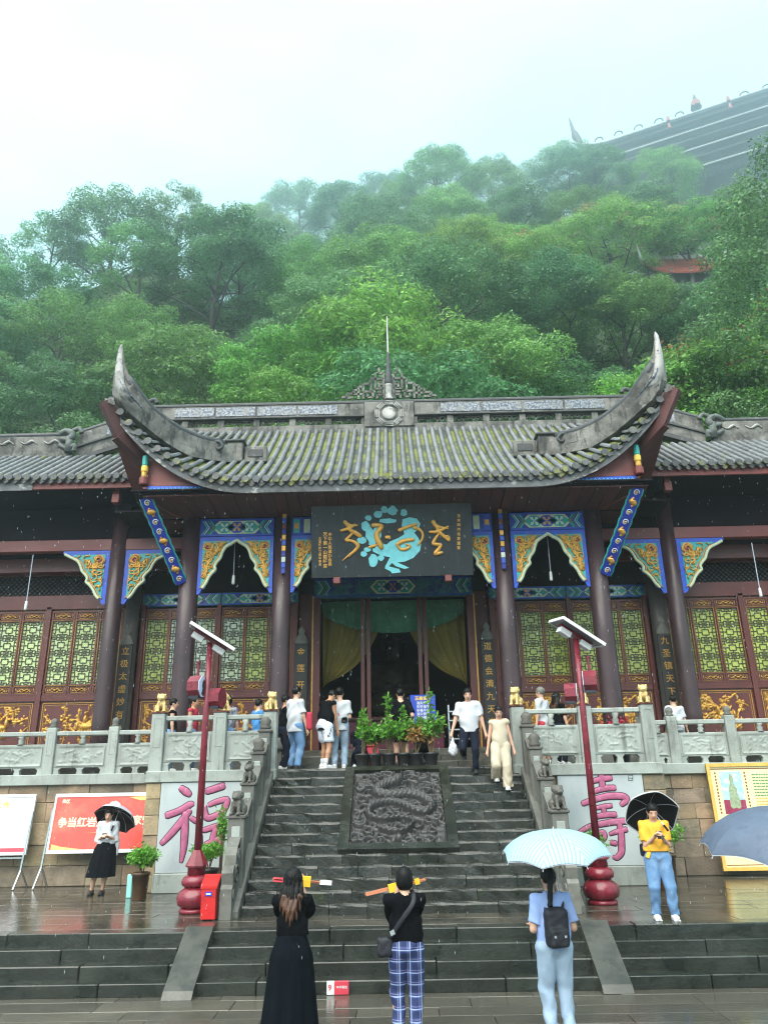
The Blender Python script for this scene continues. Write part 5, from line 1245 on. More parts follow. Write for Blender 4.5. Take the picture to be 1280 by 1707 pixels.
    fpost(t, s * 7.42, .14); fpost(t, s * 9.58, .15); fpost(t, s * 11.74, .15)
    bracket(t, BR2, s * (GC - .215), 19.98, 8.655, -s); bracket(t, BR2, s * (GC + .215), 19.98, 8.655, s)
    return t
gallery(-1); gallery(1)
# ------------------------------------------------------------------ signboard over the door
ST, SB = Vector((0, 17.86, 0)), Vector((0, 18.26, 0))
tl, tr_, bl_, br_ = P(519, 843, Y=17.86), P(784, 837, Y=17.86), P(522, 963, Y=18.26), P(787, 959, Y=18.26)
xl, xr = (tl.x + bl_.x) / 2 - .02, (tr_.x + br_.x) / 2 + .02; zt, zb = (tl.z + tr_.z) / 2, (bl_.z + br_.z) / 2
sz = Vector((0, 17.86 - 18.26, zt - zb)); sh = sz.length; su = sz.normalized(); sn = Vector((0, -su.z, su.y)); so = Vector((0, 18.26, zb))
sign = thing('signboard', 'black signboard with gold calligraphy and a turquoise bird hung over the hall door', 'sign', (0, 18.26, zb))
npl = 5
for k in range(npl):
    a, c = xl + (xr - xl) * k / npl, xl + (xr - xl) * (k + 1) / npl; b = MB(); b.obox(Vector(((a + c) / 2, 18.26, zb)) + sz / 2 - sn * .035, Vector(((c - a) / 2 - .0015, 0, 0)), sz / 2, sn * .035); mk('plank', b, M['sign_black'], sign)
for X in (xl + .62, xr - .62): b = MB(); q = Vector((X, 18.26, zb)); b.cbox(q.x - .085, q.x + .085, q.y - .10, q.y + .08, q.z - .17, q.z - .005, .015); mk('support_peg', b, M['maroon_light'], sign)
def on_sign(cx, cy, h=0.0): return PP(500 + cx / 4.267, 820 + cy / 4.267, so, sn) + sn * h
b = MB()
bird = [(728, 195), (780, 180), (830, 190), (855, 225), (845, 262), (812, 290), (840, 325), (862, 370), (852, 420), (805, 470), (745, 496), (690, 502), (735, 520), (778, 540), (742, 548), (680, 528), (655, 505), (632, 530), (705, 548), (716, 572), (655, 580), (640, 562), (604, 545), (606, 530), (640, 465), (575, 452), (520, 425), (515, 402), (560, 398), (600, 392), (640, 352), (700, 328), (742, 302), (724, 240)]
def blob(cx, cy, rx, ry, seed, n=16):
    r = random.Random(seed); return [(cx + rx * (1 + r.uniform(-.16, .16)) * math.cos(6.283 * i / n), cy + ry * (1 + r.uniform(-.16, .16)) * math.sin(6.283 * i / n)) for i in range(n)]
shapes = [(bird, 'bird')] + [(blob(*a), 'petal') for a in ((600, 125, 24, 26, 1), (657, 133, 36, 34, 2), (556, 160, 30, 26, 3), (487, 186, 24, 20, 4), (620, 206, 62, 18, 5), (466, 243, 30, 34, 6), (440, 345, 34, 26, 7), (521, 490, 36, 46, 8), (455, 442, 24, 20, 9), (500, 300, 34, 46, 10), (552, 285, 26, 70, 11), (585, 395, 60, 26, 12), (738, 150, 24, 26, 13), (480, 410, 26, 16, 14), (515, 360, 26, 30, 16), (575, 470, 22, 20, 15))]
for i, (pl_, nm) in enumerate(shapes):
    b = MB(); b.prism([on_sign(x, y, .012 + .0007 * i) for x, y in pl_], -sn * .011); mk(nm, b, M['turquoise'], sign)
G = [[(318, 212, 14), (350, 240, 15), (410, 238, 5)], [(292, 276, 9), (345, 262, 14), (392, 232, 8)], [(345, 228, 13), (356, 270, 15), (398, 292, 14), (432, 312, 9), (425, 318, 8), (390, 300, 6)], [(385, 285, 8), (350, 320, 10), (330, 345, 12), (372, 350, 10), (412, 380, 15), (395, 415, 12), (350, 450, 7), (302, 490, 2)], [(392, 420, 8), (350, 462, 3)],
     [(518, 238, 18), (560, 238, 16), (580, 250, 16), (548, 295, 18), (550, 335, 20), (575, 385, 20), (580, 405, 12)], [(490, 396, 8), (520, 386, 11), (548, 378, 6)], [(613, 325, 14), (636, 324, 15)],
     [(705, 274, 14), (760, 252, 12), (832, 228, 9)], [(808, 252, 14), (848, 268, 11), (872, 300, 8), (866, 340, 9), (838, 378, 6)], [(690, 376, 14), (735, 350, 15), (810, 338, 10)], [(694, 380, 12), (712, 406, 9), (750, 408, 12), (782, 386, 9), (752, 372, 5)],
     [(945, 210, 16), (972, 245, 15), (1052, 262, 6)], [(922, 286, 10), (980, 282, 14), (1054, 246, 7)], [(968, 240, 15), (990, 285, 13), (1030, 322, 13), (1058, 345, 9), (1055, 318, 7), (1020, 312, 5)], [(985, 300, 7), (955, 345, 12), (950, 370, 13), (998, 378, 12), (990, 400, 12), (962, 440, 16), (1012, 430, 8)]]
for st in G:
    q, rr = spline([on_sign(x, y, .028) for x, y, w_ in st], 5, [w_ / 4.267 / 66.5 for x, y, w_ in st])
    d0 = (q[0] - q[1]).normalized(); d1 = (q[-1] - q[-2]).normalized(); q = [q[0] + d0 * rr[0] * .6] + q + [q[-1] + d1 * rr[-1] * .6]; rr = [rr[0] * .5] + rr + [rr[-1] * .5]
    b = MB(); b.tube(q, rr, 8, flat=.55, nrm=sn); mk('stroke', b, M['gold_letter'], sign, True)
def sign_text(chars, cx, cy0, cy1, size):
    b = MB(); n = len(chars)
    for i, ch in enumerate(chars):
        m = text_mb(ch, size, .004); p = on_sign(cx, cy0 + (cy1 - cy0) * (i + .5) / n, .006); place(m, p, (1, 0, 0), su, -sn); b.add(m.v, m.f)
    return b
for (ch, cx, y0, y1, z) in (('中华人民道协会長', 214, 290, 530, .095), ('天下第一山雲峰宮', 180, 285, 545, .105), ('王某題於癸酉年春月', 143, 320, 530, .07), ('玉京瑶池元君道宫', 1128, 155, 415, .085)):
    mk('inscription', sign_text(ch, cx, y0, y1, z), M['gold_letter'], sign)
# ------------------------------------------------------------------ couplet boards
def couplet(label, xp, X, Y, z0, z1, w_, text, r_out):
    t = thing('couplet_board', label, 'board', (X, Y, z0)); b = MB(); b.cbox(X - w_ / 2, X + w_ / 2, Y, Y + .05, z0, z1, .01); mk('board', b, M['board_black'], t)
    b = MB(); n = len(text)
    for i, ch in enumerate(text):
        m = text_mb(ch, w_ * .62, .006, .004); place(m, (X, Y - .008, z1 - (z1 - z0) * (i + .5) / n), (1, 0, 0), (0, 0, 1)); b.add(m.v, m.f)
    mk('lettering', b, M['gilt_dull'], t)
    b = MB(); b.lathe([(w_ * .3, 0), (w_ * .5, .04), (w_ * .42, .16), (w_ * .2, .3), (w_ * .28, .38), (.02, .5)], (X, Y + .03, z1), 8); b.v = [(x, Y + .03 + (y - Y - .03) * .3, z) for x, y, z in b.v]; mk('finial', b, M['weathered'], t)
couplet('narrow black couplet board on the grey column between the banner gallery and the hall', 0, -7.18, 20.48, 3.5, 6.15, .36, '立极太虚妙有之中', 1)
couplet('black couplet board at the door jamb beside the pale window leaves', 0, -2.52, 20.82, 3.5, 6.15, .36, '金莲开祥德天', 1)
couplet('black couplet board at the door jamb beside the yellow window leaves', 0, 2.52, 20.82, 3.5, 6.15, .36, '道德会清九天道本', 1)
couplet('narrow black couplet board on the grey column between the hall and the poster gallery', 0, 7.18, 20.48, 3.5, 6.15, .36, '九圣镇天下藏珠玉', 1)
# ------------------------------------------------------------------ curtains inside the door
def drape(s, label):
    b = MB(); rows = []; n, m = 34, 18
    for j in range(m + 1):
        v = j / m; row = []
        for i in range(n + 1):
            u = i / n; top = Vector((s * (2.0 - 1.75 * u), 21.55, 7.15 - .15 * u)); tie = Vector((s * (1.98 - .10 * u), 21.5, 5.05 + .12 * u))
            p = top.lerp(tie, v); p.z -= .30 * math.sin(math.pi * v) * u; p.x += -s * .25 * math.sin(math.pi * v) * u * .6; p.y += .035 * math.sin(u * 30) * (1 - .3 * v) - .1 * math.sin(math.pi * v); row.append(p)
        rows.append(row)
    b.grid(rows); o = mk('curtain', b, M['curtain_yellow'], None, True); return tag(o, label, 'curtain')
drape(-1, 'yellow curtain tied back at the door jamb beside the pale window leaves'); drape(1, 'yellow curtain tied back at the door jamb beside the yellow window leaves')
b = MB(); rows = []
for j in range(9):
    rows.append([Vector((-2.0 + 4.0 * i / 60, 21.40 + .03 * math.sin(i * 1.3) * (j / 8), 7.44 - (j / 8) * (.30 + .62 * (math.sin(math.pi * ((i % 30) / 30)) ** .8 if False else math.sin(math.pi * i / 60) ** .6)))) for i in range(61)])
b.grid(rows); tag(mk('valance', b, M['curtain_green'], None, True), 'green patterned valance swagged across the top of the hall door', 'curtain')
# deity statue and altar deep in the hall
def stat(X, Y, Z):
    d = sd_ell(X, Y, Z, (0, 0, 1.15), (.55, .42, .75)); d = smin(d, sd_ell(X, Y, Z, (0, -.25, .45), (.85, .6, .45)), .15); d = smin(d, sd_ell(X, Y, Z, (0, -.05, 2.1), (.24, .26, .34)), .08)
    for s in (-1, 1): d = smin(d, sd_cone(X, Y, Z, (s * .55, 0, 1.6), (s * .62, -.3, 1.0), .2, .17), .08); d = smin(d, sd_cone(X, Y, Z, (s * .6, -.3, 1.0), (s * .15, -.55, .95), .16, .10), .08); d = smin(d, sd_ell(X, Y, Z, (s * .35, .1, 2.45), (.12, .06, .3)), .05)
    d = smin(d, sd_ell(X, Y, Z, (0, 0, 2.45), (.3, .2, .16)), .05); return d + .02 * np.sin(X * 14) * np.sin(Z * 13)
V, F = surface_nets(stat, (-1.2, -1, -.1), (1.2, .8, 2.9), .07); b = MB(); b.np(V + np.array([0, 25.2, POD + 1.2]), F); tag(mk('deity_statue', b, M['statue_dark'], None, True), 'dim seated deity statue deep inside the dark hall', 'statue')
al = thing('altar_table', 'dark red altar table with carved front inside the hall doorway', 'table', (0, 23.6, POD)); b = MB(); b.cbox(-1.5, 1.5, 23.2, 24.2, POD + 1.0, POD + 1.12, .02); mk('table_top', b, M['maroon'], al); b = MB(); b.cbox(-1.4, 1.4, 23.3, 24.1, POD, POD + .998, .02); mk('table_front', b, M['plum_paint'], al)
b = MB(); b.cbox(-1.3, 1.3, 24.4, 26.2, POD, POD + 1.19, .03); tag(mk('statue_pedestal', b, M['maroon'], None), 'dark red pedestal under the seated deity statue', 'pedestal')
# ------------------------------------------------------------------ pendant lamps under the eaves
def pendant(label, x0, y0, x1, y1, Y):
    a, c = P(x0, y0, Y=Y), P(x1, y1, Y=Y); c = Vector((a.x + (c.x - a.x) * .25, a.y, c.z)); t = thing('pendant_lamp', label, 'lamp', c)
    b = MB(); b.tube([a, c + Vector((0, 0, .22))], .012, 5); mk('cord', b, M['print_grey'], t); b = MB(); b.lathe([(.02, .24), (.035, .22), (.04, .02), (.03, 0)], c, 10); mk('bulb', b, M['plastic_white'], t, True)
pendant('thin white pendant bulb hanging in the painted arch above the pale windows', 392, 905, 390, 974, 18.9)
pendant('thin white pendant bulb hanging in the painted arch above the yellow windows', 912, 895, 918, 968, 18.9)
pendant('thin white pendant bulb hanging in front of the gallery lattice on the banner side', 56, 925, 43, 1017, 19.6)
pendant('thin white pendant bulb hanging in front of the gallery lattice on the poster side', 1252, 905, 1265, 995, 19.6)
# ------------------------------------------------------------------ solar lamps with loudspeaker boxes
def solar_lamp(label, base, top, flip):
    g = P(base[0], base[1], Z=TERR); t = thing('solar_lamp', label, 'street lamp', g); tp = P(top[0], top[1], Y=g.y); h = tp.z - g.z; c = (g.x, g.y, g.z)
    b = MB(); b.lathe([(.24, 0), (.25, .03), (.235, .07)], c, 28); mk('foot', b, M['lamp_red'], t, True)
    b = MB(); b.lathe([(.20, .07), (.275, .12), (.295, .21), (.27, .30), (.19, .36), (.175, .375)], c, 28); mk('lower_bulb', b, M['lamp_red'], t, True)
    b = MB(); b.lathe([(.175, .376), (.225, .41), (.235, .47), (.20, .53), (.15, .555)], c, 28); mk('upper_bulb', b, M['lamp_red'], t, True)
    b = MB(); b.lathe([(.145, .556), (.145, .66), (.17, .68)], c, 20); mk('neck', b, M['lamp_red'], t, True)
    b = MB(); b.lathe([(.19, .68), (.19, .70), (.075, .92), (.07, .93)], c, 8); mk('collar', b, M['lamp_red'], t)
    b = MB(); b.lathe([(.064, .90), (.055, h * .7), (.05, h)], c, 14); mk('pole', b, M['pole_red'], t, True)
    b = MB(); zt_ = g.z + h
    # tilted panel: long edge falls toward +X
    e1 = Vector((.82, .25, -.50)).normalized(); e2 = Vector((-.25, .95, .08)); e2 = (e2 - e1 * e2.dot(e1)).normalized(); n = e1.cross(e2); pc = Vector((g.x + .03, g.y, zt_ + .10))
    b.obox(pc, e1 * .44, e2 * .28, n * .018); mk('solar_panel', b, M['solar'], t)
    b = MB()
    for s in (-1, 1): b.obox(pc + e2 * .29 * s, e1 * .45, e2 * .012, n * .028); b.obox(pc + e1 * .45 * s, e1 * .012, e2 * .30, n * .0281)
    mk('panel_frame', b, M['white_edge'], t)
    b = MB(); b.obox(pc - n * .05, e1 * .34, e2 * .05, n * .03); mk('panel_bracket', b, M['pole_red'], t)
    for s in (-1, 1): b = MB(); q = pc + e1 * .22 * s - n * .13; b.obox(q, e1 * .11, e2 * .09, n * .05); mk('light_head', b, M['plastic_white'], t)
    d = 1 if flip else -1
    for k, (dx, dz, sc) in enumerate(((d * .18, -.78, 1.0), (-d * .17, -.97, .9))):
        q = Vector((g.x + dx, g.y - .02 + .10 * k, zt_ + dz)); L = .22 * sc; R = .20 * sc
        b = MB(); oc = [(R * math.cos(math.pi / 8 + i * math.pi / 4) * .92, R * math.sin(math.pi / 8 + i * math.pi / 4)) for i in range(8)]
        ax = Vector((1, -.28 * 1, 0)).normalized(); up = Vector((0, 0, 1)); sd = ax.cross(up); x_in = -1 if dx > 0 else 1
        ps = [q + sd * a_ + up * c_ - ax * L / 2 for a_, c_ in oc]; b.prism(ps, ax * L); o = mk('speaker_box', b, M['pole_red'], t)
        fc = q + ax * (L / 2 + .006) * x_in
        b = MB(); b.prism([fc + sd * a_ * .98 + up * c_ * .98 for a_, c_ in oc], ax * .012 * x_in); mk('plate', b, M['plate_blue'], o)
        b = MB(); b.prism([fc + ax * .014 * x_in + sd * a_ * .22 * R / .2 + up * (c_ * .55 * R / .2 - .02) for a_, c_ in ((.2, .18), (.28, .05), (.16, -.02), (.3, -.2), (0, -.26), (-.28, -.16), (-.1, 0), (-.18, .16), (0, .26))], ax * .006 * x_in); mk('plate_emblem', b, M['ink'], o)
        b = MB(); b.obox(q - up * R * .9 - ax * .01, ax * L * .42, sd * R * .55, up * .02); mk('speaker_mesh', b, M['ink'], o)
        if k == 0: b = MB(); b.tube([q + up * R * .9, q + up * (R + .22)], .025, 8); b.lathe([(.045, 0), (.045, .03)], q + up * (R + .22), 8); mk('speaker_stem', b, M['pole_red'], o)
    b = MB(); b.bar((g.x - .2, g.y, zt_ - .86), (g.x + .2, g.y, zt_ - .86), .05, .06); mk('speaker_arm', b, M['pole_red'], t)
    return t
solar_lamp('dark red solar lamp with loudspeaker boxes standing in front of the good fortune panel', (324, 1521), (346, 1072), False)
solar_lamp('dark red solar lamp with white octagonal plates standing in front of the longevity panel', (1004, 1507), (962, 1064), True)
# ------------------------------------------------------------------ boards against the wall
def easel_board(label, tlp, brp, Y, cat):
    a, c = P(*tlp, Y=Y), P(*brp, Y=Y - .25); t = thing('notice_board', label, cat, ((a.x + c.x) / 2, Y - .2, TERR)); return t, a, c
def tilt(a, c, Y, lean=.22):
    up = Vector((0, lean, a.z - c.z)).normalized(); return up
# red banner
Yb = 17.62; A = P(97, 1328, Y=Yb); C = P(238, 1416, Y=Yb - .16); x0, x1 = A.x, C.x + .12; o3 = Vector((x0, Yb - .16, C.z)); up = Vector((0, .16, A.z - C.z)); bh = up.length; up.normalize(); nn = Vector((0, -up.z, up.y))
t = thing('banner_board', 'red printed banner board in a white frame leaning on the tan wall', 'banner', ((x0 + x1) / 2, Yb - .2, TERR))
b = MB(); b.obox(o3 + Vector(((x1 - x0) / 2, 0, 0)) + up * bh / 2 - nn * .02, Vector(((x1 - x0) / 2, 0, 0)), up * bh / 2, nn * .018); mk('board', b, M['banner_red'], t)
b = MB()
for v in (-.02, bh + .02): b.obox(o3 + Vector(((x1 - x0) / 2, 0, 0)) + up * v - nn * .015, Vector(((x1 - x0) / 2 + .04, 0, 0)), up * .035, nn * .03)
for v in (-.02, x1 - x0 + .02): b.obox(o3 + Vector((v, 0, 0)) + up * bh / 2 - nn * .015, Vector((.02, 0, 0)), up * (bh / 2 + .0), nn * .029)
mk('frame', b, M['white_edge'], t)
def board_text(t, body, u, v, size, mn, bold=.01, o3=None, up=None, nn=None, name='lettering', h=.004):
    m = text_mb(body, size, bold, 0, 'LEFT'); place(m, o3 + Vector((u, 0, 0)) + up * v + nn * h, (1, 0, 0), up, -nn); return mk(name, m, M[mn], t)
W3 = x1 - x0
board_text(t, '争当红岩先', .10, bh * .50, .205, 'print_cream', .014, o3, up, nn); board_text(t, '国家安全', W3 - .62, bh * .52, .205, 'print_cream', .014, o3, up, nn); board_text(t, '景区', .12, bh * .90, .085, 'print_cream', .004, o3, up, nn)
b = MB()
for k in range(9):
    a_ = k * .698; c = o3 + Vector((W3 * .60 + .10 * math.cos(a_), 0, 0)) + up * (bh * .76 + .10 * math.sin(a_)) + nn * .006; b.prism([c + Vector((.055 * math.cos(q), 0, 0)) + up * .055 * math.sin(q) for q in np.linspace(0, 5.5, 8)], nn * .003)
mk('emblem', b, M['board_white'], t)
b = MB(); b.prism([o3 + Vector((x, 0, 0)) + up * z + nn * .005 for x, z in ((W3 * .74, bh * .97), (W3 * .99, bh * .99), (W3 * .99, bh * .91), (W3 * .86, bh * .90))], nn * .002); b.prism([o3 + Vector((x, 0, 0)) + up * z + nn * .005 for x, z in ((W3 * .02, bh * .02), (W3 * .34, bh * .02), (W3 * .12, bh * .07), (W3 * .02, bh * .12))], nn * .002); b.prism([o3 + Vector((x, 0, 0)) + up * z + nn * .005 for x, z in ((W3 * .34, bh * .31), (W3 * .60, bh * .325), (W3 * .60, bh * .345))], nn * .002); mk('gold_swoosh', b, M['banner_gold'], t)
for xx in (x0 - .06,):
    b = MB(); p0 = Vector((xx, Yb - .02, C.z + bh * .75)); p1 = Vector((xx - .02, Yb - .22, 1.0)); b.tube([p0, p1, Vector((xx - .06, Yb - .42, TERR + .01))], .022, 8); b.tube([p1 + Vector((0, 0, .05)), Vector((xx + .02, Yb + .08, TERR + .01))], .02, 8); mk('easel_leg', b, M['steel'], t)
# white notice board, cut by the picture edge
A = P(-30, 1330, Y=Yb); C = P(46, 1421, Y=Yb - .16); x1w = P(58, 1330, Y=Yb).x; x0w = x1w - 1.7; o4 = Vector((x0w, Yb - .16, C.z)); up = Vector((0, .16, P(50, 1328, Y=Yb).z - C.z)); bh = up.length; up.normalize(); nn = Vector((0, -up.z, up.y)); W4 = x1w - x0w
t = thing('notice_board', 'white notice board with grey text lines and a red foot stripe on a steel easel', 'notice board', ((x0w + x1w) / 2, Yb - .2, TERR))
b = MB(); b.obox(o4 + Vector((W4 / 2, 0, 0)) + up * bh / 2 - nn * .02, Vector((W4 / 2, 0, 0)), up * bh / 2, nn * .018); mk('board', b, M['board_white'], t)
b = MB()
for v in (-.02, bh + .02): b.obox(o4 + Vector((W4 / 2, 0, 0)) + up * v - nn * .015, Vector((W4 / 2 + .04, 0, 0)), up * .03, nn * .03)
b.obox(o4 + Vector((W4 + .02, 0, 0)) + up * bh / 2 - nn * .015, Vector((.02, 0, 0)), up * bh / 2, nn * .029); mk('frame', b, M['white_edge'], t)
b = MB(); b.obox(o4 + Vector((W4 / 2, 0, 0)) + up * .05 + nn * .0, Vector((W4 / 2 - .01, 0, 0)), up * .04, nn * .003); mk('foot_stripe', b, M['print_red'], t)
board_text(t, '工作', W4 - .80, bh * .84, .15, 'print_yellow', .01, o4, up, nn)
b = MB(); rq = random.Random(2)
for k in range(11):
    z = bh * (.70 - .055 * k); x = W4 - 1.35
    while x < W4 - .15: wd = rq.uniform(.02, .06); b.obox(o4 + Vector((x + wd / 2, 0, 0)) + up * z + nn * .0, Vector((wd / 2, 0, 0)), up * .008, nn * .002); x += wd + .015
o = mk('text_lines', b, M['print_grey'], t); o['kind'] = 'stuff'
for xx in (x1w + .03,):
    b = MB(); p0 = Vector((xx, Yb - .04, C.z + bh * .72)); p1 = Vector((xx - .03, Yb - .22, .95)); b.tube([p0, p1, Vector((xx - .05, Yb - .42, TERR + .01))], .022, 8); b.tube([p1 + Vector((0, 0, .05)), Vector((xx + .02, Yb + .08, TERR + .01))], .02, 8); b.bar((x0w, Yb - .2, C.z - .10), (xx, Yb - .2, C.z - .10), .03, .03); mk('easel_leg', b, M['steel'], t)
# framed poster on the right wall
Yp = 17.60; TL, BL = P(1176, 1273, Y=Yp), P(1203, 1452, Y=Yp - .10); x0 = (TL.x + BL.x) / 2; W5 = 2.2; o5 = Vector((x0, Yp - .12, BL.z)); up = Vector((0, .12, TL.z - BL.z)); bh = up.length; up.normalize(); nn = Vector((0, -up.z, up.y))
t = thing('poster_board', 'tall pale yellow poster with a seated figure in a gold frame on the brown wall', 'poster', (x0 + W5 / 2, Yp - .1, BL.z))
def flat(u0, u1, v0, v1, h, mn, name, par=None):
    b = MB(); b.obox(o5 + Vector(((u0 + u1) / 2, 0, 0)) + up * (v0 + v1) / 2 + nn * (h / 2), Vector(((u1 - u0) / 2, 0, 0)), up * ((v1 - v0) / 2), nn * (h / 2)); return mk(name, b, M[mn], par or t)
b = MB(); b.obox(o5 + Vector((W5 / 2, 0, 0)) + up * bh / 2 - nn * .02, Vector((W5 / 2, 0, 0)), up * bh / 2, nn * .018); mk('board', b, M['poster_yellow'], t)
b = MB()
for v in (.035, bh - .035): b.obox(o5 + Vector((W5 / 2, 0, 0)) + up * v, Vector((W5 / 2, 0, 0)), up * .035, nn * .03)
for v in (.035, W5 - .035): b.obox(o5 + Vector((v, 0, 0)) + up * bh / 2, Vector((.035, 0, 0)), up * (bh / 2 - .07), nn * .0299)
mk('frame', b, M['poster_frame'], t)
flat(.09, W5 - .09, bh - .125, bh - .105, .004, 'print_brown', 'rule'); flat(.09, W5 - .09, .10, .115, .004, 'print_brown', 'rule')
pu0, pu1, pv0, pv1 = .26, .72, bh - 1.02, bh - .17; flat(pu0, pu1, pv0 + .28, pv1, .003, 'poster_sky', 'picture'); flat(pu0, pu1, pv0, pv0 + .279, .003, 'poster_maroon', 'picture')
fx = (pu0 + pu1) / 2; b = MB(); fig = [(-.03, .78), (-.045, .70), (-.03, .62), (-.06, .56), (-.09, .48), (-.08, .36), (-.10, .28), (-.10, .14), (-.06, .10), (.0, .12), (.08, .10), (.12, .14), (.12, .30), (.08, .40), (.09, .50), (.06, .56), (.03, .62), (.045, .70), (.03, .78), (0, .82)]
b.prism([o5 + Vector((fx + x, 0, 0)) + up * (pv0 + z) + nn * .006 for x, z in fig], -nn * .003); mk('figure', b, M['poster_figure'], t)
for x, mn in ((.17, 'print_brown'), (.80, 'print_brown')):
    b = MB()
    for k in range(13): b.obox(o5 + Vector((x, 0, 0)) + up * (bh - .20 - k * .066) + nn * .003, Vector((.016, 0, 0)), up * .018, nn * .002)
    o = mk('text_column', b, M[mn], t); o['kind'] = 'stuff'
for mn, k0, k1 in (('print_green', 0, 8), ('poster_frame', 8, 14), ('print_green', 19, 27)):
    b = MB()
    for k in range(k0, k1):
        x = .95 if k < 18 else .2
        while x < W5 - .2: wd = rq.uniform(.02, .07); b.obox(o5 + Vector((x + wd / 2, 0, 0)) + up * (bh - .24 - .06 * k) + nn * .003, Vector((wd / 2, 0, 0)), up * .011, nn * .002); x += wd + .014
    o = mk('text_lines', b, M[mn], t); o['kind'] = 'stuff'
# ------------------------------------------------------------------ small furniture
g = P(349, 1533, Z=TERR); t = thing('litter_bin', 'bright red litter bin with a sloping top beside the stair foot', 'bin', g)
hw, hd = .11, .12; b = MB(); tp = .50
b.prism([g + Vector((-hw, -hd, .02)), g + Vector((-hw * 1.05, -hd * 1.05, tp - .06)), g + Vector((-hw * 1.05, hd * 1.05, tp + .06)), g + Vector((-hw, hd, .02))], (hw * 2, 0, 0)); mk('body', b, M['bin_red'], t)
b = MB(); b.prism([g + Vector((-hw * 1.15, -hd * 1.15, tp - .058)), g + Vector((-hw * 1.15, -hd * 1.15, tp - .02)), g + Vector((-hw * 1.15, hd * 1.15, tp + .12)), g + Vector((-hw * 1.15, hd * 1.15, tp + .066))], (hw * 2.3, 0, 0)); mk('lid', b, M['bin_red'], t)
b = MB(); b.box(g.x - .05, g.x + .05, g.y - hd - .022, g.y - hd - .012, g.z + .34, g.z + .40); o = mk('label_plate', b, M['notice_blue'], t); b = MB(); b.box(g.x - .035, g.x + .035, g.y - hd - .025, g.y - hd - .0225, g.z + .36, g.z + .38); mk('label_print', b, M['plastic_white'], o)
for sx in (-1, 1):
    for sy in (-1, 1): b = MB(); b.lathe([(.02, 0), (.02, .025)], (g.x + sx * .09, g.y + sy * .09, g.z), 8); mk('foot', b, M['shoe_black'], t)
g = P(215, 1497, Z=TERR); b = MB(); b.cbox(g.x - .05, g.x + .05, g.y - .03, g.y + .03, g.z, g.z + .40, .012); tag(mk('mint_marker', b, M['mint'], None), 'slim mint green marker block standing beside the brown flower pot', 'marker')
# box left on the front step
g = P(563, 1659, Z=0.0); t = thing('card_box', 'white and red card box standing against the lowest front step', 'box', g); b = MB(); b.cbox(g.x - .14, g.x - .045, g.y, g.y + .05, 0.003, .15, .004); mk('white_end', b, M['plastic_white'], t); b = MB(); b.cbox(g.x - .0445, g.x + .14, g.y, g.y + .05, 0.003, .15, .004); mk('red_end', b, M['print_red'], t)
m = text_mb('中华香烛', .035, .001); place(m, (g.x + .05, g.y - .002, .085), (1, 0, 0), (0, 0, 1)); mk('print', m, M['plastic_white'], t); m = text_mb('9', .09, .003); place(m, (g.x - .10, g.y - .002, .08), (1, 0, 0), (0, 0, 1)); mk('emblem', m, M['print_red'], t)
# blue notice in the doorway, metal rack, prayer cushion stool
c = P(705, 1180, Y=18.9); t = thing('standing_notice', 'blue standing notice with yellow heading and white text behind the potted plants', 'notice', (c.x, c.y, POD)); wv = P(726, 1180, Y=18.9).x - c.x; zt_ = P(705, 1158, Y=18.9).z; zb_ = P(705, 1206, Y=18.9).z
b = MB(); b.cbox(c.x - wv, c.x + wv, c.y, c.y + .03, zb_, zt_, .006); mk('board', b, M['notice_blue'], t); b = MB(); b.box(c.x - .03, c.x + .03, c.y + .005, c.y + .03, POD, zb_ - .001); mk('stand', b, M['steel'], t)
m = text_mb('玉皇宝殿', wv * .32, .003); place(m, (c.x, c.y - .004, zt_ - .09), (1, 0, 0), (0, 0, 1)); mk('heading', m, M['print_yellow'], t)
b = MB()
for k in range(5): m = text_mb('消灾祈福平安'[k % 3:k % 3 + 4], wv * .26, .002); place(m, (c.x, c.y - .004, zt_ - .20 - .085 * k), (1, 0, 0), (0, 0, 1)); b.add(m.v, m.f)
mk('text_lines', b, M['plastic_white'], t)
c = P(770, 1218, Y=20.0); t = thing('metal_rack', 'grey slatted metal rack standing in the shadow behind the man in white shirt', 'rack', (c.x, 20.0, POD))
for k in range(4): b = MB(); b.cbox(c.x - .33, c.x + .25, 19.9, 20.15, POD + .25 + .22 * k, POD + .29 + .22 * k, .006); mk('shelf', b, M['steel'], t)
for sx in (-.32, .24): b = MB(); b.box(c.x + sx - .02, c.x + sx + .02, 19.98, 20.02, POD, POD + 1.1); mk('upright', b, M['steel'], t)
c = P(620, 1240, Y=18.2); t = thing('kneeling_bench', 'low red kneeling bench half hidden behind the potted plants', 'bench', (c.x, 17.85, PLAT)); b = MB(); b.cbox(c.x - .17, c.x + .17, 17.70, 18.0, PLAT + .45, PLAT + .55, .03); mk('cushion', b, M['print_red'], t); b = MB(); b.cbox(c.x - .16, c.x + .16, 17.72, 17.98, PLAT, PLAT + .448, .01); mk('base', b, M['print_red'], t)
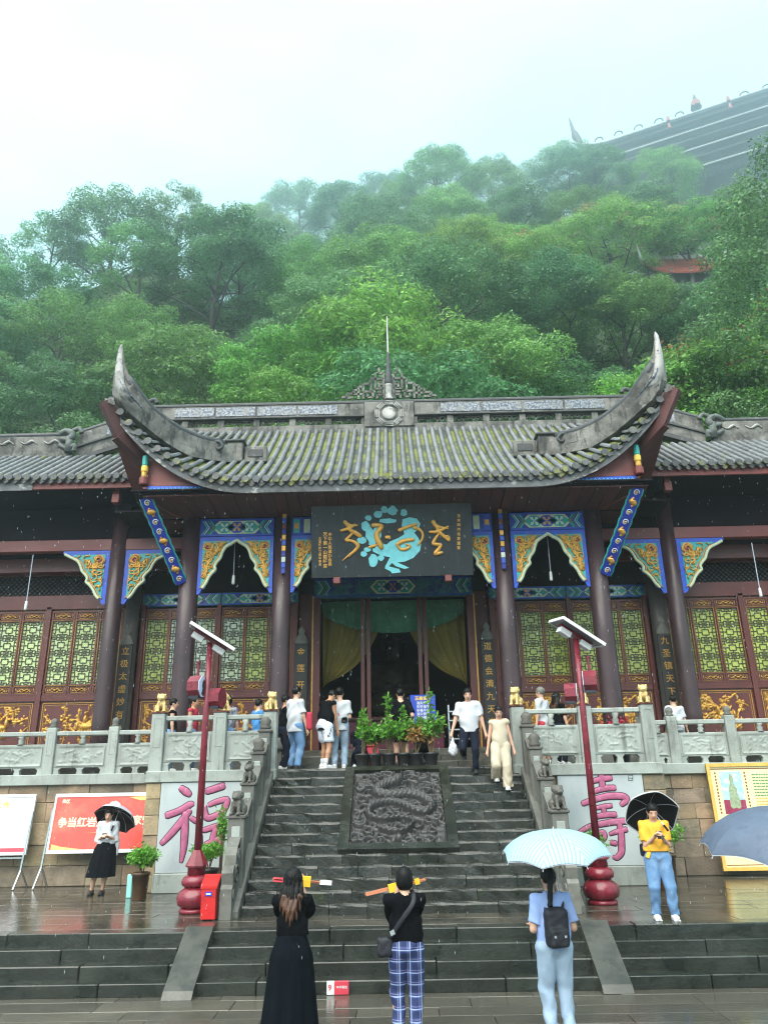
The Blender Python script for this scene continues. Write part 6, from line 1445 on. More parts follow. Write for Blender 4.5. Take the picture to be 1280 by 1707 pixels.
# ------------------------------------------------------------------ potted plants
def leaf_cloud(mb, pts, r, size, rnd, asp=.45, droop=.3):
    for c in pts:
        d = Vector((rnd.gauss(0, 1), rnd.gauss(0, 1), rnd.gauss(.2, .8) - droop)); d = d.normalized() if d.length > .01 else Vector((1, 0, 0))
        s = d.cross(Vector((rnd.gauss(0, 1), rnd.gauss(0, 1), rnd.gauss(0, 1)))); s = s.normalized() if s.length > 1e-6 else Vector((0, 0, 1))
        L = size * rnd.uniform(.7, 1.3); w_ = L * asp; n = d.cross(s); c = Vector(c)
        o = len(mb.v); mb.v.extend([tuple(c), tuple(c + d * L * .5 + s * w_ * .5 + n * w_ * .12), tuple(c + d * L), tuple(c + d * L * .5 - s * w_ * .5 + n * w_ * .12)]); mb.f.extend([(o, o + 1, o + 2), (o, o + 2, o + 3)])
def pot(t, c, r, h, mn, rim=1.12, soil=True):
    b = MB(); b.lathe([(r * .78, 0), (r * .80, .01), (r, h - .05), (r * rim, h - .045), (r * rim, h - .005), (r * (rim - .1), h), (r * .9, h - .03)], c, 20); mk('pot', b, M[mn], t, True)
    if soil: b = MB(); b.lathe([(r * .92, h - .028), (0, h - .02)], c, 14); mk('soil', b, M['soil'], t)
def shrub(label, c, pr, ph, hgt, wid, mn, pm, seed, n=900, size=.08, group=None, sprig=0):
    r = random.Random(seed); t = thing('potted_plant', label, 'potted plant', c, group); c = Vector(c); pot(t, c, pr, ph, pm); b = MB(); tips = []
    for k in range(7):
        a = r.uniform(0, 6.28); q = [c + Vector((r.uniform(-.03, .03), r.uniform(-.03, .03), ph - .03))]; e = c + Vector((math.cos(a) * wid * r.uniform(.2, .8), math.sin(a) * wid * r.uniform(.2, .8), ph + hgt * r.uniform(.45, .95))); q += [q[0].lerp(e, .5) + Vector((0, 0, hgt * .12)), e]; b.tube(q, [.012, .009, .004], 5); tips.append(e)
    if sprig: e = c + Vector((r.uniform(-.05, .05), 0, ph + hgt + sprig)); b.tube([c + Vector((0, 0, ph)), e], [.011, .004], 5)
    mk('stem', b, M['twig'], t); b = MB(); pts = []
    for _ in range(n):
        k = r.choice(tips); f = r.random() ** .5; p = Vector((r.gauss(0, 1), r.gauss(0, 1), r.gauss(0, 1))).normalized() * (wid * .55 * f); pts.append((c + Vector((0, 0, ph + hgt * .5))).lerp(k, r.uniform(.3, 1)) + Vector((p.x, p.y, p.z * .6)))
    if sprig:
        for _ in range(60): f = r.uniform(.2, 1); pts.append(c + Vector((r.uniform(-.04, .04), r.uniform(-.04, .04), ph + hgt * .6 + (hgt * .4 + sprig) * f)))
    leaf_cloud(b, pts, 0, size, r); mk('foliage', b, M[mn], t); return t
c = P(232, 1500, Z=TERR); shrub('bushy bright green plant in a tall brown glazed pot by the good fortune panel', c, .155, .46, .42, .40, 'leaf_bright', 'pot_brown', 1, 1500, .075)
c = P(331, 1505, Z=TERR); c = Vector((c.x, 15.55, TERR)); shrub('green bush in a pot hidden behind the red lamp base by the good fortune panel', c, .19, .50, .45, .36, 'leaf_bright', 'pot_black', 2, 1100, .075)
c = Vector((P(370, 1400, Y=15.9).x, 15.9, TERR)); shrub('tall thin leafy climber in a pot beside the lowest lion post', c, .12, .35, 1.30, .17, 'leaf_bright', 'pot_black', 3, 420, .075)
c = Vector((P(985, 1440, Y=15.7).x, 15.7, TERR)); shrub('green bush in a dark pot behind the lamp by the longevity panel', c, .18, .50, .55, .32, 'leaf_bright', 'pot_brown', 4, 900, .075)
c = Vector((P(1105, 1420, Y=15.6).x, 15.6, TERR)); shrub('green potted bush mostly hidden behind the person in yellow', c, .2, .62, .55, .40, 'leaf_bright', 'pot_brown', 5, 1000, .075)
for i, (px_, top, mn, wd, spr, lb) in enumerate(((586, 1200, 'leaf_pot', .25, .1, 'dark round pot with an upright leafy green shrub, nearest the man with the red strap'), (613, 1200, 'leaf_pot', .24, .0, 'yellowish green shrub in a round black pot on the slab edge, before the red bench'), (645, 1180, 'leaf_pot', .28, .22, 'green shrub with one tall sprig in a black pot beside the man in black'),
                                     (676, 1195, 'leaf_pot', .28, .10, 'dense green shrub in a black pot directly before the man in black'), (702, 1200, 'leaf_dry', .26, .0, 'browning dry shrub in a round black pot before the blue notice'), (733, 1195, 'leaf_pot', .30, .30, 'green shrub with the tallest sprig in the black pot at the slab end'))):
    c = P(px_, 1270, Z=PLAT + .0); c = Vector((c.x, 16.80, PLAT)); shrub(lb, c, .14, .28, (.70, .58, .82, .76, .62, .80)[i], wd * 1.4, mn, 'pot_black', 20 + i, (330, 300, 400, 420, 300, 420)[i], .115, sprig=spr * 1.6)
c = Vector((5.6, 19.0, POD)); shrub('red leaved plant in a pot behind the corner lion of the longevity side', Vector((4.75, 17.1, PLAT)), .2, .4, .55, .35, 'c_red', 'pot_black', 31, 500, .07)

# ------------------------------------------------------------------ wooded hill
ROWS = [  # (Y, tree top line in the photo as (px, py) pairs)
    (35, [(-150, 640), (100, 640), (300, 655), (500, 640), (700, 640), (900, 640), (1100, 620), (1430, 600)]),
    (40, [(-150, 560), (100, 565), (250, 590), (450, 560), (640, 570), (820, 520), (920, 580), (1100, 530), (1430, 500)]),
    (46, [(-150, 500), (60, 500), (200, 510), (350, 520), (480, 480), (640, 480), (820, 440), (1000, 440), (1200, 450), (1430, 400)]),
    (53, [(-150, 400), (0, 415), (130, 415), (260, 370), (400, 420), (520, 400), (640, 400), (740, 370), (860, 375), (980, 380), (1100, 430), (1250, 400), (1430, 340)]),
    (61, [(-150, 355), (0, 365), (150, 340), (260, 300), (350, 325), (420, 405), (520, 420), (640, 390), (760, 370), (900, 385), (1050, 370), (1250, 370), (1430, 300)]),
    (82, [(420, 420), (520, 385), (640, 365), (800, 330), (950, 320), (1100, 300), (1250, 300), (1430, 260)]),
    (118, [(440, 355), (520, 330), (600, 315), (700, 275), (800, 290), (900, 265), (1050, 255), (1200, 285), (1430, 250)]),
    (165, [(480, 340), (570, 300), (640, 300), (720, 262), (800, 275), (900, 262), (1000, 280), (1200, 300), (1430, 300)])]
def ipx(tab, x):
    if x <= tab[0][0]: return tab[0][1]
    for (a, b), (c, d) in zip(tab[:-1], tab[1:]):
        if x <= c: return b + (d - b) * (x - a) / (c - a)
    return tab[-1][1]
def tree_h(Y): return 10.5 + max(0, Y - 60) * .075
def hill_pt(i, px_):
    Y, tab = ROWS[i]; lim = tab[0][0]; p = P(px_, ipx(tab, px_), Y=Y)
    z = p.z - tree_h(Y)
    if px_ < lim: z -= (lim - px_) * .14
    return Vector((p.x, Y, z))
b = MB(); xs_ = list(range(-1400, 2701, 50)); rows = [[Vector((hill_pt(0, x).x, 31.0, 1.0)) for x in xs_]]
for i in range(len(ROWS)): rows.append([hill_pt(i, x) for x in xs_])
rows.append([Vector((p.x * 1.15, 200, p.z + 4)) for p in rows[-1]]); rows.append([Vector((p.x * 1.3, 290, p.z - 80)) for p in rows[-1]])
b.grid(rows); struct('hillside', b, M['hillside'], True)
# low undergrowth scattered over the slope
ru = random.Random(77); pts = []
for _ in range(60000):
    i = ru.randint(0, len(ROWS) - 2); x = ru.uniform(-100, 1400); f = ru.random(); p = hill_pt(i, x).lerp(hill_pt(i + 1, x), f)
    if hill_pt(i, x).z < -5: continue
    pts.append(p + Vector((ru.uniform(-.3, .3), ru.uniform(-1.2, -.2), ru.uniform(-.2, 1.6))))
b = MB(); leaf_cloud(b, pts, 0, .34, ru, .5); o = mk('undergrowth', b, M['undergrowth'], None); o['kind'] = 'stuff'; o['label'] = 'dense low undergrowth covering the steep hillside'

# ---- tree prototypes
def make_tree(seed, H, R, leaf_m, blossom=0.0, nclump=74, nleaf=380, size=.185, tall=.5, bare=.3, asp=.55):
    r = random.Random(seed); rn = np.random.RandomState(seed); wood = MB(); ends = []
    lean = Vector((r.uniform(-.06, .06), r.uniform(-.06, .06), 1)); top = lean * (H * .78)
    trunk = [Vector((0, 0, -1.5)), lean * (H * .15) + Vector((r.uniform(-.1, .1), 0, 0)), lean * (H * .4) + Vector((r.uniform(-.3, .3), r.uniform(-.3, .3), 0)), top]
    q, rr = spline(trunk, 4, [.26, .21, .15, .05]); wood.tube(q, rr, 7)
    nb = r.randint(8, 11)
    for k in range(nb):
        f = bare + (1 - bare) * (k + r.random()) / nb; p0 = q[min(int(f * (len(q) - 1)), len(q) - 1)]; a = k * 2.4 + r.uniform(-.4, .4)
        env = R * (math.sin(math.pi * min(max((f - bare + .18) / (1.12 - bare), .05), .98)) ** .6); e = p0 + Vector((math.cos(a) * env * .8, math.sin(a) * env * .8, env * r.uniform(.25, .65)))
        mid = p0.lerp(e, .5) + Vector((0, 0, env * r.uniform(-.05, .15))); lq, lr = spline([p0, mid, e], 4, [.10, .065, .02]); wood.tube(lq, lr, 5); ends.append((e, env))
        for _ in range(2):
            m = lq[r.randint(3, 7)]; e2 = m + Vector((r.gauss(0, 1), r.gauss(0, 1), r.uniform(.1, .9))).normalized() * env * r.uniform(.35, .55); wood.tube([m, m.lerp(e2, .5) + Vector((0, 0, .15)), e2], [.045, .03, .012], 4); ends.append((e2, env * .8))
    cl = []; cz, rz_ = H * .63, H * .36                 # rounded dome of leaf clumps, a few inside it
    for k in range(nclump):
        if k % 5 == 4: e, env = r.choice(ends); cl.append((e, r.uniform(.6, 1.0))); continue
        u = 1 - 1.35 * (k + .5) / nclump; a = k * 2.39996 + r.uniform(-.3, .3); f = math.sqrt(max(0, 1 - u * u)) if u > -1 else .3; j = r.uniform(.74, 1.12)
        cl.append((Vector((math.cos(a) * f * R * j, math.sin(a) * f * R * j, cz + u * rz_ * r.uniform(.85, 1.1))) + lean * 0, r.uniform(.65, 1.35)))
    lf = []; bp_ = []
    for (c, s) in cl:
        n = int(nleaf * s * s) ; d = rn.normal(size=(n, 3)); d /= np.linalg.norm(d, axis=1)[:, None] + 1e-9; d[:, 2] = np.where(rn.uniform(size=n) < .75, np.abs(d[:, 2]), d[:, 2]); rad = rn.uniform(.35, 1, n)[:, None] ** .5 * (1 + .18 * np.sin(d[:, :1] * 9 + s * 7) * np.sin(d[:, 1:2] * 8))
        pp = np.array(c) + d * rad * np.array([1.0, 1.0, .62]) * s; lf.append(np.concatenate([pp, d], 1))
        if blossom and r.random() < blossom and c.z > H * .45: bp_ += [c + Vector((r.gauss(0, .3), r.gauss(0, .3), .45 * s + r.uniform(0, .35))) for _ in range(50)]
    lf = np.concatenate(lf); n = len(lf); c = lf[:, :3]; nn_ = lf[:, 3:] * .75 + np.array([0, 0, .45]) + rn.normal(size=(n, 3)) * .38; nn_ /= np.linalg.norm(nn_, axis=1)[:, None]; d = np.cross(nn_, rn.normal(size=(n, 3))); d[:, 2] -= .25; d /= np.linalg.norm(d, axis=1)[:, None] + 1e-9
    s_ = np.cross(d, nn_); s_ /= np.linalg.norm(s_, axis=1)[:, None] + 1e-9; L = (size * rn.uniform(.6, 1.3, n))[:, None]; W_ = L * asp
    V = np.stack([c, c + d * L * .5 + s_ * W_ * .5 - nn_ * W_ * .12, c + d * L, c + d * L * .5 - s_ * W_ * .5 - nn_ * W_ * .12], 1).reshape(-1, 3)
    I = np.arange(n)[:, None] * 4; F = np.concatenate([I + np.array([[0, 1, 2]]), I + np.array([[0, 2, 3]])], 1).reshape(-1, 3)
    lm = bpy.data.meshes.new('crown'); lm.vertices.add(len(V)); lm.vertices.foreach_set('co', V.astype(np.float32).ravel()); lm.loops.add(len(F) * 3); lm.loops.foreach_set('vertex_index', F.astype(np.int32).ravel()); lm.polygons.add(len(F)); lm.polygons.foreach_set('loop_start', np.arange(0, len(F) * 3, 3, dtype=np.int32)); lm.update(calc_edges=True); lm.materials.append(M[leaf_m])
    wm = mesh_of(wood, 'trunk', True); wm.materials.append(M['bark']); bm_ = None
    if bp_: bb = MB(); leaf_cloud(bb, bp_, 0, .20, r, .6); bm_ = mesh_of(bb, 'blossom'); bm_.materials.append(M['blossom'])
    return lm, wm, bm_, float(V[:, 2].max())
TREES = [make_tree(1, 10, 3.9, 'leaf_a'), make_tree(2, 11, 4.3, 'leaf_b'), make_tree(3, 10, 3.6, 'leaf_c'), make_tree(4, 9.5, 4.0, 'leaf_b', .35), make_tree(5, 11.5, 3.8, 'leaf_a', nclump=48, nleaf=280, bare=.42), make_tree(6, 10, 4.5, 'leaf_c', nclump=72), make_tree(7, 9, 3.4, 'leaf_b', nclump=56, nleaf=260, size=.26, asp=.34)]
KIND = ['mid green rounded tree', 'fresh light green spreading tree', 'dark blue green tree', 'orange tipped flowering green tree', 'open crowned tree with dark limbs', 'broad dark green tree', 'bright drooping leaved tree']
ZONE = [(110, 'the banner gallery'), (230, 'the banner side horn'), (350, 'the banner side ridge end'), (480, 'the banner half of the ridge'), (600, 'the bannerward fretwork'), (700, 'the ridge spire'), (830, 'the posterward fretwork'), (950, 'the poster half of the ridge'), (1050, 'the poster side ridge end'), (1150, 'the poster side horn'), (1500, 'the poster gallery')]
TIER = ['directly behind', 'low behind', 'uphill behind', 'midway up above', 'on the crest above', 'in mist above', 'high in mist above', 'faint on far crest above']
def tree(k, loc, ztop, rz, label, wide=1.0):
    lm, wm, bm_, h = TREES[k]; s = (ztop - loc.z) / h; o = bpy.data.objects.new('tree', None); COL.objects.link(o); o.location = loc; o.rotation_euler = (0, 0, rz); o.scale = (s * wide, s * wide, s); o['label'] = label; o['category'] = 'tree'; o['group'] = 'trees on the hillside'
    for nm, me in (('trunk', wm), ('crown', lm), ('blossom', bm_)):
        if me: c = bpy.data.objects.new(nm, me); COL.objects.link(c); c.parent = o
    return o
rt = random.Random(15)
for i, (Y, tab) in enumerate(ROWS):
    sp = (165, 160, 150, 135, 125, 110, 95, 85)[i]; x = max(tab[0][0], -70) + rt.uniform(0, 40) * (i < 5)
    while x < 1345:
        px_ = x + rt.uniform(-.2, .2) * sp; g = hill_pt(i, px_); dy = rt.uniform(-2, 2); g.y += dy; zt_ = g.z + tree_h(Y) * rt.uniform(.80, 1.16) 
        g.z -= .8
        far = px_ > 720
        if i <= 2: k = rt.choice((0, 1, 3, 6, 3, 5) if px_ > 1000 else (1, 6, 0, 5, 2) if px_ > 640 else (0, 2, 5, 1, 4))
        elif i <= 4: k = rt.choice((3, 1, 5, 3, 0) if px_ > 830 else (0, 5, 2, 4, 1))
        else: k = rt.choice((0, 1, 2, 5))
        if i <= 1 and px_ < 120: k = 4
        if i == 3 and 1010 < px_ < 1235: x += sp * .6; continue
        if i <= 3 and 960 < px_ < 1290: zt_ = min(zt_, P(px_, 475 if 1000 < px_ < 1240 else 440, Y=g.y).z); g.z = min(g.z, zt_ - 6)
        if i >= 5 and px_ > 1150: zt_ = min(zt_, P(px_, 330 + (px_ - 1150) * .05, Y=g.y).z)
        if i >= 5 and 950 < px_ <= 1150: zt_ = min(zt_, P(px_, 262, Y=g.y).z)
        zn = next(n for lim, n in ZONE if px_ <= lim); tree(k, g, zt_, rt.uniform(0, 6.28), f'{KIND[k]} {TIER[i]} {zn}', rt.uniform(.95, 1.2)); x += sp * rt.uniform(.8, 1.2)
# tall dark tree reaching in over the right hand roof
t0 = P(1300, 235, Y=27.0); g = Vector((t0.x + 1.9, 28.5, 0.0)); lm, wm, bm_, h = make_tree(31, 27, 5.0, 'leaf_c', nclump=300, nleaf=260, size=.16, bare=.62); TREES.append((lm, wm, None, h)); o = tree(len(TREES) - 1, g, t0.z + 1.0, .4, 'tall near tree with fine dark leaves reaching in above the poster gallery'); o['group'] = 'trees beside the hall'
# ------------------------------------------------------------------ pavilion half hidden among the trees
def upcurve(x, W_): return 1.2 * (abs(x) / W_) ** 3
pc = P(1135, 430, Y=57); t = thing('hill_pavilion', 'small pavilion with orange red tiles and white ridge ornaments among the trees', 'pavilion', (pc.x, 58, pc.z - 5))
W_ = 3.6; b = MB(); b.grid([[Vector((pc.x + W_ * k / 8 * (1 - .25 * j / 4), 57 + 2.6 * j / 4, pc.z - 1.6 + 3.4 * (j / 4) ** 1.25 + upcurve(k, 8) * (1 - j / 4))) for k in range(-8, 9)] for j in range(5)]); rf = mk('roof', b, M['far_tile'], t)
for k in range(-12, 13):
    X = pc.x + W_ * k / 13; f = lambda j: Vector((pc.x + W_ * k / 13 * (1 - .25 * j / 4), 56.97 + 2.6 * j / 4, pc.z - 1.52 + 3.4 * (j / 4) ** 1.25 + upcurve(k, 13) * (1 - j / 4))); b = MB(); b.tube([f(0), f(2), f(4)], .07, 5); mk('tile_row', b, M['far_tile'], rf)
b = MB(); b.cbox(pc.x - 2.8, pc.x + 2.8, 59.5, 59.8, pc.z + 1.75, pc.z + 2.3, .04); mk('ridge', b, M['far_white'], rf)
for s in (-1, 1):
    b = MB(); b.tube(spline([(pc.x + s * 2.6, 59.4, pc.z + 2.1), (pc.x + s * 3.15, 58, pc.z + .5), (pc.x + s * 3.6, 56.9, pc.z - .2), (pc.x + s * 4.0, 56.4, pc.z + 1.2)], 5), [.18] * 10 + [.14, .12, .1, .08, .06, .03], 6); mk('corner_ridge', b, M['far_white'], rf, True)
    for q in (.6, 1.5): b = MB(); b.tube(spline([(pc.x + s * q - .45, 59.6, pc.z + 2.25), (pc.x + s * q - .2, 59.6, pc.z + 2.85), (pc.x + s * q + .25, 59.6, pc.z + 2.80), (pc.x + s * q + .4, 59.6, pc.z + 2.25)], 4), .11, 6); mk('ridge_arc', b, M['far_white'], rf, True)
b = MB(); b.cbox(pc.x - 2.7, pc.x + 2.7, 57.9, 60.5, pc.z - 5, pc.z - .6, .05); mk('wall', b, M['far_wall'], t)
for k in range(4): b = MB(); b.lathe([(.18, 0), (.17, 4.2)], (pc.x - 2.6 + k * 1.73, 57.5, pc.z - 5), 10); mk('column', b, M['far_wall'], t)
# ------------------------------------------------------------------ great hall on the summit, receding in mist
SK = 1.55; La = P(985, 250, Y=112 * SK); Lb = P(1280, 152, Z=La.z); Lb = La + (Lb - La) * 1.35; La = Vector((La.x, La.y, La.z)); dirv = (Lb - La); base = Vector((La.x, La.y, 0)); ez = Vector((0, 0, 1)); eh = Vector((dirv.x, dirv.y, 0)); HL = eh.length; eh.normalize(); en = Vector((eh.y, -eh.x, 0))
zr = La.z
t = thing('summit_hall', 'huge hall with stacked upswept roofs fading into mist on the hilltop', 'temple', (La.x, La.y, zr - 24))
def tier(z, out, drop, i, x0=-2.0, x1=None):
    x1 = HL if x1 is None else x1; n = 20; b = MB(); r0 = []; r1 = []
    for k in range(n + 1):
        f = k / n; x = x0 + (x1 - x0) * f; up_ = 4.5 * max(0, 1 - f / .16) ** 2; r0.append(La * 0 + Vector((La.x, La.y, 0)) + eh * (x - out * .6 * (1 - f)) + en * out + ez * (z - drop + up_)); r1.append(Vector((La.x, La.y, 0)) + eh * x + en * (out - 4.0) + ez * (z + up_ * .4))
    b.grid([r0, r1]); o = mk('roof_tier', b, M['far_roof'], t)
    b = MB(); b.tube(r0, .22, 5); mk('eave_edge', b, M['far_white'] if i % 2 == 0 else M['far_roof'], o)
    return r0, r1
for i, (dz, out) in enumerate(((0, 4.0), (-4.6, 5.0), (-8.2, 5.6), (-11.8, 6.4), (-15.4, 7.0), (-19.0, 7.8), (-22.6, 8.4))):
    r0, r1 = tier(zr + dz, out, 2.6 if i == 0 else 1.5, i, -3 + i * 1.0)
    if i == 0:
        b = MB(); b.tube([p + ez * .4 for p in r1], .5, 6); mk('ridge', b, M['far_roof'], t); b = MB(); YH = 112 * SK; b.tube(spline([P(1040, 262, Y=YH), P(1000, 262, Y=YH), P(975, 250, Y=YH), P(958, 225, Y=YH), P(948, 196, Y=YH)], 4), [1.9] * 5 + [1.7] * 4 + [1.1] * 4 + [.6, .45, .3, .1], 7); mk('horn', b, M['far_roof'], t, True)
        for q in range(1, 12):
            c = r1[0].lerp(r1[-1], q / 12.0) + ez * .7
            if q == 6 or q == 7: continue
            b = MB(); b.tube([c + eh * 1.1 * math.cos(a) + ez * 1.2 * math.sin(a) for a in np.linspace(0, 3.14, 9)], .2, 5); mk('ridge_arc', b, M['far_roof'], t)
        c = P(1162, 190, Z=La.z); c = r1[0] + eh * ((c - r1[0]).dot(eh)); b = MB(); b.lathe([(1.5, 0), (1.2, .8), (1.3, 1.2), (.8, 2.0), (.9, 2.4), (.4, 3.2), (.5, 3.5), (.08, 5.0)], c + ez * .6, 10); mk('ridge_pagoda', b, M['far_roof'], t, True); b = MB(); b.prism([c + en * .9 + ez * 1.6 + (eh * math.cos(a) + ez * math.sin(a)) * 1.15 for a in np.linspace(0, 5.7, 12)], en * .3); mk('ridge_medallion', b, M['far_tile'], t)
for i in range(6):
    b = MB(); a = Vector((La.x, La.y, zr - 4.4 - 3.6 * i)); c = a + eh * HL; b.prism([a + en * 2.2, c + en * 2.2, c + en * 2.2 + ez * 2.6, a + en * 2.2 + ez * 2.6], en * -1.0); mk('storey_wall', b, M['far_wall'], t)
    for q in ((2, 4) if i < 2 else ()): p = a + eh * (6 + q * 7.5) + en * (4.6 + i * 1.1) + ez * 1.2; b = MB(); b.tube([p, p + ez * 1.6], [.5, .3], 6); mk('eave_pendant', b, M['far_tile'], t)
b = MB(); a = Vector((La.x, La.y, zr - 34)); c = a + eh * HL; b.prism([a, c, c + ez * 30, a + ez * 30], en * -8); mk('hall_body', b, M['far_wall'], t)
# ------------------------------------------------------------------ people (smooth distance-field bodies, clothes as parts)
def ik(a, b, l1, l2, pole):
    a, b, pole = Vector(a), Vector(b), Vector(pole); d = b - a; L = d.length; mx_ = (l1 + l2) * .999
    if L > mx_: b = a + d * (mx_ / L); d = b - a; L = mx_
    t = (l1 * l1 - l2 * l2 + L * L) / (2 * L); hh = math.sqrt(max(l1 * l1 - t * t, 0)); e = d.normalized(); p = pole - e * pole.dot(e)
    return a + e * t + p.normalized() * hh, b
def person(label, loc, rz, h=1.62, hands=None, feet=None, lean=(0, 0), look=0.0, turn=0.0, top=('c_white', .42, 'short', 1.0), bottom=('jeans', 'pants', .05, 1.0), hair=('hair', 'short'), shoes='shoe_white', skin='skin', res=.014, face=False, build=1.0, hip=0.0, kneel=False):
    t = thing('person', label, 'person', loc); t.rotation_euler = (0, 0, rz); O = org(t); S = lambda *p: np.array(p, float) * h
    lx, ly = lean
    def tp(x, y, z): f = max(0, z - .54); return S(x + lx * f, y + ly * f, z + hip - (abs(ly) * f * f * .35))
    hands = hands or {-1: (-.17, -.02, .44), 1: (.17, -.02, .44)}; feet = feet or {-1: (-.06, 0, 0), 1: (.06, 0, 0)}
    sh, el, wr, hp, kn, an = {}, {}, {}, {}, {}, {}
    for s in (-1, 1):
        sh[s] = tp(s * .100 * build, .005, .800); e, w_ = ik(sh[s], S(*hands[s]), .178 * h, .158 * h, (s * .28, .35, -1)); el[s], wr[s] = np.array(e), np.array(w_)
        hp[s] = S(s * .052, 0, .515 + hip); f = feet[s]; k, a = ik(hp[s], S(f[0], f[1] + .012, f[2] + .045), .245 * h, .235 * h, (s * .12, -1, .1)); kn[s], an[s] = np.array(k), np.array(a)
    hc = tp(0, -.012, .925); ca, sa = math.cos(look), -math.sin(look); ct, st_ = math.cos(turn), math.sin(turn); nb = tp(0, .008, .82)
    hc = hc + np.array([st_ * .0, -sa * .05 * h, (ca - 1) * .04 * h])
    def HD(x, y, z):                              # head-local to body-local
        y2, z2 = y * ca - z * -sa * -1, z * ca + y * sa; y2 = y * ca - z * sa; x3, y3 = x * ct - y2 * st_, x * st_ + y2 * ct; return hc + S(x3, y3, z2)
    def HI(X, Y, Z):                              # body-local to head-local (unit h)
        x, y, z = (X - hc[0]) / h, (Y - hc[1]) / h, (Z - hc[2]) / h; x2, y2 = x * ct + y * st_, -x * st_ + y * ct; return x2, y2 * ca + z * sa, -y2 * sa + z * ca
    def hands_sdf(X, Y, Z, d):
        for s in (-1, 1):
            dv = wr[s] - el[s]; dv /= np.linalg.norm(dv) + 1e-9; sd = np.cross(dv, [0, 0, 1.0]); sd = sd / (np.linalg.norm(sd) + 1e-9) if np.linalg.norm(sd) > .1 else np.array([0, 1.0, 0]); up_ = np.cross(sd, dv)
            c = wr[s] + dv * .03 * h; d = smin(d, sd_cone(X, Y, Z, wr[s], c + dv * .018 * h, .0155 * h, .021 * h), .006 * h)
            for k, (o_, l_) in enumerate(((-.018, .036), (-.006, .043), (.006, .040), (.017, .032))):
                b0 = c + dv * .026 * h + sd * o_ * h; b1 = b0 + (dv * .8 - up_ * .35) * l_ * .55 * h; b2 = b1 + (dv * .35 - up_ * .8) * l_ * .5 * h
                d = smin(d, np.minimum(sd_cone(X, Y, Z, b0, b1, .0062 * h, .0056 * h), sd_cone(X, Y, Z, b1, b2, .0056 * h, .0048 * h)), .0025 * h)
            q = -1 if s > 0 else 1; b0 = wr[s] + dv * .018 * h + sd * .017 * q * h; b1 = b0 + (dv * .7 + sd * q * .6) * .026 * h; d = smin(d, np.minimum(sd_cone(X, Y, Z, b0, b1, .0075 * h, .0062 * h), sd_cone(X, Y, Z, b1, b1 + (dv * .9 - up_ * .3) * .022 * h, .0062 * h, .005 * h)), .004 * h)
        return d
    def body(X, Y, Z):
        x, y, z = HI(X, Y, Z); d = sd_ell(x, y, z, (0, .004, .012), (.045, .056, .058)); d = smin(d, sd_ell(x, y, z, (0, -.018, -.030), (.034, .038, .040)), .02)
        d = smin(d, sd_cone(x, y, z, (0, -.052, .004), (0, -.064, -.016), .006, .010), .008)                      # nose
        for s in (-1, 1): d = smin(d, sd_ell(x, y, z, (s * .046, .008, -.006), (.008, .014, .019)), .004); d = smin(d, -1 * np.minimum(0, 0 * x) + sd_ell(x, y, z, (s * .02, -.045, .016), (.016, .01, .006)), .008)
        d = d * h; d = smin(d, sd_cone(X, Y, Z, nb, hc - S(0, 0, .035), .033 * h, .031 * h), .02 * h)
        d = smin(d, sd_cone(X, Y, Z, tp(0, 0, .60), tp(0, 0, .765), .070 * h, .073 * h, 1.22 * build, .80), .03 * h); d = smin(d, sd_cone(X, Y, Z, S(0, 0, .535 + hip), tp(0, 0, .62), .078 * h, .066 * h, 1.2, .9), .03 * h)
        for s in (-1, 1):
            d = smin(d, sd_cone(X, Y, Z, tp(s * .055, .005, .795), sh[s], .036 * h, .034 * h), .02 * h); d = smin(d, sd_cone(X, Y, Z, sh[s], el[s], .0315 * h * build, .0235 * h * build), .012 * h); d = smin(d, sd_cone(X, Y, Z, el[s], wr[s], .0235 * h * build, .0150 * h), .010 * h)
            d = smin(d, sd_cone(X, Y, Z, hp[s], kn[s], .056 * h, .036 * h), .015 * h); m = kn[s] * .65 + an[s] * .35; d = smin(d, sd_cone(X, Y, Z, kn[s], m, .034 * h, .034 * h), .012 * h); d = smin(d, sd_cone(X, Y, Z, m, an[s], .034 * h, .020 * h), .012 * h)
            d = smin(d, sd_ell(X, Y, Z, an[s] + S(0, -.035, -.022), (.028 * h, .070 * h, .024 * h)), .012 * h)
        return hands_sdf(X, Y, Z, d)
    def build_mesh(name, fn, pts, pad, mn, par=t, rs=res):
        A = np.array(pts); lo, hi = A.min(0) - pad * h, A.max(0) + pad * h; V, F = surface_nets(fn, lo, hi, rs)
        if not len(V): return None
        b = MB(); b.np(V, F); me = mesh_of(b, name, True); me.materials.append(M[mn]); o = bpy.data.objects.new(name, me); COL.objects.link(o); o.parent = par; ORG[o.name] = O; return o
    allp = [*sh.values(), *el.values(), *wr.values(), *hp.values(), *kn.values(), *an.values(), hc]
    bd = build_mesh('body', body, allp, .13, skin)
    # ---- upper garment
    tm, hem, sleeve, loose = top; hem += hip
    def fold(X, Y, Z, a=.0062):
        if res < .0135:
            q = np.stack([X / h * 13 + Z / h * 4, Y / h * 13, Z / h * 9 - np.abs(X) / h * 8], -1); q2 = np.stack([X / h * 30, Y / h * 30, Z / h * 17 + X / h * 11], -1)
            return a * 2.6 * h * (np.abs(vnoise(q, 5) * 2 - 1) - .45) + a * 1.1 * h * (vnoise(q2, 9) - .5)
        return a * h * (np.sin(X * 31 / h + Z * 17 / h) * np.sin(Z * 23 / h + Y * 19 / h + X * 7) + .6 * np.sin(Z * 41 / h + X * 29 / h))
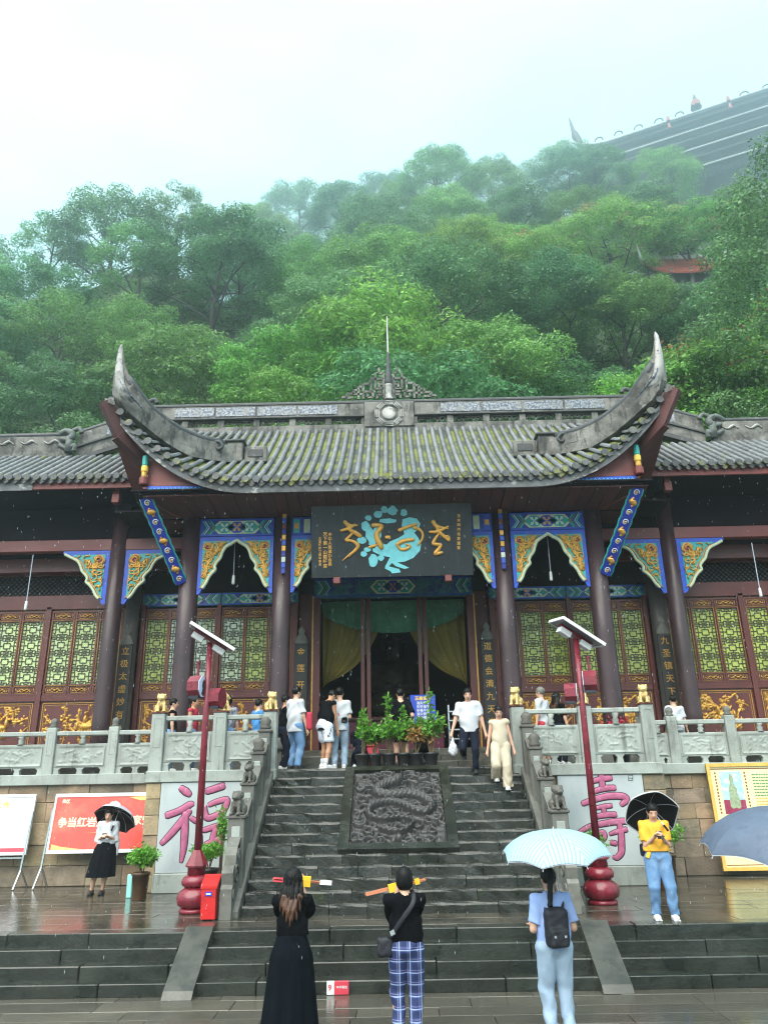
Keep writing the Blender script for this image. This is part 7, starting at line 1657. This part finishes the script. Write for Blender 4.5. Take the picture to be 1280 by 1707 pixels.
    def shirt(X, Y, Z):
        d = sd_cone(X, Y, Z, tp(0, 0, .62), tp(0, 0, .768), (.080 if loose > .9 else .074) * h * loose, .081 * h * (1 + (loose - 1) * .4), 1.22 * build, .84); d = smin(d, sd_cone(X, Y, Z, S(0, 0, hem - .02) + (tp(0, 0, .6) - S(0, 0, .6 + hip)) * .6, tp(0, 0, .64), .086 * h * loose, .080 * h * loose, 1.2, .88), .03 * h)
        for s in (-1, 1):
            d = smin(d, sd_cone(X, Y, Z, tp(s * .05, .005, .797), sh[s], .040 * h, .040 * h), .018 * h)
            if sleeve == 'short': m = sh[s] * .22 + el[s] * .78; d = smin(d, np.maximum(sd_cone(X, Y, Z, sh[s], m, .040 * h * build, .043 * h * build * (.7 + .3 * loose)), ((X - m[0]) * (el[s] - sh[s])[0] + (Y - m[1]) * (el[s] - sh[s])[1] + (Z - m[2]) * (el[s] - sh[s])[2]) / (.178 * h)), .012 * h)
            elif sleeve in ('elbow', 'flare'): m = sh[s] * -.12 + el[s] * 1.12; d = smin(d, np.maximum(sd_cone(X, Y, Z, sh[s], m, .040 * h, (.056 if sleeve == 'flare' else .042) * h), ((X - m[0]) * (el[s] - sh[s])[0] + (Y - m[1]) * (el[s] - sh[s])[1] + (Z - m[2]) * (el[s] - sh[s])[2]) / (.178 * h)), .012 * h)
        d = d + fold(X, Y, Z); d = np.maximum(d, hem * h - Z)
        return np.maximum(d, -(sd_ell(X, Y, Z, nb + S(0, -.012, .012), (.043 * h, .046 * h, .030 * h))))
    build_mesh('shirt', shirt, [*sh.values(), *[el[s] * 1.12 - sh[s] * .12 for s in (-1, 1)], S(.10, .09, hem), S(-.10, -.09, hem), tp(0, 0, .8)], .075, tm)
    # ---- lower garment
    bm_, kind, bh, bl = bottom
    if kind in ('pants', 'shorts', 'wide'):
        def pants(X, Y, Z):
            d = sd_cone(X, Y, Z, S(0, .004, .535 + hip), S(0, 0, .60 + hip), .087 * h, .076 * h, 1.18, .9)
            for s in (-1, 1):
                d = smin(d, sd_cone(X, Y, Z, hp[s], kn[s], .064 * h * bl, .044 * h * bl * (1.15 if kind == 'wide' else 1)), .012 * h)
                if kind != 'shorts': e = an[s] + S(0, 0, .0); d = smin(d, sd_cone(X, Y, Z, kn[s], e, .044 * h * bl * (1.15 if kind == 'wide' else 1), (.058 if kind == 'wide' else .036) * h * bl), .010 * h)
                else: m = hp[s] * .25 + kn[s] * .75; d = smin(d, np.maximum(sd_cone(X, Y, Z, hp[s], m, .066 * h, .062 * h), (m[2] - Z)), .01 * h)
            d = d + fold(X, Y, Z, .0045) + .005 * h * np.sin(Z * 52 / h + 6 * np.sin(X * 23 / h)) * np.clip((.30 * h - Z) / (.25 * h), 0, 1)
            if kind == 'shorts': d = np.maximum(d, min(kn[-1][2], kn[1][2]) + .045 * h - Z)
            else:
                lim = np.where(X < (an[-1][0] + an[1][0]) / 2, (an[-1] if an[-1][0] < an[1][0] else an[1])[2], (an[1] if an[-1][0] < an[1][0] else an[-1])[2]); d = np.maximum(d, lim - (.030 - bh * .5) * h - Z)
            return np.maximum(d, Z - (.625 + hip) * h)
        build_mesh('trousers' if kind != 'shorts' else 'shorts', pants, [*hp.values(), *kn.values(), *an.values(), S(0, 0, .6 + hip)], .11, bm_)
    else:                                          # skirt: flared, folded cone
        z1, z0 = (.625 + hip) * h, bh * h; mid = (feet[-1][0] + feet[1][0]) / 2 * h * .6, (feet[-1][1] + feet[1][1]) / 2 * h * .6
        def skirt(X, Y, Z):
            f = np.clip((z1 - Z) / (z1 - z0), 0, 1.05); cx, cy = mid[0] * f, mid[1] * f; a = np.arctan2(Y - cy, X - cx); r_ = np.sqrt(((X - cx) / 1.12) ** 2 + ((Y - cy) / .92) ** 2); R = h * (.076 + (.035 * np.minimum(f * 4, 1)) + (bl - .111) * f) * (1 + .05 * f * np.cos(7 * a) + .035 * f * np.cos(11 * a + 1))
            return np.maximum(np.maximum((r_ - R) * .85, z0 - Z), Z - z1)
        build_mesh('skirt', skirt, [S(-bl * 1.15, -bl, 0) + np.array([0, 0, z0]), S(bl * 1.15, bl, 0) + np.array([0, 0, z1])], .04, bm_)
    # ---- shoes
    for s in (-1, 1):
        a = an[s]; d_ = S(0, 0, -.045)
        def shoe(X, Y, Z):
            d = sd_ell(X, Y, Z, a + S(0, -.042, -.022), (.031 * h, .078 * h, .026 * h)); d = smin(d, sd_ell(X, Y, Z, a + S(0, .012, -.010), (.029 * h, .036 * h, .036 * h)), .015 * h); d = smin(d, sd_box(X, Y, Z, a + S(0, -.032, -.040), S(.030, .082, .006), .005 * h), .006 * h); return np.maximum(d, a[2] - .045 * h - Z)
        build_mesh('shoe', shoe, [a + S(-.04, -.13, -.05), a + S(.04, .055, .03)], .01, shoes, rs=res * .8)
    # ---- hair
    hm_, style = hair
    def hairf(X, Y, Z):
        x, y, z = HI(X, Y, Z); d = sd_ell(x, y, z, (0, .008, .020), (.0525, .062, .061)); fr = {'short': -.028, 'bob': -.030, 'long': -.036, 'pony': -.034, 'crop': -.026}.get(style, -.03)
        d = np.maximum(d, -(np.minimum(sd_box(x, y, z, (0, -.075, -.045), (.040, .045, .075), .02), sd_box(x, y, z, (0, -.1, -.02), (.1, .062, .045), .01))))
        if style in ('short', 'crop'): d = np.maximum(d, -.034 - z - np.maximum(0, y) * .35)
        if style == 'bob': d = smin(d, sd_ell(x, y, z, (0, .014, -.018), (.056, .056, .052)), .02); d = np.maximum(d, -sd_box(x, y, z, (0, -.075, -.04), (.042, .05, .08), .02)); d = np.maximum(d, -.066 - z)
        if style == 'long':
            d = smin(d, sd_cone(x, y, z, (0, .022, .0), (0, .050, -.10), .054, .060, 1.15, .62), .03); d = smin(d, sd_cone(x, y, z, (0, .055, -.10), (-.005, .075, -.215), .058, .030, 1.35, .5), .03); d = d + .003 * np.sin(x * 210) * (z < 0)
            d = np.maximum(d, -sd_box(x, y, z, (0, -.078, -.05), (.044, .05, .1), .02))
        if style == 'pony': d = smin(d, sd_ell(x, y, z, (.0, .064, .0), (.018, .02, .018)), .012); d = smin(d, sd_cone(x, y, z, (.012, .078, -.01), (.03, .095, -.15), .021, .016), .012); d = smin(d, sd_cone(x, y, z, (.03, .095, -.15), (.035, .092, -.21), .016, .006), .01)
        if style == 'back': d = smin(d, sd_ell(x, y, z, (0, .062, -.012), (.026, .022, .024)), .012)
        an_ = np.arctan2(x, y); return (d + .0016 * np.sin(an_ * 30 + z * 60 + 3 * np.sin(z * 45)) + .0012 * np.sin(x * 330 + z * 90) * np.sin(y * 300)) * h
    hp_pts = [HD(sx * .06, sy * .075, sz) for sx in (-1, 1) for sy in (-1, 1) for sz in (-.07, .085)] + ([HD(0, .1, -.26), HD(.08, .13, -.1), HD(-.08, .13, -.1)] if style in ('long', 'pony') else [])
    build_mesh('hair', hairf, hp_pts, .02, hm_, rs=res * .75)
    if style == 'long':
        def tip(X, Y, Z):
            x, y, z = HI(X, Y, Z); d = 1e9
            for (ax_, bx, ln, ty) in ((-.030, -.038, -.225, .086), (-.012, -.016, -.25, .09), (.008, .004, -.262, .092), (.022, .026, -.24, .09), (.040, .052, -.205, .080), (-.048, -.064, -.19, .066), (.056, .074, -.18, .06), (-.058, -.082, -.15, .05)): d = np.minimum(d, np.minimum(sd_cone(x, y, z, (ax_, .074, -.09), ((ax_ + bx) / 2 + .006, ty + .004, (ln - .09) / 2), .016, .013), sd_cone(x, y, z, ((ax_ + bx) / 2 + .006, ty + .004, (ln - .09) / 2), (bx, ty, ln), .013, .004)))
            return (d + .003 * np.sin(x * 190 + z * 60)) * h
        build_mesh('hair_ends', tip, [HD(-.1, .03, -.1), HD(.1, .13, -.27)], .03, 'hair_brown', rs=res * .75)
    if face:
        for nm, q, rr, mn in (('eye', (-.019, -.0485, .010), (.0075, .005, .0036), 'ink'), ('eye', (.019, -.0485, .010), (.0075, .005, .0036), 'ink'), ('eyebrow', (-.019, -.050, .021), (.011, .004, .0022), 'hair'), ('eyebrow', (.019, -.050, .021), (.011, .004, .0022), 'hair'), ('mouth', (0, -.0545, -.037), (.013, .004, .0042), 'lips')):
            b = MB(); b.lathe([(.0, -1), (.7, -.7), (1, 0), (.7, .7), (0, 1)], n=8); b.v = [tuple(HD(q[0] + x * rr[0], q[1] + y * rr[1], q[2] + z * rr[2])) for x, y, z in b.v]; me = mesh_of(b, nm, True); me.materials.append(M[mn]); o = bpy.data.objects.new(nm, me); COL.objects.link(o); o.parent = t; ORG[o.name] = O
    rot = Matrix.Rotation(rz, 3, 'Z')
    t_w = lambda p: O + rot @ Vector(p)            # body-local metres to world
    return t, dict(w={s: t_w(wr[s]) for s in wr}, sh={s: t_w(sh[s]) for s in sh}, head=t_w(hc), f=t_w, O=O, rot=rot, h=h, tp=lambda *p: t_w(tp(*p)))
def wear(t, name, b, mn, smooth=True):
    """a worn part given in world coordinates, parented to a turned person"""
    rot = Matrix.Rotation(-t.rotation_euler.z, 3, 'Z'); O = org(t); q = MB(); q.v = [tuple(rot @ (Vector(v) - O)) for v in b.v]; q.f = b.f; me = mesh_of(q, name, smooth); me.materials.append(M[mn]); o = bpy.data.objects.new(name, me); COL.objects.link(o); o.parent = t; return o
def umbrella(label, apex, axis, R, depth, outer, inner, grip, ribs=8, rot=0.0, shaft_m='plastic_white', edge=None):
    apex, axis = Vector(apex), Vector(axis).normalized(); u = axis.orthogonal().normalized(); v = axis.cross(u); t = thing('umbrella', label, 'umbrella', apex); N, K = 8, 7
    def pt(i, j, off):
        a = rot + 2 * math.pi * i / (ribs * N); fr = (i % N) / N; sag = 1 - .085 * math.sin(math.pi * fr) ; f = j / K; r_ = R * math.sin(f * 1.25) / math.sin(1.25) * (1 - (1 - sag) * f * f); dz = depth * (1 - math.cos(f * 1.25)) / (1 - math.cos(1.25)) - .05 * R * f * math.sin(math.pi * fr) * f
        return apex + (u * math.cos(a) + v * math.sin(a)) * (r_ - off * .3) - axis * (dz + off)
    for nm, off, mn in (('canopy', 0.0, outer), ('lining', .012, inner)):
        b = MB(); uv = []
        for s in range(ribs):
            o = len(b.v)
            for j in range(K + 1):
                for i in range(N + 1):
                    q = s * N + i; fr = i / N; a_sag = pt(q, j, off) if i < N else pt((s + 1) * N, j, off); b.v.append(tuple(a_sag)); uv.append(((fr - .5) * (.06 + j / K) , j / K))
            for j in range(K):
                for i in range(N): a = o + j * (N + 1) + i; f = (a, a + 1, a + N + 2, a + N + 1); b.f.append(f if off else f[::-1])
        b.uv = uv; mk(nm, b, M[mn], t, True)
    for s in range(ribs): b = MB(); b.tube([pt(s * N, j, .02) for j in range(K + 1)] + [pt(s * N, K, .02) + (pt(s * N, K, .02) - pt(s * N, K - 1, .02)).normalized() * .02], .004, 5); mk('rib', b, M['umb_silver'], t)
    if edge:
        b = MB(); b.tube([pt(i, K, .004) for i in range(ribs * N + 1)], .009, 5); mk('edge_band', b, M[edge], t)
    b = MB(); b.tube([apex + axis * .05, apex, Vector(grip)], [.004, .008, .008], 6); mk('shaft', b, M[shaft_m], t); b = MB(); g = Vector(grip); b.tube([g, g + (g - apex).normalized() * .12], .016, 8); mk('handle', b, M['umb_black'], t, True); return t
def incense(label, a, c, n, wrap=(), papers=()):
    a, c = Vector(a), Vector(c); t = thing('incense_bundle', label, 'incense', (a + c) / 2); r = random.Random(3); d = (c - a).normalized()
    b = MB()
    for k in range(n): o = Vector((r.uniform(-.012, .012), r.uniform(-.012, .012), r.uniform(-.012, .012))); b.tube([a + o, c + o], .0045, 5)
    o = mk('sticks', b, M['incense'], t); o['kind'] = 'stuff'
    for (f0, f1, w_, mn, nm) in papers:
        p0, p1 = a.lerp(c, f0), a.lerp(c, f1); b = MB(); b.bar(p0, p1, .03, w_); mk(nm, b, M[mn], t)
    return t

# --- three worshippers on the lower plaza, backs to the camera
def ground(px_, py_, Y, Z): p = P(px_, py_, Y=Y); return Vector((p.x, Y, Z))
L = ground(486, 1600, 9.32, 0.0)
t, I = person('woman with long brown tipped hair in a long black dress raising incense', L, math.pi, 1.63, {-1: (-.045, -.16, .885), 1: (.05, -.15, .87)}, {-1: (-.05, 0, 0), 1: (.05, 0, 0)}, top=('c_black', .60, 'flare', .98), bottom=('c_skirt', 'skirt', .04, .165), hair=('hair', 'long'), shoes='shoe_black', res=.0115, build=.92)
w0 = (I['w'][-1] + I['w'][1]) / 2
incense('incense sticks with yellow and red paper held by the woman in black dress', P(456, 1466, Y=w0.y), P(553, 1472, Y=w0.y), 9, papers=((.0, .17, .045, 'print_red', 'red_paper'), (.02, .16, .012, 'plastic_white', 'white_strip'), (.80, 1.0, .045, 'plastic_white', 'clear_wrapper'), (.47, .64, .11, 'paper_yellow', 'yellow_paper')))
L = ground(677, 1600, 9.22, 0.0)
t, I = person('person with short black hair in black shirt and blue plaid trousers raising incense', L, math.pi, 1.63, {-1: (-.03, -.15, .855), 1: (.05, -.15, .84)}, {-1: (-.055, 0, 0), 1: (.055, 0, 0)}, top=('c_black', .56, 'elbow', 1.0), bottom=('plaid', 'pants', .05, 1.05), hair=('hair', 'bob'), shoes='shoe_black', res=.0115)
a = I['tp'](-.055, .085, .80); m1 = I['tp'](.02, .098, .70); e = I['tp'](.115, .05, .575); e0 = I['tp'](-.04, -.02, .85); f0 = I['tp'](.02, -.10, .70)
b = MB(); q = spline([f0, e0, a, m1, e], 5); b.tube(q, .026, 6, flat=.18, nrm=(0, -1, .1)); wear(t, 'bag_strap', b, 'backpack'); c = I['tp'](.135, .03, .535)
V, F = surface_nets(lambda X, Y, Z: sd_box(X, Y, Z, (0, 0, 0), (.085, .05, .095), .035) + .004 * np.sin(X * 60) * np.sin(Z * 50), (-.12, -.08, -.13), (.12, .08, .13), .014); b = MB(); b.np(V + np.array(c), F); wear(t, 'shoulder_bag', b, 'backpack'); b = MB(); b.obox(I['tp'](.085, .088, .625), (.022, 0, .01), (0, .006, 0), (-.008, 0, .022)); wear(t, 'buckle', b, 'steel', False)
w0 = (I['w'][-1] + I['w'][1]) / 2; incense('incense sticks in yellow paper held up by the person in plaid trousers', P(610, 1491, Y=w0.y), P(709, 1466, Y=w0.y), 8, papers=((.38, .55, .085, 'paper_yellow', 'yellow_paper'), (.82, .90, .06, 'paper_yellow', 'yellow_paper'), (.0, .36, .035, 'incense', 'brown_wrapper')))
L = ground(925, 1600, 9.30, 0.0)
t, I = person('woman with a ponytail in blue shirt and pale jeans with a black backpack', L, math.pi + .12, 1.60, {-1: (-.115, -.14, .60), 1: (.10, -.14, .63)}, {-1: (-.06, 0, 0), 1: (.06, 0, 0)}, top=('c_blue', .505, 'short', 1.06), bottom=('jeans_light', 'pants', .05, 1.12), hair=('hair', 'pony'), shoes='shoe_white', res=.0115, build=1.0)
f = I['f']; hh = I['h']
V, F = surface_nets(lambda X, Y, Z: smin(sd_box(X, Y, Z, (0, .15, .645 * hh), (.13, .075, .195), .07), sd_box(X, Y, Z, (0, .22, .59 * hh), (.10, .035, .09), .03), .02) + .004 * np.sin(X * 40 + Z * 30) * np.sin(Z * 37), (-.2, .02, .45 * hh), (.2, .30, .80 * hh), .013); b = MB(); b.v = [tuple(f(p)) for p in V.tolist()]; b.f = [tuple(q) for q in F.tolist()]; wear(t, 'backpack', b, 'backpack')
for s in (-1, 1):
    b = MB(); b.tube(spline([f((s * .085, .10, .745 * hh)), f((s * .10, .075, .80 * hh)), f((s * .105, .01, .845 * hh)), f((s * .105, -.085, .78 * hh)), f((s * .10, -.10, .68 * hh))], 4), .027, 6, flat=.3, nrm=(0, 1, .3)); wear(t, 'backpack_strap', b, 'backpack')
    b = MB(); b.obox(f((s * .055, .26, .60 * hh)), (.012, 0, 0), (0, .004, 0), (0, 0, .012)); wear(t, 'buckle', b, 'steel', False)
ap = P(922, 1386, Y=9.0); umbrella('pale blue pinstriped umbrella held by the woman with the backpack', ap, (-.05, -.16, 1), .585, .22, 'umb_stripe', 'umb_silver', I['w'][-1] + Vector((0, 0, -.02)), rot=.35, shaft_m='plastic_white')
# grey umbrella reaching in from outside the frame, with its holder
Lg = ground(1385, 1600, 8.55, 0.0); t, I = person('person in black standing under the slate grey umbrella', Lg, math.pi, 1.66, {-1: (-.05, -.13, .70), 1: (.17, 0, .44)}, top=('c_black', .52, 'short', 1.0), bottom=('c_navy', 'pants', .05, 1.0), res=.02)
ap = P(1312, 1345, Y=8.45); umbrella('slate grey umbrella with pale lining held up beside the yellow poster', ap, (.05, -.12, 1), .88, .45, 'umb_grey', 'umb_white', I['w'][-1], rot=.2)
# --- two people on the terrace
g = P(160, 1491, Z=TERR); t, I = person('woman in white blouse and black skirt leaning on the wall with a phone', g + Vector((.12, 0, 0)), .12, 1.56, {-1: (-.035, -.135, .66), 1: (.035, -.13, .665)}, {-1: (-.13, -.02, 0), 1: (.0, -.02, 0)}, look=-.35, top=('c_white', .575, 'elbow', 1.08), bottom=('c_skirt', 'skirt', .20, .155), hair=('hair', 'back'), shoes='shoe_black', res=.0125, face=True, build=.92)
b = MB(); c = (I['w'][-1] + I['w'][1]) / 2 + Vector((0, -.06, .02)); b.obox(c, (.04, 0, 0), (0, .03, .05), (0, .006, -.004)); o = mk('phone', b, M['shoe_black'], None); tag(o, 'dark phone in the hands of the woman in the black skirt', 'phone')
f = I['f']; hh = I['h']; b = MB(); b.tube(spline([f((.02, -.10, .70 * hh)), f((.09, -.02, .85 * hh)), f((.13, .06, .70 * hh)), f((.17, .0, .56 * hh))], 5), .012, 6, flat=.4); wear(t, 'bag_strap', b, 'backpack')
V, F = surface_nets(lambda X, Y, Z: sd_box(X, Y, Z, (0, 0, 0), (.075, .045, .15), .04) + .006 * np.sin(X * 50 + Z * 20), (-.11, -.08, -.19), (.11, .08, .19), .016); b = MB(); c = f((.165, .02, .53 * hh)); b.np(V + np.array(c), F); wear(t, 'tote_bag', b, 'c_white')
hd = I['head']; ap = hd + Vector((.10, .28, .07)); umbrella('small black umbrella propped on the shoulder of the woman in the black skirt', ap, (.12, .62, .78), .43, .22, 'umb_silver', 'umb_black', I['sh'][1] + Vector((-.02, -.10, -.02)), rot=.25, shaft_m='plastic_white')
g = P(1108, 1533, Z=TERR); t, I = person('person in yellow shirt and blue jeans looking down at a phone', g, -.10, 1.57, {-1: (-.025, -.14, .71), 1: (.04, -.14, .70)}, {-1: (-.07, 0, 0), 1: (.085, -.03, 0)}, look=-.42, top=('c_yellow', .575, 'short', 1.12), bottom=('jeans', 'pants', .05, 1.12), hair=('hair', 'back'), shoes='shoe_white', res=.0125, face=True)
c = (I['w'][-1] + I['w'][1]) / 2 + Vector((.0, -.06, .03)); b = MB(); b.obox(c, (.04, 0, 0), (0, .03, .05), (0, .006, -.004)); tag(mk('phone', b, M['shoe_black'], None), 'dark phone in the hands of the person in yellow', 'phone')
f = I['f']; hh = I['h']; V, F = surface_nets(lambda X, Y, Z: sd_box(X, Y, Z, (0, 0, 0), (.07, .045, .09), .03), (-.1, -.08, -.12), (.1, .08, .12), .016); b = MB(); b.np(V + np.array(f((-.16, .02, .585 * hh))), F); wear(t, 'shoulder_bag', b, 'c_navy')
b = MB(); b.tube(spline([f((-.10, -.06, .60 * hh)), f((-.13, -.08, .56 * hh)), f((-.16, -.09, .52 * hh))], 4), [.03] * 4 + [.04] * 5, 8, flat=.5); wear(t, 'shirt_knot', b, 'c_yellow'); b = MB(); b.lathe([(.155, 0), (.157, .035)], (0, 0, .585 * hh), 24); b.v = [tuple(f((x * .9, y * .78, z))) for x, y, z in b.v]; wear(t, 'belt', b, 'shoe_black')
hd = I['head']; ap = hd + Vector((.06, .34, .07)); umbrella('black umbrella with a white rim resting behind the person in yellow', ap, (.08, .78, .56), .41, .20, 'umb_white', 'umb_black', I['sh'][1] + Vector((-.04, -.12, .0)), ribs=6, rot=.52, shaft_m='plate_blue', edge='umb_white')
# --- two people coming down the stairs
zst = lambda k: TERR + RISE * k
g = P(790, 1285, Y=16.45); t, I = person('man in white t shirt and black trousers stepping down with a plastic bag', Vector((g.x - .05, 16.45, zst(13))), -.06, 1.70, {-1: (-.215, -.05, .47), 1: (.19, -.03, .46)}, {-1: (-.075, .13, .17), 1: (.05, -.03, .0)}, look=-.28, top=('c_white', .475, 'short', 1.14), bottom=('c_navy', 'pants', .05, 1.02), hair=('hair', 'short'), shoes='shoe_black', res=.015, face=True, build=1.1)
c = I['w'][-1] + Vector((-.0, -.02, -.30)); V, F = surface_nets(lambda X, Y, Z: smin(sd_ell(X, Y, Z, (0, 0, -.06), (.095, .06, .12)), sd_cone(X, Y, Z, (0, 0, .02), (0, 0, .20), .06, .012), .04) + .007 * np.sin(X * 60 + Z * 30) * np.sin(Z * 55), (-.13, -.1, -.22), (.13, .1, .25), .016); b = MB(); b.np(V + np.array(c), F); tag(mk('plastic_bag', b, M['bag_white'], None, True), 'white plastic bag carried by the man in the white t shirt', 'bag')
g = P(838, 1314, Y=15.95); t, I = person('woman in cream sleeveless top and wide cream trousers walking down the stairs', Vector((g.x, 15.93, zst(11))), .0, 1.60, {-1: (-.165, .0, .45), 1: (.165, -.02, .45)}, {-1: (-.06, .10, .10), 1: (.05, -.05, .0)}, look=-.35, top=('c_cream', .52, 'none', 1.0), bottom=('c_cream', 'wide', .03, 1.15), hair=('hair', 'back'), shoes='shoe_white', res=.015, face=True, build=.9)
# --- visitors on the upper platform
def plat_person(label, px_, Y, rz, h, **k): g = P(px_, 1240, Y=Y); return person(label, Vector((g.x, Y, k.pop('z', PLAT))), rz, h, res=k.pop('res', .0165), **k)
t, I = plat_person('man in white t shirt and blue jeans with a red sleeve bag at his side', 492, 17.05, math.pi - .75, 1.72, top=('c_white', .44, 'short', 1.18), bottom=('jeans', 'pants', .05, 1.12), hair=('hair', 'short'), shoes='shoe_black', hands={-1: (-.15, -.06, .47), 1: (.16, -.05, .46)}, turn=.0)
c = I['w'][-1] + Vector((.05, 0, .16)); V, F = surface_nets(lambda X, Y, Z: sd_box(X, Y, Z, (0, 0, 0), (.07, .06, .19), .05), (-.11, -.1, -.23), (.11, .1, .23), .018); b = MB(); b.np(V + np.array(c), F); tag(mk('red_bag', b, M['c_red'], None, True), 'red cloth bag beside the man in white shirt and jeans', 'bag')
t, I = plat_person('man in black sleeveless top and printed white shorts bowing his head', 541, 17.0, math.pi - .7, 1.68, top=('c_black', .46, 'none', 1.14), bottom=('shorts_print', 'shorts', .2, 1.1), hair=('hair', 'crop'), shoes='shoe_white', skin='skin_tan', hands={-1: (-.10, -.13, .46), 1: (.10, -.16, .46)}, lean=(0, -.22), look=-.75, feet={-1: (-.07, .03, 0), 1: (.07, -.05, 0)})
for s in (-1, 1): b = MB(); q = I['f']((s * .07 * 1.68, (.03 if s < 0 else -.05) * 1.68 + .02, .05)); b.lathe([(.048, 0), (.046, .16)], q, 12); wear(t, 'sock', b, 'c_white')
t, I = plat_person('man in white t shirt and pale jeans with a red cross strap, back turned', 566, 17.35, math.pi, 1.72, top=('c_white', .46, 'short', 1.14), bottom=('jeans_light', 'pants', .05, 1.08), hair=('hair', 'short'), shoes='shoe_white', hands={-1: (-.08, -.14, .60), 1: (.10, -.13, .62)})
f = I['f']; hh = I['h']; b = MB(); b.tube(spline([f((.07, .02, .835 * hh)), f((.09, .105, .78 * hh)), f((.02, .13, .66 * hh)), f((-.06, .135, .60 * hh)), f((-.13, .08, .58 * hh))], 4), .016, 6, flat=.3); wear(t, 'cross_strap', b, 'print_red'); b = MB(); b.cbox(-.07, .07, -.03, .03, -.06, .06, .02); c = f((-.11, .12, .585 * hh)); b.v = [(x + c.x, y + c.y, z + c.z) for x, y, z in b.v]; wear(t, 'waist_pouch', b, 'backpack')
plat_person('man in black t shirt and black shorts seen from behind the potted plants', 669, 17.55, math.pi + .1, 1.70, top=('c_black', .46, 'short', 1.1), bottom=('c_black', 'shorts', .2, 1.1), hair=('hair', 'crop'), shoes='shoe_black', hands={-1: (-.16, -.06, .56), 1: (.16, -.06, .50)})
plat_person('person in dark clothes half hidden behind the stair head post', 474, 17.75, math.pi - 1.2, 1.62, top=('c_black', .46, 'short', 1.0), bottom=('c_navy', 'pants', .05, 1.0), hair=('hair', 'short'), hands={-1: (-.15, -.1, .46), 1: (.1, -.15, .46)}, shoes='shoe_white', skin='skin_tan')
plat_person('dark clothed worshipper crouching behind the first potted plants', 600, 17.7, math.pi, 1.45, top=('c_navy', .46, 'short', 1.0), bottom=('c_navy', 'pants', .05, 1.0), hair=('hair', 'short'), lean=(0, -.3), look=-.5, res=.02, hip=-.28, feet={-1: (-.08, .05, 0), 1: (.08, .05, 0)}, hands={-1: (-.06, -.22, .42), 1: (.06, -.22, .42)})
plat_person('dark clothed worshipper bowing behind the dry brown shrub', 702, 17.75, math.pi, 1.45, top=('c_black', .46, 'short', 1.0), bottom=('c_black', 'pants', .05, 1.0), hair=('hair', 'bob'), lean=(0, -.3), look=-.5, res=.02, hip=-.25, feet={-1: (-.08, .05, 0), 1: (.08, .05, 0)}, hands={-1: (-.06, -.22, .42), 1: (.06, -.22, .42)})
plat_person('bare shouldered visitor behind the balustrade next to the corner lion', 284, 17.45, 1.9, 1.56, top=('c_black', .46, 'none', 1.0), hair=('hair', 'short'), res=.02, face=True)
plat_person('visitor with bare arms standing between the lamp pole and the hall column', 319, 17.5, 1.5, 1.60, top=('c_red', .46, 'none', 1.0), hair=('hair', 'short'), res=.02, skin='skin_tan', face=True)
plat_person('dark haired visitor in a grey printed shirt behind the middle lion', 377, 17.4, math.pi + .4, 1.60, top=('grey_print', .46, 'short', 1.05), hair=('hair', 'bob'), res=.02)
plat_person('short visitor in a bright blue shirt behind the balustrade', 429, 17.4, math.pi - .9, 1.50, top=('c_sky', .46, 'short', 1.05), hair=('hair', 'short'), res=.02)
plat_person('grey haired man in white t shirt behind the balustrade of the longevity side', 908, 17.5, math.pi + .9, 1.66, top=('c_white', .46, 'short', 1.1), bottom=('c_red', 'shorts', .2, 1.0), hair=('weathered', 'crop'), res=.018)
plat_person('dark haired woman in black beside the grey haired man', 934, 17.7, math.pi - 1.0, 1.56, top=('c_black', .46, 'short', 1.0), bottom=('c_navy', 'pants', .05, 1.0), hair=('hair', 'long'), res=.02)
plat_person('visitor in white mostly hidden by the column behind the knobbed balustrade', 1131, 18.2, math.pi, 1.50, top=('c_white', .46, 'short', 1.05), bottom=('c_white', 'pants', .05, 1.05), hair=('hair', 'short'), res=.022)
# ------------------------------------------------------------------ falling rain
mat('rain_drop', (.55, .60, .64), .3, 0)
rd = random.Random(91); b = MB()
for _ in range(1200):
    y = rd.uniform(8, 16.3); x = rd.uniform(-.58, .58) * y; z = rd.uniform(.8, 2.46 + y * .42); L = rd.uniform(.010, .022); r_ = .0026; tx = rd.uniform(-.12, -.02) * L
    o = len(b.v); b.v.extend([(x, y, z - L), (x + tx * .5 + r_, y, z), (x + tx * .5 - r_ * .5, y + r_, z), (x + tx * .5 - r_ * .5, y - r_, z), (x + tx, y, z + L)]); b.f.extend([(o, o + 2, o + 1), (o, o + 3, o + 2), (o, o + 1, o + 3), (o + 4, o + 1, o + 2), (o + 4, o + 2, o + 3), (o + 4, o + 3, o + 1)])
o = mk('rain', b, M['rain_drop'], None); o['kind'] = 'stuff'; o['label'] = 'sparse falling raindrops in front of the hall'
# ------------------------------------------------------------------ rain mist
hz = MB(); hz.box(-330, 330, -14, 300, -1.1, 215)
haze = mk('haze', hz, None, None); haze['kind'] = 'stuff'; haze['label'] = 'thin pale rain mist thickening over the hill'
hm = bpy.data.materials.new('rain_mist'); hm.use_nodes = True; ht = hm.node_tree; ht.nodes.clear(); ho = ht.nodes.new('ShaderNodeOutputMaterial'); hv = ht.nodes.new('ShaderNodeVolumePrincipled')
hv.inputs['Color'].default_value = (.84, .94, 1.0, 1); hv.inputs['Density'].default_value = .0027; hv.inputs['Anisotropy'].default_value = 0.82
ht.links.new(hv.outputs[0], ho.inputs['Volume']); haze.data.materials.append(hm)
